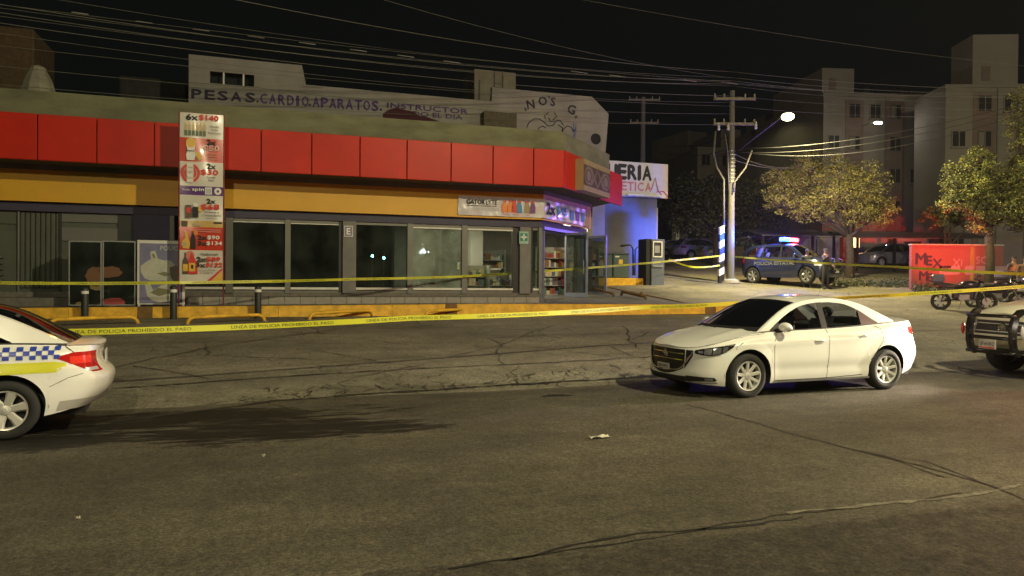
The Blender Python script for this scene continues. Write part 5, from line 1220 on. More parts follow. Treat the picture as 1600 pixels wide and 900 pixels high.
# ---- pickup truck at the right edge
L3 = 5.2
trk = dict(L=L3, W=1.80, R=.375, outline=[(0, 0), (.015, .3), (.05, .55), (.12, .74), (.28, .84), (.6, .88), (1.2, .90), (3, .90), (4.6, .90), (5.0, .86), (5.15, .7), (5.2, 0)], arches=[(.95, .45), (4.05, .45)], rock=.38,
  bottom=[(0, .40), (.4, .36), (1.5, .40), (5.2, .45)],
  shoulder=[(0, 1.0), (.3, 1.08), (.8, 1.16), (1.4, 1.22), (3.2, 1.24), (5.2, 1.26)], deck=[(0, 1.06), (.15, 1.15), (.5, 1.23), (1.0, 1.30), (1.4, 1.34), (3.2, 1.25), (5.2, 1.26)],
  wz=[(.3, .96), (.5, 1), (.9, 1), (1.15, .97), (1.35, .93)], front=[(.3, .12), (.42, .03), (.5, 0), (.72, .02), (.85, .06), (1.0, .10), (1.2, .25)], rear=[(.3, -.1), (.6, 0), (1.2, -.02)], cowl=1.4, deckx=3.6, crease_z=(.95, 1.0), crease=.008, ridge=.02,
  gh=dict(rail=[(1.30, 1.22), (1.6, 1.42), (1.9, 1.60), (2.15, 1.74), (2.5, 1.78), (3.2, 1.78), (3.5, 1.74), (3.62, 1.28)], wsx=2.13, rwx=3.5, rb=.02,
    wintop=[(1.5, 1.25), (1.75, 1.40), (2.0, 1.57), (2.25, 1.68), (2.6, 1.71), (3.3, 1.71), (3.45, 1.68), (3.5, 1.38)], win=(1.5, 3.48), glass=[(1.6, 2.5, 'front_window'), (2.62, 3.42, 'rear_door_window')], black=[(1.5, 1.59), (2.51, 2.61)], seat=2.3, tum=.28, crown=.05))
al3 = math.radians(12)
tr = thing('pickup_truck', 'pale pickup truck with black bull bar and lit headlamps at the right edge', 'truck', (0, 0, 0), rot=al3)
fc = pd(1547, 510, 13.1); wx, wy = uv2w(fc.x, fc.y); lx = -L3/2*1.08*1.08
tr.location = (wx-lx*math.cos(al3), wy-lx*math.sin(al3), .008)
K['creampaint'] = mat('cream_truck_paint', (.72, .69, .56), .3, var=.04, coat=1)
C3 = Car(tr, trk); C3.build(K['creampaint']); C3.house(K['creampaint'], K['carglass'])
for x in (.95, 4.05):
    for sg in (-1, 1): wheel(tr, x-L3/2, sg*.79, .375, .24, sg, spokes=6)
C3.patch(0, C3.t(.06), .70, .93, .004, 'grille', K['black'], nt=10, nz=5); C3.patch(0, C3.t(.055), .74, .755, .012, 'grille_bar', K['frost'], nt=8, nz=1); C3.patch(0, C3.t(.055), .87, .885, .012, 'grille_bar', K['frost'], nt=8, nz=1)
C3.patch(0, C3.t(.05), .665, .70, .01, 'chrome_strip', K['creampaint'], nt=8, nz=1)
c = Vector(C3.S(0, .81, 1))
m = M(); m.lathe([(.07, 0), (.08, -.012), (.09, 0)], (c.x-.014, 0, .81), 24, 'x'); m.poly([(c.x-.02, -.04, .85), (c.x-.02, .04, .85), (c.x-.02, 0, .765)]); m.part(tr, 'badge', K['chrome'])
hb3 = lambda a: .76+.05*a; ht3 = lambda a: .93+.03*a
C3.patch(C3.t(.07), C3.t(.50), hb3, ht3, .004, 'headlamp', K['frost'], nt=12, nz=4); C3.patch(C3.t(.07), C3.t(.50), hb3, ht3, .014, 'headlamp_lens', K['lampglass'], nt=12, nz=4)
C3.patch(C3.t(.07), C3.t(.30), .46, .62, .004, 'fog_recess', K['black'], nt=8, nz=3); C3.patch(0, C3.t(.06), .42, .48, .006, 'lower_intake', K['black'], nt=8, nz=2); C3.patch(0, C3.t(.05), .54, .64, .006, 'bumper_face', mat('bumper_cream', (.55, .5, .35), .4), nt=8, nz=2)
K['beam'] = mat('lit_headlamp', (1, .9, .75), .3, var=0, emit=25, ecol=(1, .88, .68))
for sg in (-1, 1):
    q = Vector(C3.S(C3.t(.14), .85, sg, .018)); m = M(); m.ball(q, (.03, .055, .045), 12, 8); m.part(tr, 'headlamp_bulb', K['beam'])
    ld = bpy.data.lights.new('headlamp_light', 'SPOT'); ld.energy = 2600; ld.color = (1, .86, .66); ld.spot_size = math.radians(50); ld.spot_blend = 1; ld.shadow_soft_size = .05
    lo = bpy.data.objects.new('headlamp_light', ld); COL.objects.link(lo); lo.parent = tr; lo.location = q+Vector((-.08, 0, 0)); lo.rotation_euler = (0, math.radians(82), 0) 
    lo.rotation_euler = (Vector((-1, .02*sg, .005))).to_track_quat('-Z', 'Y').to_euler()
# bull bar
bx = -L3/2-.20; K['bar'] = mat('black_bull_bar', (.015, .013, .012), .25, .3, var=.1)
def bar(pts, r, nm='bull_bar_tube'): M().tube(pts, r, 10).part(tr, nm, K['bar'], True)
for sg in (-1, 1):
    y = sg*.42; m = M(); pr_ = [(.10, .36), (-.01, .44), (-.05, .60), (-.05, .85), (0, 1.03), (.10, 1.12), (.20, 1.14), (.20, 1.06), (.10, 1.0), (.05, .85), (.05, .60), (.08, .48), (.15, .42)]
    m.prism([(bx+a, y-.035*sg, z) for a, z in pr_], (0, .07*sg, 0)); m.part(tr, 'bull_bar_upright', K['bar'])
    bar([(bx, y, .98), (bx+.02, y+sg*.12, .98), (bx+.16, y+sg*.28, .95)], .028) if False else None
for z in (1.02, .66, .42): bar([(bx-.0, -.47, z), (bx-.03, -.25, z), (bx-.03, .25, z), (bx-.0, .47, z)], .03)
o = M(); o.bbox(bx-.065, bx-.05, -.17, .17, .475, .625, .004); o = o.part(tr, 'number_plate', K['plate'])
M().text('GP-64-81C', (bx-.067, 0, .56), .055, right=(0, -1, 0), w=.27, bold=.01).part(o, 'lettering', K['text_black']); M().box(bx-.0675, bx-.0655, -.14, .14, .485, .505).part(o, 'plate_band', K['red_print'])
for sg in (-1, 1):
    q = (bx-.02, sg*.52, 0); M().ball((bx+.02, sg*.58, .78), (.035, .03, .10), 10, 8).part(tr, 'marker_lamp', K['redlens'] if sg > 0 else K['frost'], True)
C3.mirror(1.62, 1.34, K['creampaint']); C3.seam([(1.5, .42), (1.48, 1.1)], sides=(-1, 1)); C3.seam([(1.38, 1.1), (.8, 1.06), (.3, 1.01)], name='bonnet_seam', sides=(-1, 1))
C3.patch(C3.t(.5), C3.t(.95), lambda a: .90, lambda a: .93, .003, 'side_stripe', bl, sides=(-1, 1))
# roof light bar of the truck (flashing red and blue, lights the wall behind)
K['redon'] = mat('lit_red_beacon', (1, .05, .03), .3, var=0, emit=26, ecol=(1, .035, .06)); K['blueon'] = mat('lit_blue_beacon', (.05, .2, 1), .3, var=0, emit=26, ecol=(.02, .12, 1))
def lightbar(par, x, z, w, rot90=False, le=(60, 60), aim=None):
    M().bbox(x-.12, x+.12, -w, w, z, z+.05, .01).part(par, 'light_bar_base', K['black'])
    for sg, k, e, col in ((-1, 'redon', le[0], (1, .03, .03)), (1, 'blueon', le[1], (.03, .11, 1))):
        ya, yb_ = sorted((sg*.05, sg*w)); o = M().bbox(x-.11, x+.11, ya, yb_, z+.052, z+.20, .03).part(par, 'beacon_lens', K[k])
        ld = bpy.data.lights.new('beacon_light', 'POINT'); ld.energy = e; ld.color = col; ld.shadow_soft_size = .12; lo = bpy.data.objects.new('beacon_light', ld); COL.objects.link(lo); lo.parent = par; lo.location = (x, sg*w*.6, z+.30)
lightbar(tr, 2.75-L3/2, 1.85, .60, le=(500, 30))
# the truck's rotating red beacon throws its beam on the wall behind the motorcycles
ld = bpy.data.lights.new('beacon_beam', 'SPOT'); ld.energy = 60000; ld.color = (1, .02, .02); ld.spot_size = math.radians(12); ld.spot_blend = 1; ld.shadow_soft_size = .1
lo = bpy.data.objects.new('beacon_beam', ld); COL.objects.link(lo); bpy.context.view_layer.update(); lo.parent = tr; lo.location = (.15, -.3, 2.15)
tg_ = pd(1470, 392, 33); tx, ty = uv2w(tg_.x, tg_.y); dl = tr.matrix_world.to_3x3().inverted() @ (Vector((tx, ty, tg_.z))-tr.matrix_world @ lo.location); lo.rotation_euler = dl.to_track_quat('-Z', 'Y').to_euler()
tr.scale = (1.08, 1.08, 1.08)
# ---- police utility vehicle by the pole
L4 = 4.3
suv = dict(L=L4, W=1.80, R=.34, outline=sedan_outline(L4, 1.80), arches=[(.85, .41), (3.45, .41)], rock=.28, bottom=[(0, .28), (2, .27), (4.3, .35)],
  shoulder=[(0, .86), (.4, .94), (1.0, 1.02), (2, 1.06), (3.4, 1.10), (4.0, 1.12), (4.3, 1.10)], deck=[(0, .90), (.4, 1.0), (1.0, 1.09), (1.3, 1.12), (3.9, 1.14), (4.3, 1.12)],
  wz=[(.2, .95), (.4, .99), (.8, 1), (1.0, .98), (1.2, .94)], front=[(.2, .1), (.4, 0), (.7, .03), (.9, .12), (1.1, .2)], rear=[(.2, -.1), (.5, 0), (.9, -.02), (1.2, -.08)], cowl=1.1, deckx=4.15, crease_z=(.85, .95),
  gh=dict(rail=[(1.0, 1.02), (1.3, 1.25), (1.65, 1.48), (1.9, 1.56), (2.4, 1.60), (3.2, 1.58), (3.75, 1.52), (4.0, 1.36), (4.2, 1.12)], wsx=1.8, rwx=3.75, rb=.08,
   wintop=[(1.2, 1.07), (1.45, 1.25), (1.75, 1.43), (2.0, 1.49), (2.6, 1.51), (3.3, 1.49), (3.7, 1.42), (3.95, 1.2)], win=(1.2, 3.9), glass=[(1.4, 2.1, 'front_window'), (2.2, 2.95, 'rear_door_window'), (3.05, 3.75, 'quarter_window')], black=[(1.2, 1.39), (2.11, 2.19), (2.96, 3.04)], seat=1.9, tum=.3))
al4 = math.radians(128)
pc4 = pd(1181, 449, 35.5); wx, wy = uv2w(pc4.x, pc4.y)
sv = thing('police_vehicle', 'dark blue police utility vehicle with lit red and blue roof beacons beside the utility pole', 'car', (0, 0, 0), rot=al4)
lx, ly = 3.45-L4/2, .80
# near side faces the camera: local +y
sv.location = (wx-(lx*math.cos(al4)-ly*math.sin(al4)), wy-(lx*math.sin(al4)+ly*math.cos(al4)), 0)
u_, v_ = w2uv(sv.location.x, sv.location.y); sv.location.z = g(u_, v_)+.02
K['bluepaint'] = mat('dark_blue_police_paint', (.012, .018, .06), .3, var=.05, coat=1)
C4 = Car(sv, suv); C4.build(K['bluepaint']); C4.house(K['bluepaint'], K['carglass'])
for x in (.85, 3.45):
    for sg in (-1, 1): wheel(sv, x-L4/2, sg*.79, .34, .22, sg, spokes=6, rim='metal')
C4.patch(C4.t(.10), C4.t(.5), .72, .85, .006, 'headlamp', K['frost'], nt=8, nz=3); C4.patch(0, C4.t(.08), .55, .82, .005, 'grille', K['black'], nt=8, nz=3); C4.patch(0, C4.t(.07), .66, .69, .012, 'grille_bar', K['chrome'], nt=6, nz=1)
C4.patch(C4.t(3.95), C4.t(4.22), .85, 1.05, .006, 'tail_lamp', K['redlens'], nt=6, nz=3)
q = Vector(C4.S(0, .5, 1)); M().box(q.x-.02, q.x-.01, -.16, .16, .45, .55).part(sv, 'number_plate', K['plate'])
M().text('POLICIA ESTATAL', (C4.S(C4.t(2.35), .84, 1, .02)[0], C4.S(C4.t(2.35), .84, 1, .022)[1], .84), .14, right=(-1, 0, 0), w=2.0, bold=.02).part(sv, 'lettering', mat('silver_lettering', (.22, .23, .28), .4))
C4.mirror(1.3, 1.15, K['bluepaint']); C4.seam([(1.25, .3), (1.25, 1.03)], sides=(1,)); C4.seam([(2.15, .3), (2.17, 1.05)], sides=(1,)); C4.seam([(3.02, .45), (3.05, 1.08)], sides=(1,)); C4.handle(1.95, .92, (1,), K['bluepaint']); C4.handle(2.85, .94, (1,), K['bluepaint'])
# push bar
for y in (-.3, .3): M().tube([(-L4/2-.02, y, .4), (-L4/2-.12, y, .5), (-L4/2-.10, y, .95), (-L4/2+.05, y, 1.0)], .03, 8).part(sv, 'push_bar_upright', K['black'], True)
for z in (.6, .88): M().tube([(-L4/2-.12, -.4, z), (-L4/2-.12, .4, z)], .025, 8).part(sv, 'push_bar_tube', K['chrome'], True)
lightbar(sv, 2.2-L4/2, 1.68, .62, le=(350, 1300))
sv.scale = (1.07, 1.07, 1.17)
for nm, en, colr, tpx, ang_ in (('beacon_beam', 16000, (.02, .10, 1), (985, 375, 35.5), 34), ('beacon_beam', 1500, (.02, .10, 1), (1132, 400, 35.0), 16)):
    ld = bpy.data.lights.new(nm, 'SPOT'); ld.energy = en; ld.color = colr; ld.spot_size = math.radians(ang_); ld.spot_blend = 1; ld.shadow_soft_size = .1
    lo = bpy.data.objects.new(nm, ld); COL.objects.link(lo); bpy.context.view_layer.update(); lo.parent = sv; lo.location = (.05, .5, 2.0)
    tg_ = pd(*tpx); tx, ty = uv2w(tg_.x, tg_.y); dl = sv.matrix_world.to_3x3().inverted() @ (Vector((tx, ty, tg_.z))-sv.matrix_world @ lo.location); lo.rotation_euler = dl.to_track_quat('-Z', 'Y').to_euler()
# ---- far parked cars
def farcar(px, py, Y, ang, paint, name, lab, spec, sz=1):
    b = pd(px, py, Y); wx, wy = uv2w(b.x, b.y); r = thing(name, lab, 'car', (0, 0, 0), rot=math.radians(ang)); r.location = (wx, wy, g(b.x, b.y)+.0); r.scale = (sz, sz, sz)
    c = Car(r, spec); c.build(paint); c.house(paint, K['carglass']); Lx = spec['L']; nn = spec['W']/2-.10
    for x in (spec['arches'][0][0], spec['arches'][1][0]):
        for sg in (-1, 1): wheel(r, x-Lx/2, sg*nn, spec['R'], .2, sg, spokes=6)
    c.patch(c.t(.13), c.t(.55), .66, .76, .006, 'headlamp', K['frost'], nt=6, nz=2); c.patch(c.t(Lx-.4), c.t(Lx-.1), .85, .97, .006, 'tail_lamp', K['redlens'], nt=6, nz=2); return r
K['silver'] = mat('silver_car_paint', (.34, .35, .35), .3, .3, var=.05, coat=1)
farcar(1384, 409, 50, 20, K['silver'], 'parked_minivan', 'silver minivan parked under the carport beside the red lit wall', suv, 1.0)
farcar(1050, 409, 62, 205, K['silver'], 'parked_sedan', 'silver sedan parked beyond the booth beside the white pickup', pat)
farcar(1092, 411, 58, 200, K['whitepaint'], 'parked_pickup', 'white utility vehicle parked left of the utility pole in the dark', suv)
# ================================================================ poles, lamps, wires
K['polec'] = mat('pale_concrete_pole', (.13, .125, .11), .85, var=.2, vs=2, bump=.3, stretch=(2, 2, .4)); K['wood'] = mat('timber_crossarm', (.22, .19, .14), .9, var=.3)
K['lamp_on'] = mat('lit_street_lamp', (1, .9, .5), .4, var=0, emit=16, ecol=(1, .90, .48))
YP = 35.5
pb_ = pd(1141, 446, YP); zg = g(pb_.x, pb_.y)+.1; ptop = pd(1143, 142, YP)
pole = thing('utility_pole', 'tall pale concrete utility pole with crossarms at the corner by the police vehicle', 'pole', (pb_.x, pb_.y, zg))
M().lathe([(.19, -.2), (.175, 2), (.12, ptop.z-zg)], (pb_.x, pb_.y, zg), 16).part(pole, 'shaft', K['polec'], 40)
M().lathe([(.45, 0), (.42, .12), (.25, .2)], (pb_.x, pb_.y, zg-.1), 14).part(pole, 'footing', K['concrete'], 40)
def arm(P, cx, cy, z, hw, tilt=0, dirv=(c_, -s_)):
    m = M(); a = (cx-hw*dirv[0], cy-hw*dirv[1], z); b = (cx+hw*dirv[0], cy+hw*dirv[1], z); d = Vector(b)-Vector(a)
    n = Vector((-d.y, d.x, 0)).normalized()*.06
    vs = [Vector(q)+n*s1+Vector((0, 0, .06*s2)) for q in (a, b) for s1, s2 in ((-1, -1), (1, -1), (1, 1), (-1, 1))]
    m.add(vs, [(0, 1, 2, 3), (7, 6, 5, 4), (0, 4, 5, 1), (1, 5, 6, 2), (2, 6, 7, 3), (3, 7, 4, 0)]); m.part(P, 'crossarm', K['wood'])
    for t in (-.95, -.5, .5, .95):
        q = (cx+hw*t*dirv[0], cy+hw*t*dirv[1], z+.06); M().lathe([(.03, 0), (.055, .04), (.03, .07), (.055, .1), (.03, .13), (.045, .17), (0, .2)], q, 10).part(P, 'insulator', K['concrete'], 40)
zA = pd(1143, 156, YP).z; zB_ = pd(1143, 195, YP).z
arm(pole, pb_.x, pb_.y-.2, zA, 1.0); arm(pole, pb_.x, pb_.y-.2, zB_, 1.0)
for px, z0, z1 in ((1123, 192, 202), (1138, 192, 202), (1181, 190, 204)):
    q0 = pd(px, z0, YP-.3); M().lathe([(.05, 0), (.08, .08), (.05, .13), (.08, .2), (.05, .26), (.03, .36)], (q0.x, q0.y, q0.z-.36), 10).part(pole, 'fuse_cutout', K['frost'], 40)
for pts, r in (([(1118, 205), (1115, 240), (1120, 262), (1131, 281), (1131, 355)], .05), ([(1133, 210), (1137, 238), (1139, 300)], .03), ([(1175, 235), (1165, 262), (1148, 284), (1147, 300)], .04)):
    M().tube([tuple(pd(x, y, YP-.28)) for x, y in pts], r, 8).part(pole, 'cable_riser', K['polec'], True)
for k in range(9): q = pd(1145, 236+k*6, YP-.2); M().lathe([(.185, 0), (.185, .04)], (pb_.x, pb_.y, q.z), 14).part(pole, 'steel_band', K['metal'])
gp = thing('guard_post', 'striped black and white guard post beside the tall utility pole', 'post', tuple(pd(1127, 445, YP-.6)))
q = pd(1127, 445, YP-.6); zq = g(q.x, q.y)+.1; ht_ = pd(1130, 354, YP-.6).z
for k in range(8):
    z0 = zq+(ht_-zq)*k/8; z1 = zq+(ht_-zq)*(k+1)/8; M().prism([(q.x-.11+.02*k/8, q.y, z0-.06), (q.x+.16-.02*k/8, q.y, z0+.06), (q.x+.16-.02*k/8, q.y, z1+.06), (q.x-.11+.02*k/8, q.y, z1-.06)], (0, .14, 0)).part(gp, 'stripe_plate', K['whitepaint'] if k % 2 else K['black'])
# arm of the street lamp
lh = pd(1231, 181, YP-3.5); lb = pd(1150, 238, YP-.1)
lamp = thing('street_lamp', 'lit street lamp on a long arm reaching right from the utility pole', 'lamp', tuple(lb))
mid = (Vector(lb)*.35+Vector(lh)*.65)+Vector((0, 0, .12)); M().tube([lb, Vector(lb).lerp(lh, .4)+Vector((0, 0, .08)), mid, lh+Vector((0, 0, .16))], .05, 8).part(lamp, 'arm', K['darkmetal'], True)
M().lathe([(.05, .17), (.16, .13), (.22, .02), (.2, -.03)], lh, 16).part(lamp, 'lamp_housing', K['metal'], 40); M().ball(lh+Vector((0, 0, -.04)), (.27, .27, .17), 14, 8).part(lamp, 'lamp_bulb', K['lamp_on'], True)
def plight(par, loc, e, col, size=.15, kind='POINT', aim=None, ang=150):
    ld = bpy.data.lights.new('lamp_light', kind); ld.energy = e; ld.color = col; ld.shadow_soft_size = size
    lo = bpy.data.objects.new('lamp_light', ld); COL.objects.link(lo); x, y = uv2w(loc[0], loc[1]); lo.location = (x, y, loc[2])
    if kind == 'SPOT': ld.spot_size = math.radians(ang); ld.spot_blend = .6; lo.rotation_euler = (Vector(aim)).to_track_quat('-Z', 'Y').to_euler()
    bpy.context.view_layer.update(); mw = lo.matrix_world.copy(); lo.parent = par; lo.matrix_parent_inverse = par.matrix_world.inverted() if False else Matrix.Identity(4)
    # express in parent space
    bpy.context.view_layer.update(); lo.matrix_local = par.matrix_world.inverted() @ mw
    return lo
bpy.context.view_layer.update()
plight(lamp, (lh.x, lh.y, lh.z-.35), LAMP_FAR, (1, .84, .38), .2, 'SPOT', (.38, .12, -1), 165)
# second pole behind the salon sign
q = pd(1004, 255, 52); t2 = pd(1005, 152, 52)
pole2 = thing('utility_pole', 'farther utility pole rising behind the white salon sign', 'pole', (q.x, q.y, g(q.x, q.y)))
M().lathe([(.24, 0), (.15, t2.z-g(q.x, q.y))], (q.x, q.y, g(q.x, q.y)), 12).part(pole2, 'shaft', K['polec'], 40); arm(pole2, q.x, q.y-.2, pd(1005, 157, 52).z, 1.1); arm(pole2, q.x, q.y-.2, pd(1005, 193, 52).z, 1.0)
# street lamps on our side of the road (outside the frame; they light the scene)
def roadlamp(u, v, h, e, col, lab, reach=(0, 1.5), on='lamp_on', z0=0):
    t = thing('street_lamp', lab, 'lamp', (u, v, z0)); M().lathe([(.12, 0), (.07, h)], (u, v, z0), 12).part(t, 'pole', K['metal'], 40)
    e2 = (u+reach[0], v+reach[1]); M().tube([(u, v, z0+h-.4), (u+reach[0]*.3, v+reach[1]*.3, z0+h), (*e2, z0+h+.15)], .04, 8).part(t, 'arm', K['metal'], True)
    M().bbox(e2[0]-.18, e2[0]+.18, e2[1]-.35, e2[1]+.35, z0+h+.1, z0+h+.28, .05).part(t, 'lamp_housing', K['metal']); M().bbox(e2[0]-.14, e2[0]+.14, e2[1]-.28, e2[1]+.28, z0+h+.05, z0+h+.099, .02).part(t, 'lamp_lens', K[on])
    bpy.context.view_layer.update()
    if e: plight(t, (e2[0], e2[1], z0+h-.1), e, col, .16)
    return t
roadlamp(11.4, -1.6, 12.2, LAMP_KEY, (1, .88, .52), 'tall street lamp on the near side of the road behind the camera')
roadlamp(35, 12.5, 11, LAMP_SIDE, (1, .86, .50), 'tall street lamp on the far kerb beyond the right edge', reach=(-1, -4), z0=g(35, 12.5))
roadlamp(-3, -7, 10, 3600, (1, .88, .55), 'street lamp on the near side of the road straight behind the camera')
# far lamps whose reflections show in the shop windows
hit = pv(661, 391, VW+.04); d = (hit-E0).normalized(); rf = Vector((d.x, -d.y, d.z)); K['lamp_white'] = mat('lit_white_street_lamp', (1, 1, .95), .4, var=0, emit=900, ecol=(.85, .95, 1))
q = hit+rf*(70/abs(rf.y)); roadlamp(q.x, q.y-1.5, q.z-.15, 0, (1, 1, 1), 'distant white street lamp behind the camera, mirrored in the dusty window', on='lamp_white')
K['green_on'] = mat('lit_green_signal', (.1, 1, .6), .4, var=0, emit=220, ecol=(.12, 1, .62))
for i, (px, py) in enumerate(((582, 400), (600, 403))):
    hit = pv(px, py, VW+.04); d = (hit-E0).normalized(); rf = Vector((d.x, -d.y, d.z)); q = hit+rf*(58/abs(rf.y))
    t = thing('traffic_signal', ('left', 'right')[i]+' of two green traffic signals behind the camera, mirrored in the shop window', 'traffic signal', (q.x, q.y, 0))
    M().lathe([(.07, 0), (.06, q.z+.8)], (q.x, q.y-.25, 0), 10).part(t, 'post', K['metal'], 40); M().bbox(q.x-.18, q.x+.18, q.y-.2, q.y-.02, q.z-.2, q.z+.75, .02).part(t, 'signal_box', K['darkmetal'])
    M().lathe([(.0, .02), (.14, .0), (.14, -.01)], (q.x, q.y+.0, q.z), 14, 'y').part(t, 'green_lens', K['green_on'])
    for dz in (.27, .53): M().lathe([(.0, .02), (.1, .0), (.1, -.01)], (q.x, q.y+.0, q.z+dz), 14, 'y').part(t, 'unlit_lens', K['darkmetal'])
# ---- overhead wires
K['wire'] = mat('overhead_wire', (.13, .125, .10), .55, var=.1); K['wiredark'] = mat('dark_overhead_cable', (.03, .03, .028), .6, var=.1)
nW = 0
def wire(x1, y1, Y1, x2, y2, Y2, sag=.3, r=.014, k='wire', lab=None):
    global nW
    a, b = pd(x1, y1, Y1), pd(x2, y2, Y2); n = 24; pts = []
    for i in range(n+1): t = i/n; p = a.lerp(b, t); p.z -= sag*4*t*(1-t); pts.append(p)
    nW += 1; o = M().tube(pts, r, 5).top('overhead_wire', K[k], True, p=tuple(a)); tag(o, lab or 'thin overhead wire strung across the night sky above the store', 'wire', None if lab else 'thin overhead wires above the store')
ORD = 'topmost second third fourth fifth sixth seventh eighth ninth tenth eleventh twelfth'.split(); ORD3 = {232: 'topmost', 238: 'middle', 236: 'lowest'}
# bundle running from upper left to the corner pole
for i, (ya, yb_, sg) in enumerate(((-6, 126, .5), (1, 129, .35), (7, 131, .55), (14, 134, .4), (-30, 121, .5), (24, 150, .45), (40, 160, .5), (62, 166, .3), (-3, 128, .2), (95, 178, .35), (125, 195, .3))):
    wire(-80, ya, 19.5, 1143, yb_, YP-.2, sg, .011 if i in (2, 5, 0) else .007, 'wire', '%s overhead wire counted from the top at the left edge, above the store' % ORD[(1, 3, 4, 5, 0, 6, 7, 8, 2, 9, 10)[i]])
wire(250, -25, 20, 1143, 112, YP, .4, .011, 'wire', 'overhead wire entering at the top edge left of the gym and reaching the pole top'); wire(560, -12, 24, 1143, 122, YP, .3, .008, 'wire', 'overhead wire entering at the top edge right of the gym window'); wire(1160-300, -10, 26, 1700, 112, 36, .3, .006, 'wire', 'faint highest wire crossing the dark sky at upper right')
for i, (ya, yb_) in enumerate(((112, 140), (121, 145), (126, 148), (129, 152), (131, 143), (134, 158), (150, 170), (166, 178))): wire(1143, ya, YP-.2, 1680, yb_, 36-i*.5, .25+.05*(i % 3), .009 if i < 4 else .006, 'wire', '%s overhead wire from the top right of the utility pole, above the street lamp' % ORD[i])
for (y1, y2, sg) in ((232, 150, .5), (238, 156, .6), (236, 160, .9)): wire(1148, y1, YP-.1, 1680, y2-12, 24, sg, .010, 'wiredark', 'dark cable rising right from the utility pole past the apartments, %s of three' % ORD3[y1])
wire(1042, 228, 46, 1143, 212, YP, .2, .02, 'wiredark', 'upper dark cable left of the utility pole above the dark tree'); wire(1030, 237, 46, 1143, 232, YP, .3, .02, 'wiredark', 'lower dark cable left of the utility pole above the dark tree'); wire(1147, 250, YP, 1300, 247, 42, .5, .012, 'wire', 'short sagging cable below the street lamp arm, the lower of two'); wire(1147, 240, YP, 1300, 236, 42, .8, .012, 'wire', 'short sagging cable below the street lamp arm, the upper of two')
for i, (px, py) in enumerate(((125, 21), (225, 35), (314, 47), (400, 58), (480, 68), (560, 79), (634, 88), (706, 97), (905, 113), (965, 119), (1075, 126), (1140, 130))):
    Y = 19.5+(YP-19.5)*((px+80)/1223.)**1.35; a = pd(px-13, py-2.0, Y); b = pd(px+13, py+1.6, Y+.25)
    o = M().tube([a, b], .016, 6).top('wire_splice', K['concrete'], True, p=tuple(a)); tag(o, '%s pale splice from the left on the spliced overhead wire' % (['leftmost']+ORD[1:])[i], 'wire splice', 'pale splices along one overhead wire')
# ================================================================ police tape
K['tape'] = mat('yellow_barrier_tape', (.60, .60, .04), .4, var=.05, vs=2); K['tapeprint'] = mat('tape_print', (.06, .065, .03), .5, var=0)
def tape(pts, lab, w=.075, txt=True, sag=.12, tw=.25, mt='tape', fade=0):
    P = [pd(*q) for q in pts]; line = []
    for a, b in zip(P, P[1:]):
        n = max(6, int((b-a).length/.15))
        for i in range(n):
            t = i/n; p = a.lerp(b, t); p.z -= sag*(b-a).length/10*4*t*(1-t); line.append(p)
    line.append(P[-1]); o = thing('barrier_tape', lab, 'police tape', tuple(P[0]))
    S_ = [0]
    for a, b in zip(line, line[1:]): S_.append(S_[-1]+(b-a).length)
    def frame(s):
        i = min(max(int(np.searchsorted(S_, s))-1, 0), len(line)-2); t = (s-S_[i])/(S_[i+1]-S_[i]); p = line[i].lerp(line[i+1], t); d = (line[i+1]-line[i]).normalized()
        up = Vector((0, 0, 1)); n = d.cross(up).normalized(); a = tw*math.sin(s*.9+pts[0][0])+.12*math.sin(s*2.3)
        u = (up*math.cos(a)+n*math.sin(a)); u = (u-d*u.dot(d)).normalized(); return p, d, u
    m = M(); ns = int(S_[-1]/.1)
    def f(a, b): p, d, u = frame(a*S_[-1]); return p+u*(b-.5)*w
    m.grid(f, ns, 2); m.part(o, 'strip', K[mt], True)
    if txt:
        tm = M(); M_ = M(); M_.text('LINEA DE POLICIA PROHIBIDO EL PASO', (0, 0, 0), w*.52, bold=0, lift=0); tx = M_.v; x0 = min(v[0] for v in tx); x1 = max(v[0] for v in tx); wd = 1.55; rep = 2.1; s0 = .3
        while s0+wd < S_[-1]:
            vs = []
            for v in tx:
                p, d, u = frame(s0+(v[0]-x0)/(x1-x0)*wd); n = d.cross(u); n = n if n.y < 0 else -n; vs.append(p+u*v[2]+n*.003)
            M().add(vs, M_.f).part(o, 'tape_lettering', K['tapeprint'], kind='stuff'); s0 += rep
tape([(-60, 441, 17.3), (281, 441.5, 18.8)], 'yellow police tape from the left edge to the price banner posts', sag=.05)
tape([(281, 441.5, 18.9), (560, 436, 22), (720, 432, 24.2), (900, 420, 27), (1126, 399.5, YP-.8)], 'thin yellow police tape crossing in front of the windows to the utility pole', sag=.03)
tape([(60, 520, 9.6), (640, 497, 12.4), (1000, 480.5, 15.3), (1180, 471.5, 16.8)], 'near yellow police tape hanging low across the parking lot left of the sedan', w=.088, sag=.06, tw=.12)
tape([(1180, 471.5, 16.8), (1360, 463, 18), (1620, 446, 19)], 'pale police tape running right from behind the sedan past the motorcycles', w=.09, sag=.03, tw=.5)
tape([(1147, 401, YP-.3), (1400, 417, 23), (1640, 430, 17.5)], 'upper yellow police tape from the utility pole to the right edge', w=.075, sag=.03)
tape([(1045, 405, 34), (1080, 417, 34), (1126, 414, YP-.6)], 'slack pale police tape between the booth and the utility pole', w=.07, sag=.3, txt=False)
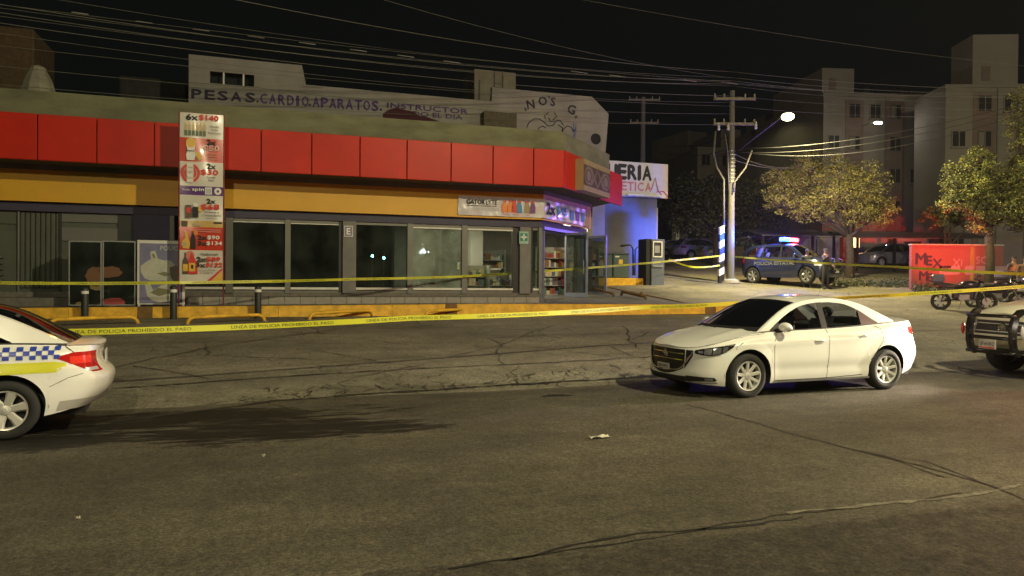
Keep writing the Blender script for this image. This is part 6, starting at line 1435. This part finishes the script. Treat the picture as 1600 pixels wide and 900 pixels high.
# ================================================================ trees
def leafmat(name, col, var=.5):
    m = mat(name, col, .6, var=var, vs=1.2); b = m.node_tree.nodes['Principled BSDF']; b.inputs['Subsurface Weight'].default_value = 0; return m
K['leaf_dark'] = leafmat('dark_leaves', (.035, .05, .025)); K['leaf_yel'] = leafmat('yellow_green_leaves', (.26, .25, .05)); K['leaf_mid'] = leafmat('mid_green_leaves', (.11, .13, .04)); K['leaf_brown'] = leafmat('brown_orange_leaves', (.17, .14, .045))
K['bark'] = mat('tree_bark', (.055, .045, .035), .95, var=.35, vs=5, bump=.6, bs=14)
def tree(px, pyb, Y, ptop, spread, lab, mats, nleaf, seed, blobs, trunk_r=.2, leaf=.16, fork=.35):
    r = random.Random(seed); b = pd(px, pyb, Y); zg = g(b.x, b.y); z1 = pd(px, ptop, Y).z; H = z1-zg; t = thing('tree', lab, 'tree', (b.x, b.y, zg))
    m = M(); fz = H*fork; m.tube([(b.x, b.y, zg-.2), (b.x+.05, b.y, zg+fz*.5), (b.x-.03, b.y+.05, zg+fz)], [trunk_r*1.25, trunk_r, trunk_r*.85], 9); m.part(t, 'trunk', K['bark'], True)
    cl = []; k = Y/F
    for (dx, dy, rx, ry) in blobs:    # pixel offsets from base px, size in px
        c = pd(px+dx, dy, Y); c.y += r.uniform(-1, 1)*rx*k*.5; cl.append((c, rx*k, ry*k))
    m = M()
    for c, rx, ry in cl:
        s0 = Vector((b.x, b.y, zg+fz)); mid = s0.lerp(c, .5)+Vector((r.uniform(-.3, .3), r.uniform(-.3, .3), r.uniform(-.1, .4))); m.tube([s0-Vector((0, 0, .15)), mid, c], [trunk_r*.5, trunk_r*.28, .03], 6)
        for _ in range(7):
            e = c+Vector((r.uniform(-1, 1)*rx, r.uniform(-1, 1)*rx, r.uniform(-1, 1)*ry)); m.tube([mid.lerp(c, r.uniform(.2, 1)), c.lerp(e, .5)+Vector((0, 0, r.uniform(-.1, .2))), e], [.04, .025, .008], 4)
    m.part(t, 'limbs', K['bark'], True)
    m = M(); tot = sum(a*b_ for _, a, b_ in cl)
    for c, rx, ry in cl:
        n = int(nleaf*rx*ry/tot); sub = [(Vector((r.gauss(0, .5), r.gauss(0, .5), r.gauss(0, .5)))) for _ in range(max(5, int(n/45)))]
        for _ in range(n):
            sb_ = r.choice(sub); q = sb_+Vector((r.gauss(0, .13), r.gauss(0, .13), r.gauss(0, .13)))
            if q.length > 1.15: q = q.normalized()*r.uniform(.7, 1.1)
            p = c+Vector((q.x*rx, q.y*rx, q.z*ry)); L_ = leaf*r.uniform(.6, 1.4); a = Vector((r.gauss(0, 1), r.gauss(0, 1), r.gauss(-.3, .7))).normalized(); bb = a.cross(Vector((r.gauss(0, 1), r.gauss(0, 1), r.gauss(0, 1)))).normalized()
            mi = 0 if r.random() < .62 else (1 if len(mats) > 1 else 0)
            m.add([p-a*L_*.5, p+bb*L_*.25, p+a*L_*.5, p-bb*L_*.25], [(0, 1, 2, 3)], mi)
    m.part(t, 'crown', [K[x] for x in mats], kind='stuff'); return t
tree(1120, 400, 50, 268, 1, 'broad dark green tree behind the tall utility pole', ['leaf_dark', 'leaf_mid'], 16000, 1, [(-50, 320, 38, 38), (-15, 300, 45, 34), (30, 300, 45, 36), (60, 330, 42, 40), (10, 345, 50, 36), (-45, 350, 32, 28), (75, 355, 32, 28), (-75, 315, 18, 22)], .3, .2)
tree(1327, 432, 40, 240, 1, 'round street tree with yellowing leaves right of the street lamp', ['leaf_yel', 'leaf_brown'], 30000, 2, [(-95, 285, 32, 26), (-55, 270, 34, 28), (-30, 300, 40, 30), (10, 285, 38, 30), (35, 310, 40, 28), (-100, 312, 28, 20), (-55, 325, 36, 22), (0, 330, 38, 24), (45, 335, 32, 22), (-20, 255, 22, 18), (-60, 248, 20, 14)], .22, .105)
tree(1545, 445, 33, 150, 1, 'leafy tree at the right edge beside the tall apartment block', ['leaf_mid', 'leaf_yel'], 26000, 3, [(-45, 280, 36, 30), (-10, 300, 40, 30), (35, 280, 42, 34), (50, 170, 26, 32), (60, 215, 26, 30), (-60, 312, 28, 24), (20, 330, 42, 26), (60, 330, 36, 30), (-20, 345, 30, 20), (-25, 250, 24, 20), (75, 260, 24, 30)], .2, .11)
tree(1480, 436, 44, 300, 1, 'small dim tree between the carport and the red lit wall', ['leaf_mid', 'leaf_brown'], 2600, 4, [(-20, 340, 26, 18), (5, 325, 28, 20), (25, 342, 24, 16)], .14, .18)
tree(1190, 425, 46, 360, 1, 'low dark shrub tree left behind the police vehicle', ['leaf_dark', 'leaf_dark'], 2200, 5, [(-15, 385, 22, 14), (10, 380, 22, 16)], .1, .18, .3)
# ================================================================ apartment blocks
K['apt'] = mat('grey_apartment_render', (.26, .24, .22), .9, var=.15, vs=.3); K['aptdark'] = mat('dark_apartment_wall', (.20, .15, .14), .9, var=.2, vs=.5); K['aptwin'] = mat('dark_apartment_glass', (.04, .04, .045), .2, var=.1)
K['curtain'] = mat('pale_curtain', (.22, .21, .19), .9); K['warmwin'] = mat('lit_window', (1, .75, .35), .5, var=0, emit=2.2, ecol=(1, .72, .3))
def block(name, lab, px0, px1, ptop, Y, ang, depth, floors, cols, dark_cols=(), pent=None, warm=()):
    """front face runs from px0 to px1 starting at depth Y, turned by ang"""
    a = pd(px0, ptop, Y); zt = a.z; t = thing(name, lab, 'building', (a.x, a.y, g(a.x, a.y)-.3)); z0 = g(a.x, a.y)-.4; d = Vector((math.cos(ang), math.sin(ang), 0)); n = Vector((math.sin(ang), -math.cos(ang), 0))
    # width from the second pixel column
    rr_ = ray(px1, ptop); den = rr_.x*d.y-rr_.y*d.x; k = (a.x*d.y-a.y*d.x)/den; p1 = Vector((rr_.x*k, rr_.y*k, 0)); Wd = (p1-Vector((a.x, a.y, 0))).length
    def bx(m, x0, x1, o0, o1, za, zb, mi=None):
        vs = [Vector((a.x, a.y, z))+d*x+n*o for z in (za, zb) for o in (o0, o1) for x in (x0, x1)]; return m.add(vs, [(0, 2, 3, 1), (4, 5, 7, 6), (0, 1, 5, 4), (2, 6, 7, 3), (0, 4, 6, 2), (1, 3, 7, 5)], mi)
    bx(M(), 0, Wd, -depth, 0, z0, zt).part(t, 'wall', K['apt']); fh = (zt-z0-.6)/floors; cw = Wd/cols
    bx(M(), -.1, Wd+.1, -depth-.1, .12, zt+.002, zt+.25).part(t, 'roof_edge', K['apt'])
    for c in range(cols):
        if c in dark_cols: bx(M(), c*cw+.1, (c+1)*cw-.1, .002, .05, z0+.5, zt-.3).part(t, 'recess_panel', K['aptdark'])
        for f_ in range(floors):
            if c % 2 == 0 and (c+f_) % 3: continue
            zb = z0+.6+f_*fh+fh*.35; x0 = c*cw+cw*.26; x1 = c*cw+cw*.74; o = bx(M(), x0-.06, x1+.06, .05, .10, zb-.06, zb+fh*.42+.06).part(t, 'window', K['aptdark'] if c % 2 else K['apt'])
            bx(M(), x0, x1, .101, .115, zb, zb+fh*.42).part(o, 'pane', K['warmwin'] if (c, f_) in warm else K['aptwin']); xm_ = (x0+x1)/2; bx(M(), xm_-.03, xm_+.03, .116, .14, zb, zb+fh*.42).part(o, 'mullion', K['metal'])
            if (c+f_) % 3 == 1: bx(M(), x0+.02, xm_-.05, .1155, .1158, zb+.02, zb+fh*.40).part(o, 'curtain', K['curtain'])
            if c not in dark_cols: bx(M(), x0-.15, x1+.15, .10, .22, zb-.14, zb-.062).part(o, 'sill', K['apt'])
    for k_ in range(2):
        q = Vector((a.x, a.y, zt+.25))+d*(Wd*(.45+.3*k_))-n*2.0; M().lathe([(.5, 0), (.55, .1), (.55, .9), (.45, 1.15), (.15, 1.3), (.15, 1.38), (0, 1.4)], tuple(q), 14).part(t, 'water_tank', K['darkmetal'], 40)
    bx(M(), Wd*.5-.05, Wd*.5+.05, .06, .14, z0, zt).part(t, 'drain_pipe', K['metal'])
    if pent:
        x0, x1, h = pent; bx(M(), x0*Wd, x1*Wd, -depth*.7, -.3, zt+.25, zt+.25+h).part(t, 'roof_house', K['apt']); bx(M(), x0*Wd+.6, x0*Wd+1.2, -.3, -.25, zt+.6, zt+1.6).part(t, 'vent', K['aptdark'])
    return t
block('apartment_building', 'four storey grey apartment block behind the yellowing tree', 1287, 1478, 150, 62, math.radians(-14), 14, 5, 6, dark_cols=(1, 3, 5), pent=(.0, .26, 2.2), warm=((3, 0), (5, 1)))
block('apartment_building', 'tallest apartment block at the right edge with a boxy roof house', 1478, 1640, 138, 52, math.radians(-22), 4.5, 5, 4, dark_cols=(1, 3), pent=(.28, .72, 3.6))
block('apartment_building', 'dim apartment block seen left of the lit street lamp', 1090, 1215, 233, 84, math.radians(-10), 12, 4, 5, dark_cols=(1, 3), pent=(.3, .55, 2.2))
block('apartment_building', 'low dim apartment block directly behind the tall utility pole', 1065, 1140, 246, 96, math.radians(5), 12, 3, 3, pent=(.15, .55, 3.4))
block('apartment_building', 'pale apartment block partly hidden right behind the lit street lamp', 1205, 1290, 195, 74, math.radians(-12), 12, 5, 3, dark_cols=(1,), pent=(.2, .8, 1.6), warm=((1, 1),))
q_ = pd(1371, 191, 57); fl = thing('flood_lamp', 'small white lit flood lamp high in front of the apartment block', 'lamp', tuple(q_))
M().bbox(q_.x-.25, q_.x+.25, q_.y-.2, q_.y+.1, q_.z, q_.z+.14, .03).part(fl, 'housing', K['metal']); M().bbox(q_.x-.3, q_.x+.3, q_.y-.22, q_.y+.07, q_.z-.14, q_.z-.001, .03).part(fl, 'lens', mat('lit_flood_lens', (1, 1, .9), .4, var=0, emit=12, ecol=(1, .97, .8))); M().tube([(q_.x, q_.y, q_.z+.1), (q_.x+.3, q_.y+1.8, q_.z+.1)], .04, 6).part(fl, 'arm', K['metal'])
bpy.context.view_layer.update(); plight(fl, (q_.x, q_.y, q_.z-.2), 160, (1, .92, .75), .15)
K['wallcream'] = mat('pale_house_wall', (.36, .34, .30), .9, var=.2, vs=1)
# small houses and boundary walls behind the vehicles
def house(px0, px1, ytop, Y, lab, mt, depth=6, door=None, warm=None, name='house', wins=()):
    a = pd(px0, ytop, Y); b = pd(px1, ytop, Y); z0 = min(g(a.x, a.y), g(b.x, b.y))-.5; t = thing(name, lab, name.replace('_', ' '), (a.x, a.y, z0+.5)); d = (b-a); d.z = 0; Wd = d.length; d.normalize(); n = Vector((d.y, -d.x, 0))
    def bx(m, x0, x1, o0, o1, za, zb): 
        vs = [Vector((a.x, a.y, z))+d*x+n*o for z in (za, zb) for o in (o0, o1) for x in (x0, x1)]; return m.add(vs, [(0, 2, 3, 1), (4, 5, 7, 6), (0, 1, 5, 4), (2, 6, 7, 3), (0, 4, 6, 2), (1, 3, 7, 5)])
    bx(M(), 0, Wd, -depth, 0, z0, a.z).part(t, 'wall', mt); bx(M(), -.1, Wd+.1, -depth, .12, a.z+.001, a.z+.12).part(t, 'roof_slab', K['concrete'])
    for (fx0, fx1, ya, yb, k) in wins:
        zA_, zB2 = pd(px0, yb, Y).z, pd(px0, ya, Y).z; o = bx(M(), Wd*fx0, Wd*fx1, .01, .06, zA_, zB2).part(t, 'window' if k != 'door' else 'door', K['aptdark']); bx(M(), Wd*fx0+.06, Wd*fx1-.06, .061, .07, zA_+.06, zB2-.06).part(o, 'pane', K['warmwin'] if k == 'warm' else K['aptwin'] if k != 'door' else K['darkmetal'])
    return t, bx, Wd
house(1050, 1075, 340, 70, 'pale narrow house wall beyond the parked sedan left of the dark tree', K['wallcream'], wins=((.2, .5, 360, 385, 'dark'),))
house(1170, 1262, 372, 47, 'low house with pinkish lit wall behind the police vehicle', K['wallcream'], wins=((.12, .2, 376, 402, 'door'), (.45, .62, 378, 392, 'dark')))
house(1255, 1312, 371, 48, 'boxy wall of a house lit pink, just left of the street tree trunk', K['wallcream'], wins=((.35, .38, 373, 415, 'dark'),))
house(1318, 1470, 365, 54, 'house with a warm lit doorway behind the parked minivan', K['wallcream'], wins=((.09, .17, 370, 388, 'warm'), (.02, .06, 372, 410, 'warm'), (.45, .55, 372, 412, 'door'), (.62, .8, 376, 395, 'dark')))
# carport roofs
K['sheet'] = mat('corrugated_roof_sheet', (.14, .12, .12), .6, .2, var=.25, vs=2)
def carport(px0, px1, ya, yb, Y, lab, posts):
    a, b = pd(px0, yb, Y), pd(px1, yb, Y); t = thing('carport', lab, 'carport', (a.x, a.y, g(a.x, a.y))); zt = pd(px0, ya, Y).z-.1
    d = b-a; d.z = 0; n = Vector((-d.y, d.x, 0)).normalized(); ns = max(4, int(d.length/.5))
    for i in range(ns):
        p0 = Vector((a.x, a.y, a.z))+d*(i/ns); p1 = Vector((a.x, a.y, a.z))+d*((i+.97)/ns); M().add([p0, p1, p1+n*3.2+Vector((0, 0, .55)), p0+n*3.2+Vector((0, 0, .55)), p0+Vector((0, 0, .05)), p1+Vector((0, 0, .05)), p1+n*3.2+Vector((0, 0, .6)), p0+n*3.2+Vector((0, 0, .6))], [(0, 1, 2, 3), (7, 6, 5, 4), (0, 4, 5, 1), (1, 5, 6, 2), (2, 6, 7, 3), (3, 7, 4, 0)]).part(t, 'roof_sheet', K['sheet'])
    for px in posts: q = pd(px, yb, Y+.1); M().box(q.x-.06, q.x+.06, q.y-.06, q.y+.06, g(q.x, q.y)-.1, a.z+.02).part(t, 'post', K['darkmetal'])
carport(1190, 1305, 358, 368, 44, 'grey sheet carport roof behind the police vehicle', (1192, 1270, 1303))
carport(1338, 1560, 358, 372, 46, 'long dark sheet carport roof above the minivan and the red lit wall', (1340, 1398, 1470, 1540))
# red-lit boundary wall with campaign lettering
YM = 33.0
a, b = pd(1424, 443, YM), pd(1567, 443, YM); zt = pd(1424, 383, YM).z; d = (b-a); d.z = 0; Wd = d.length; d.normalize(); n = Vector((d.y, -d.x, 0))
mw = thing('graffiti_wall', 'low reddened wall with hand painted MEX lettering, lit red, behind the motorcycles', 'wall', (a.x, a.y, g(a.x, a.y)))
K['mexwall'] = mat('beacon_reddened_wall', (.20, .065, .065), .85, var=.12, vs=1.5, bump=.2); z0 = min(g(a.x, a.y), g(b.x, b.y))  # red of the beacon light is also put into the wall's base colour
def wb(m, x0, x1, o0, o1, za, zb):
    vs = [Vector((a.x, a.y, z))+d*x+n*o for z in (za, zb) for o in (o0, o1) for x in (x0, x1)]; return m.add(vs, [(0, 2, 3, 1), (4, 5, 7, 6), (0, 1, 5, 4), (2, 6, 7, 3), (0, 4, 6, 2), (1, 3, 7, 5)])
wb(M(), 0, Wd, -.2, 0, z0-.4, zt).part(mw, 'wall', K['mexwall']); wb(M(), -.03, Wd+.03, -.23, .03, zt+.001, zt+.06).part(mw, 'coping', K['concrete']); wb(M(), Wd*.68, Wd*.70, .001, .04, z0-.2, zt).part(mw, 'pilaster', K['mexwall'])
og = mat('ochre_paint_patch', (.25, .17, .05), .9, var=.3); wb(M(), Wd*.64, Wd*.70, .0005, .004, z0, zt-.05).part(mw, 'paint_patch', og)
hw_ = zt-z0
for ch, fx, fz, h in (('M', .10, .70, .30), ('E', .19, .66, .26), ('X', .28, .60, .24), ('_', .37, .52, .03), ('M', .13, .33, .24), ('E', .20, .29, .22), ('X', .28, .22, .2), ('_', .37, .12, .03)):
    M().text(ch, tuple(Vector((a.x, a.y, z0+hw_*fz))+d*Wd*fx), hw_*h*.8, right=tuple(d), up=(0, 0, 1), bold=.03, lift=.006).part(mw, 'lettering', K['paintdark'])
for fx, fz, s_t in ((.50, .62, 'XI'), (.80, .68, 'SOL'), (.83, .45, '----')): M().text(s_t, tuple(Vector((a.x, a.y, z0+hw_*fz))+d*Wd*fx), hw_*.16, right=tuple(d), up=(0, 0, 1), bold=.01, lift=.006).part(mw, 'lettering', mat('faded_graffiti_%s' % s_t[0], (.28, .18, .2), .8))
# ================================================================ motorcycles
def moto(px, py, Y, ang, lab, seed, s=1., topbox=True):
    b = pd(px, py, Y); wx, wy = uv2w(b.x, b.y); t = thing('motorcycle', lab, 'motorcycle', (0, 0, 0), rot=math.radians(ang)); t.location = (wx, wy, g(b.x, b.y)+.01); t.scale = (s, s, s)
    bk = K['black']; ch = K['chrome']; pn = K['dark_bike']
    for x, nm in ((-.66, 'front'), (.66, 'rear')):
        m = M(); R = .31; m.lathe([(R*.70, -.04), (R*.9, -.055), (R, -.025), (R, .025), (R*.9, .055), (R*.70, .04), (R*.70, -.04)], (x, 0, R), 28, 'y', cap=False); w = m.part(t, 'wheel', K['rubber'], True)
        m = M(); m.lathe([(R*.72, -.045), (R*.64, -.03), (R*.64, .03), (R*.72, .045)], (x, 0, R), 28, 'y', cap=False); m.lathe([(.06, -.06), (.06, .06)], (x, 0, R), 12, 'y')
        for k in range(6): a = k*PI/3; m.tube([(x+.05*math.cos(a), 0, R+.05*math.sin(a)), (x+R*.78*math.cos(a), 0, R+R*.78*math.sin(a))], .026, 5)
        m.part(w, 'rim', K['darkmetal']); M().lathe([(.13, .065), (.13, .07), (.05, .07)], (x, 0, R), 20, 'y').part(w, 'brake_disc', K['metal'])
        M().grid(lambda a, c: (x+(R+.035)*math.cos(PI*(.12+.7*a)), -.07+.14*c, R+(R+.035)*math.sin(PI*(.12+.7*a))), 12, 2).part(t, 'mudguard', pn, True)
    for y in (-.07, .07): M().tube([(-.66, y, .31), (-.50, y, .72), (-.42, y, .98)], .022, 8).part(t, 'fork_leg', ch, True)
    M().tube([(-.44, 0, .92), (-.1, 0, .80), (.35, 0, .76), (.75, 0, .78)], .03, 8).part(t, 'frame', bk, True); M().tube([(-.42, 0, .85), (-.30, 0, .45), (.05, 0, .33), (.25, 0, .4), (.30, 0, .72)], .025, 8).part(t, 'down_tube', bk, True)
    for y in (-.1, .1): M().tube([(.15, y, .38), (.66, y, .31)], .022, 6).part(t, 'swing_arm', bk); M().tube([(.62, y, .36), (.50, y, .74)], .028, 8).part(t, 'shock_absorber', ch)
    m = M(); m.bbox(-.22, .16, -.13, .13, .32, .58, .05); m.lathe([(.1, -.17), (.1, .17)], (.04, 0, .42), 16, 'y'); m.part(t, 'engine', K['metal'], 40)
    M().ball((-.16, 0, .86), (.28, .16, .15), 16, 10).part(t, 'fuel_tank', pn, True)
    M().grid(lambda a, c: (.05+.62*c, .14*math.cos(PI*a)*(1-.25*c), .82+.07*math.sin(PI*a)+.07*c*c), 10, 8).part(t, 'seat', K['interior'], True)
    M().bbox(.25, .68, -.11, .11, .66, .80, .03).part(t, 'tail_panel', pn); M().bbox(-.32, .34, -.12, .12, .36, .74, .06).part(t, 'side_panel', pn)
    M().tube([(-.20, -.16, .36), (.2, -.18, .32), (.72, -.18, .40)], [.025, .035, .045], 10).part(t, 'exhaust', ch, True)
    M().tube([(-.30, .36, 1.06), (-.40, .25, 1.05), (-.42, 0, 1.0), (-.40, -.25, 1.05), (-.30, -.36, 1.06)], .016, 8).part(t, 'handlebar', bk, True)
    M().ball((-.52, 0, .90), (.09, .10, .10), 12, 8).part(t, 'headlamp', ch, True); M().ball((-.46, 0, 1.08), (.03, .14, .14), 12, 8).part(t, 'windshield', K['lampglass'], True)
    for y in (-.30, .30): M().tube([(-.38, y*.8, 1.05), (-.40, y, 1.22)], .008, 5).part(t, 'mirror_stem', bk); M().ball((-.40, y*1.15, 1.25), (.015, .07, .045), 10, 6).part(t, 'mirror', ch, True)
    if topbox: M().bbox(.55, .95, -.22, .22, .92, 1.22, .06).part(t, 'top_box', K['bike_box']); M().bbox(.52, .9, -.15, .15, .86, .915, .01).part(t, 'rack', bk)
    M().box(.78, .80, -.09, .09, .62, .72).part(t, 'number_plate', K['plate']); M().ball((.72, 0, .80), (.04, .08, .035), 8, 6).part(t, 'tail_lamp', K['redlens'], True)
    M().tube([(.05, -.12, .35), (.12, -.30, .01)], .012, 6).part(t, 'side_stand', K['metal']); return t
K['dark_bike'] = mat('dark_motorcycle_paint', (.03, .025, .04), .25, var=.05, coat=1); K['bike_box'] = mat('grey_violet_top_box', (.12, .11, .18), .4)
moto(1505, 486, 24.8, 150, 'dark motorcycle with a violet grey top box parked in front of the red lit wall', 1)
moto(1557, 482, 25.4, 135, 'second dark motorcycle behind the bonnet of the pickup, nearer the right edge', 2, 1, False)
moto(1598, 470, 27.5, 118, 'motorcycle partly cut by the right edge below the standing officers', 3, 1, True)
# ================================================================ people
def person(base, face, lab, top=(.03, .03, .04), leg=(.03, .03, .04), pose='stand', H=1.72, vest=None, cap=(.02, .02, .03), seed=0, zoff=0):
    wx, wy = uv2w(base.x, base.y); t = thing('person', lab, 'person', (0, 0, 0), rot=math.radians(face)); t.location = (wx, wy, g(base.x, base.y)+zoff); s = H/1.72; t.scale = (s, s, s)
    # local: facing -y
    V = [(0, 0, .95), (0, 0, 1.12), (0, .01, 1.30), (0, 0, 1.45), (0, -.01, 1.52), (0, -.02, 1.60), (0, -.02, 1.68)]; E = [(i, i+1) for i in range(6)]; Rr_ = [(.15, .11), (.15, .10), (.17, .115), (.12, .08), (.055, .055), (.078, .09), (.07, .08)]
    seg = {e: 'top' for e in E}; seg[(3, 4)] = 'skin'; seg[(4, 5)] = 'skin'; seg[(5, 6)] = 'skin'
    def chain(root, pts, rs, kinds):
        p = root
        for q, r_, k in zip(pts, rs, kinds): V.append(q); Rr_.append(r_); E.append((p, len(V)-1)); seg[(p, len(V)-1)] = k; p = len(V)-1
        return p
    st = .04*seed % .07
    arms = {'stand': (((.20, 0, 1.42), (.25, .03, 1.15), (.27, -.04, .90), (.27, -.06, .82)), ((-.20, 0, 1.42), (-.26, .02, 1.15), (-.26, -.05, .90), (-.26, -.07, .82))),
            'bent': (((.20, 0, 1.42), (.27, .02, 1.15), (.14, -.22, 1.14), (.08, -.28, 1.16)), ((-.20, 0, 1.42), (-.26, .02, 1.16), (-.14, -.24, 1.12), (-.08, -.30, 1.14))),
            'point': (((.20, 0, 1.42), (.27, .02, 1.15), (.20, -.20, 1.02), (.18, -.27, 1.0)), ((-.20, 0, 1.42), (-.34, -.12, 1.22), (-.46, -.28, 1.34), (-.50, -.34, 1.38)))}[pose]
    hands = []
    for A in arms: hands.append(chain(2, A, ((.075, .07), (.05, .05), (.035, .032), (.03, .018)), ('top', 'top', 'top', 'skin')))
    for hnd in hands:   # thumb and fingers
        hv = Vector(V[hnd]); dv = (hv-Vector(V[hnd-1])).normalized(); sd = 1 if hv.x > 0 else -1; sv_ = Vector((0, 1, 0)) if abs(dv.z) > .6 else Vector((0, 0, 1))
        for i in range(4):
            o = sv_*(.022-.015*i); chain(hnd, (tuple(hv+o+dv*.045), tuple(hv+o+dv*(.085-.006*abs(i-1.3))-Vector((sd*.015, 0, 0)))), ((.010, .010), (.008, .008)), ('skin', 'skin'))
        chain(hnd-0, (tuple(hv+sv_*.04-Vector((sd*.01, .01, 0))), tuple(hv+sv_*.045+dv*.04-Vector((sd*.02, .015, 0)))), ((.012, .012), (.009, .009)), ('skin', 'skin'))
    for sg, fy_ in ((1, -.06), (-1, .05)):
        chain(0, ((.10*sg, 0, .86), (.12*sg, fy_*.6, .48), (.13*sg, fy_, .10), (.14*sg, fy_-.05, .045), (.15*sg, fy_-.17, .03)), ((.095, .095), (.065, .065), (.045, .045), (.045, .045), (.04, .03)), ('leg', 'leg', 'leg', 'shoe', 'shoe'))
    me = bpy.data.meshes.new('p'); me.from_pydata(V, E, []); ob = bpy.data.objects.new('p', me); COL.objects.link(ob); md = ob.modifiers.new('s', 'SKIN'); md.use_smooth_shade = True
    for i, r_ in enumerate(Rr_): me.skin_vertices[0].data[i].radius = r_
    me.skin_vertices[0].data[0].use_root = True; ob.modifiers.new('b', 'SUBSURF').levels = 2; bpy.context.view_layer.update()
    m2 = bpy.data.meshes.new_from_object(ob.evaluated_get(bpy.context.evaluated_depsgraph_get())); bpy.data.objects.remove(ob)
    kinds = ['top', 'leg', 'skin', 'shoe']; cols = {'top': top, 'leg': leg, 'skin': (.28, .16, .10), 'shoe': (.012, .012, .012)}
    m2.materials.clear()
    for k in kinds: m2.materials.append(mat('person_%s' % k, cols[k], .8 if k != 'skin' else .55, var=.15, vs=12))
    eL = [(Vector(V[a_]), Vector(V[b__]), seg[(a_, b__)]) for a_, b__ in E]
    for f_ in m2.polygons:
        c = f_.center; best = None
        for p0, p1, k in eL:
            dd = p1-p0; tt = clamp((c-p0).dot(dd)/max(dd.length_squared, 1e-9)); ds = (c-(p0+dd*tt)).length
            if best is None or ds < best[0]: best = (ds, k)
        f_.material_index = kinds.index(best[1]); f_.use_smooth = True
    bo = bpy.data.objects.new('body', m2); COL.objects.link(bo); bo.parent = t
    # face and hair / cap
    M().ball((.03, -.105, 1.635), (.011, .006, .007), 8, 5).part(t, 'eye', K['text_black']); M().ball((-.03, -.105, 1.635), (.011, .006, .007), 8, 5).part(t, 'eye', K['text_black']); M().ball((0, -.118, 1.605), (.011, .016, .018), 8, 6).part(t, 'nose', m2.materials[2], True)
    M().ball((0, -.103, 1.575), (.022, .005, .006), 8, 5).part(t, 'mouth', mat('lips', (.25, .09, .07), .6, var=0))
    for sx in (-1, 1): M().ball((.08*sx, -.015, 1.625), (.010, .02, .03), 8, 6).part(t, 'ear', m2.materials[2], True)
    hm = mat('cap_cloth', cap, .8, var=.1); M().grid(lambda a, b: (.088*math.cos(2*PI*a)*math.cos(PI/2*b), -.012+.102*math.sin(2*PI*a)*math.cos(PI/2*b), 1.668+.085*math.sin(PI/2*b)), 16, 6).part(t, 'cap', hm, True); M().grid(lambda a, b: (.07*(2*a-1), -.09-.075*b*(1-(2*a-1)**2*.6), 1.675-.01*b), 8, 2).part(t, 'cap_peak', hm, True)
    if vest: M().grid(lambda a, b: ((.175+.012)*math.cos(2*PI*a)*(1-.12*b*b), .005+(.125+.015)*math.sin(2*PI*a)*(1-.1*b*b), 1.02+.40*b), 20, 6).part(t, 'vest', mat('orange_vest', vest, .6, var=.1), True)
    return t
def pbase(px, py, Y=None): return pd(px, py, Y)
person(pd(1261, 453, 33.4), -20, 'dark uniformed officer standing in front of the police vehicle bonnet', pose='bent', seed=1)
person(pd(1289, 456, 32.8), 40, 'dark uniformed officer right of the police vehicle, arm raised', pose='point', seed=2, H=1.78)
person(pd(1583, 470, 28.5), 10, 'person in a dark jacket and orange vest standing by the motorcycles at the right edge', pose='bent', vest=(.6, .2, .08), top=(.08, .05, .06), seed=3)
person(pd(1602, 468, 28.0), -30, 'person in brown clothing cut by the right edge near the motorcycles', pose='stand', top=(.16, .10, .07), leg=(.05, .04, .05), seed=4)
# ================================================================ low fence line and rubble on the far side of the side street
fn = thing('shrub_bed', 'dark low shrubs along the foot of the red lit wall', 'shrubs', tuple(pd(1400, 445, 34.5)))
r = random.Random(8); m = M()
for _ in range(2600):
    px = r.uniform(1300, 1600); p = pd(px, 445, r.uniform(34, 36)*(.93 if px > 1424 else 1)); p.z = g(p.x, p.y)+abs(r.gauss(0, .16)); L_ = .12; a_ = Vector((r.gauss(0, 1), r.gauss(0, 1), r.gauss(.5, .7))).normalized(); bb = a_.cross(Vector((r.gauss(0, 1), r.gauss(0, 1), .1))).normalized()
    m.add([p-a_*L_*.5, p+bb*L_*.25, p+a_*L_*.5, p-bb*L_*.25], [(0, 1, 2, 3)])
m.part(fn, 'foliage', K['leaf_dark'], kind='stuff')
# ================================================================ night air
hz = bpy.data.materials.new('night_haze'); hz.use_nodes = True; t = hz.node_tree; t.nodes.clear(); o = nod(t, 'ShaderNodeOutputMaterial'); v = nod(t, 'ShaderNodeVolumePrincipled')
v.inputs['Color'].default_value = (.9, .92, .88, 1); v.inputs['Density'].default_value = .0003; v.inputs['Anisotropy'].default_value = .3; t.links.new(v.outputs[0], o.inputs['Volume'])
M().box(-310, 310, -310, 310, -1.2, 32).top('haze', hz, kind='stuff')
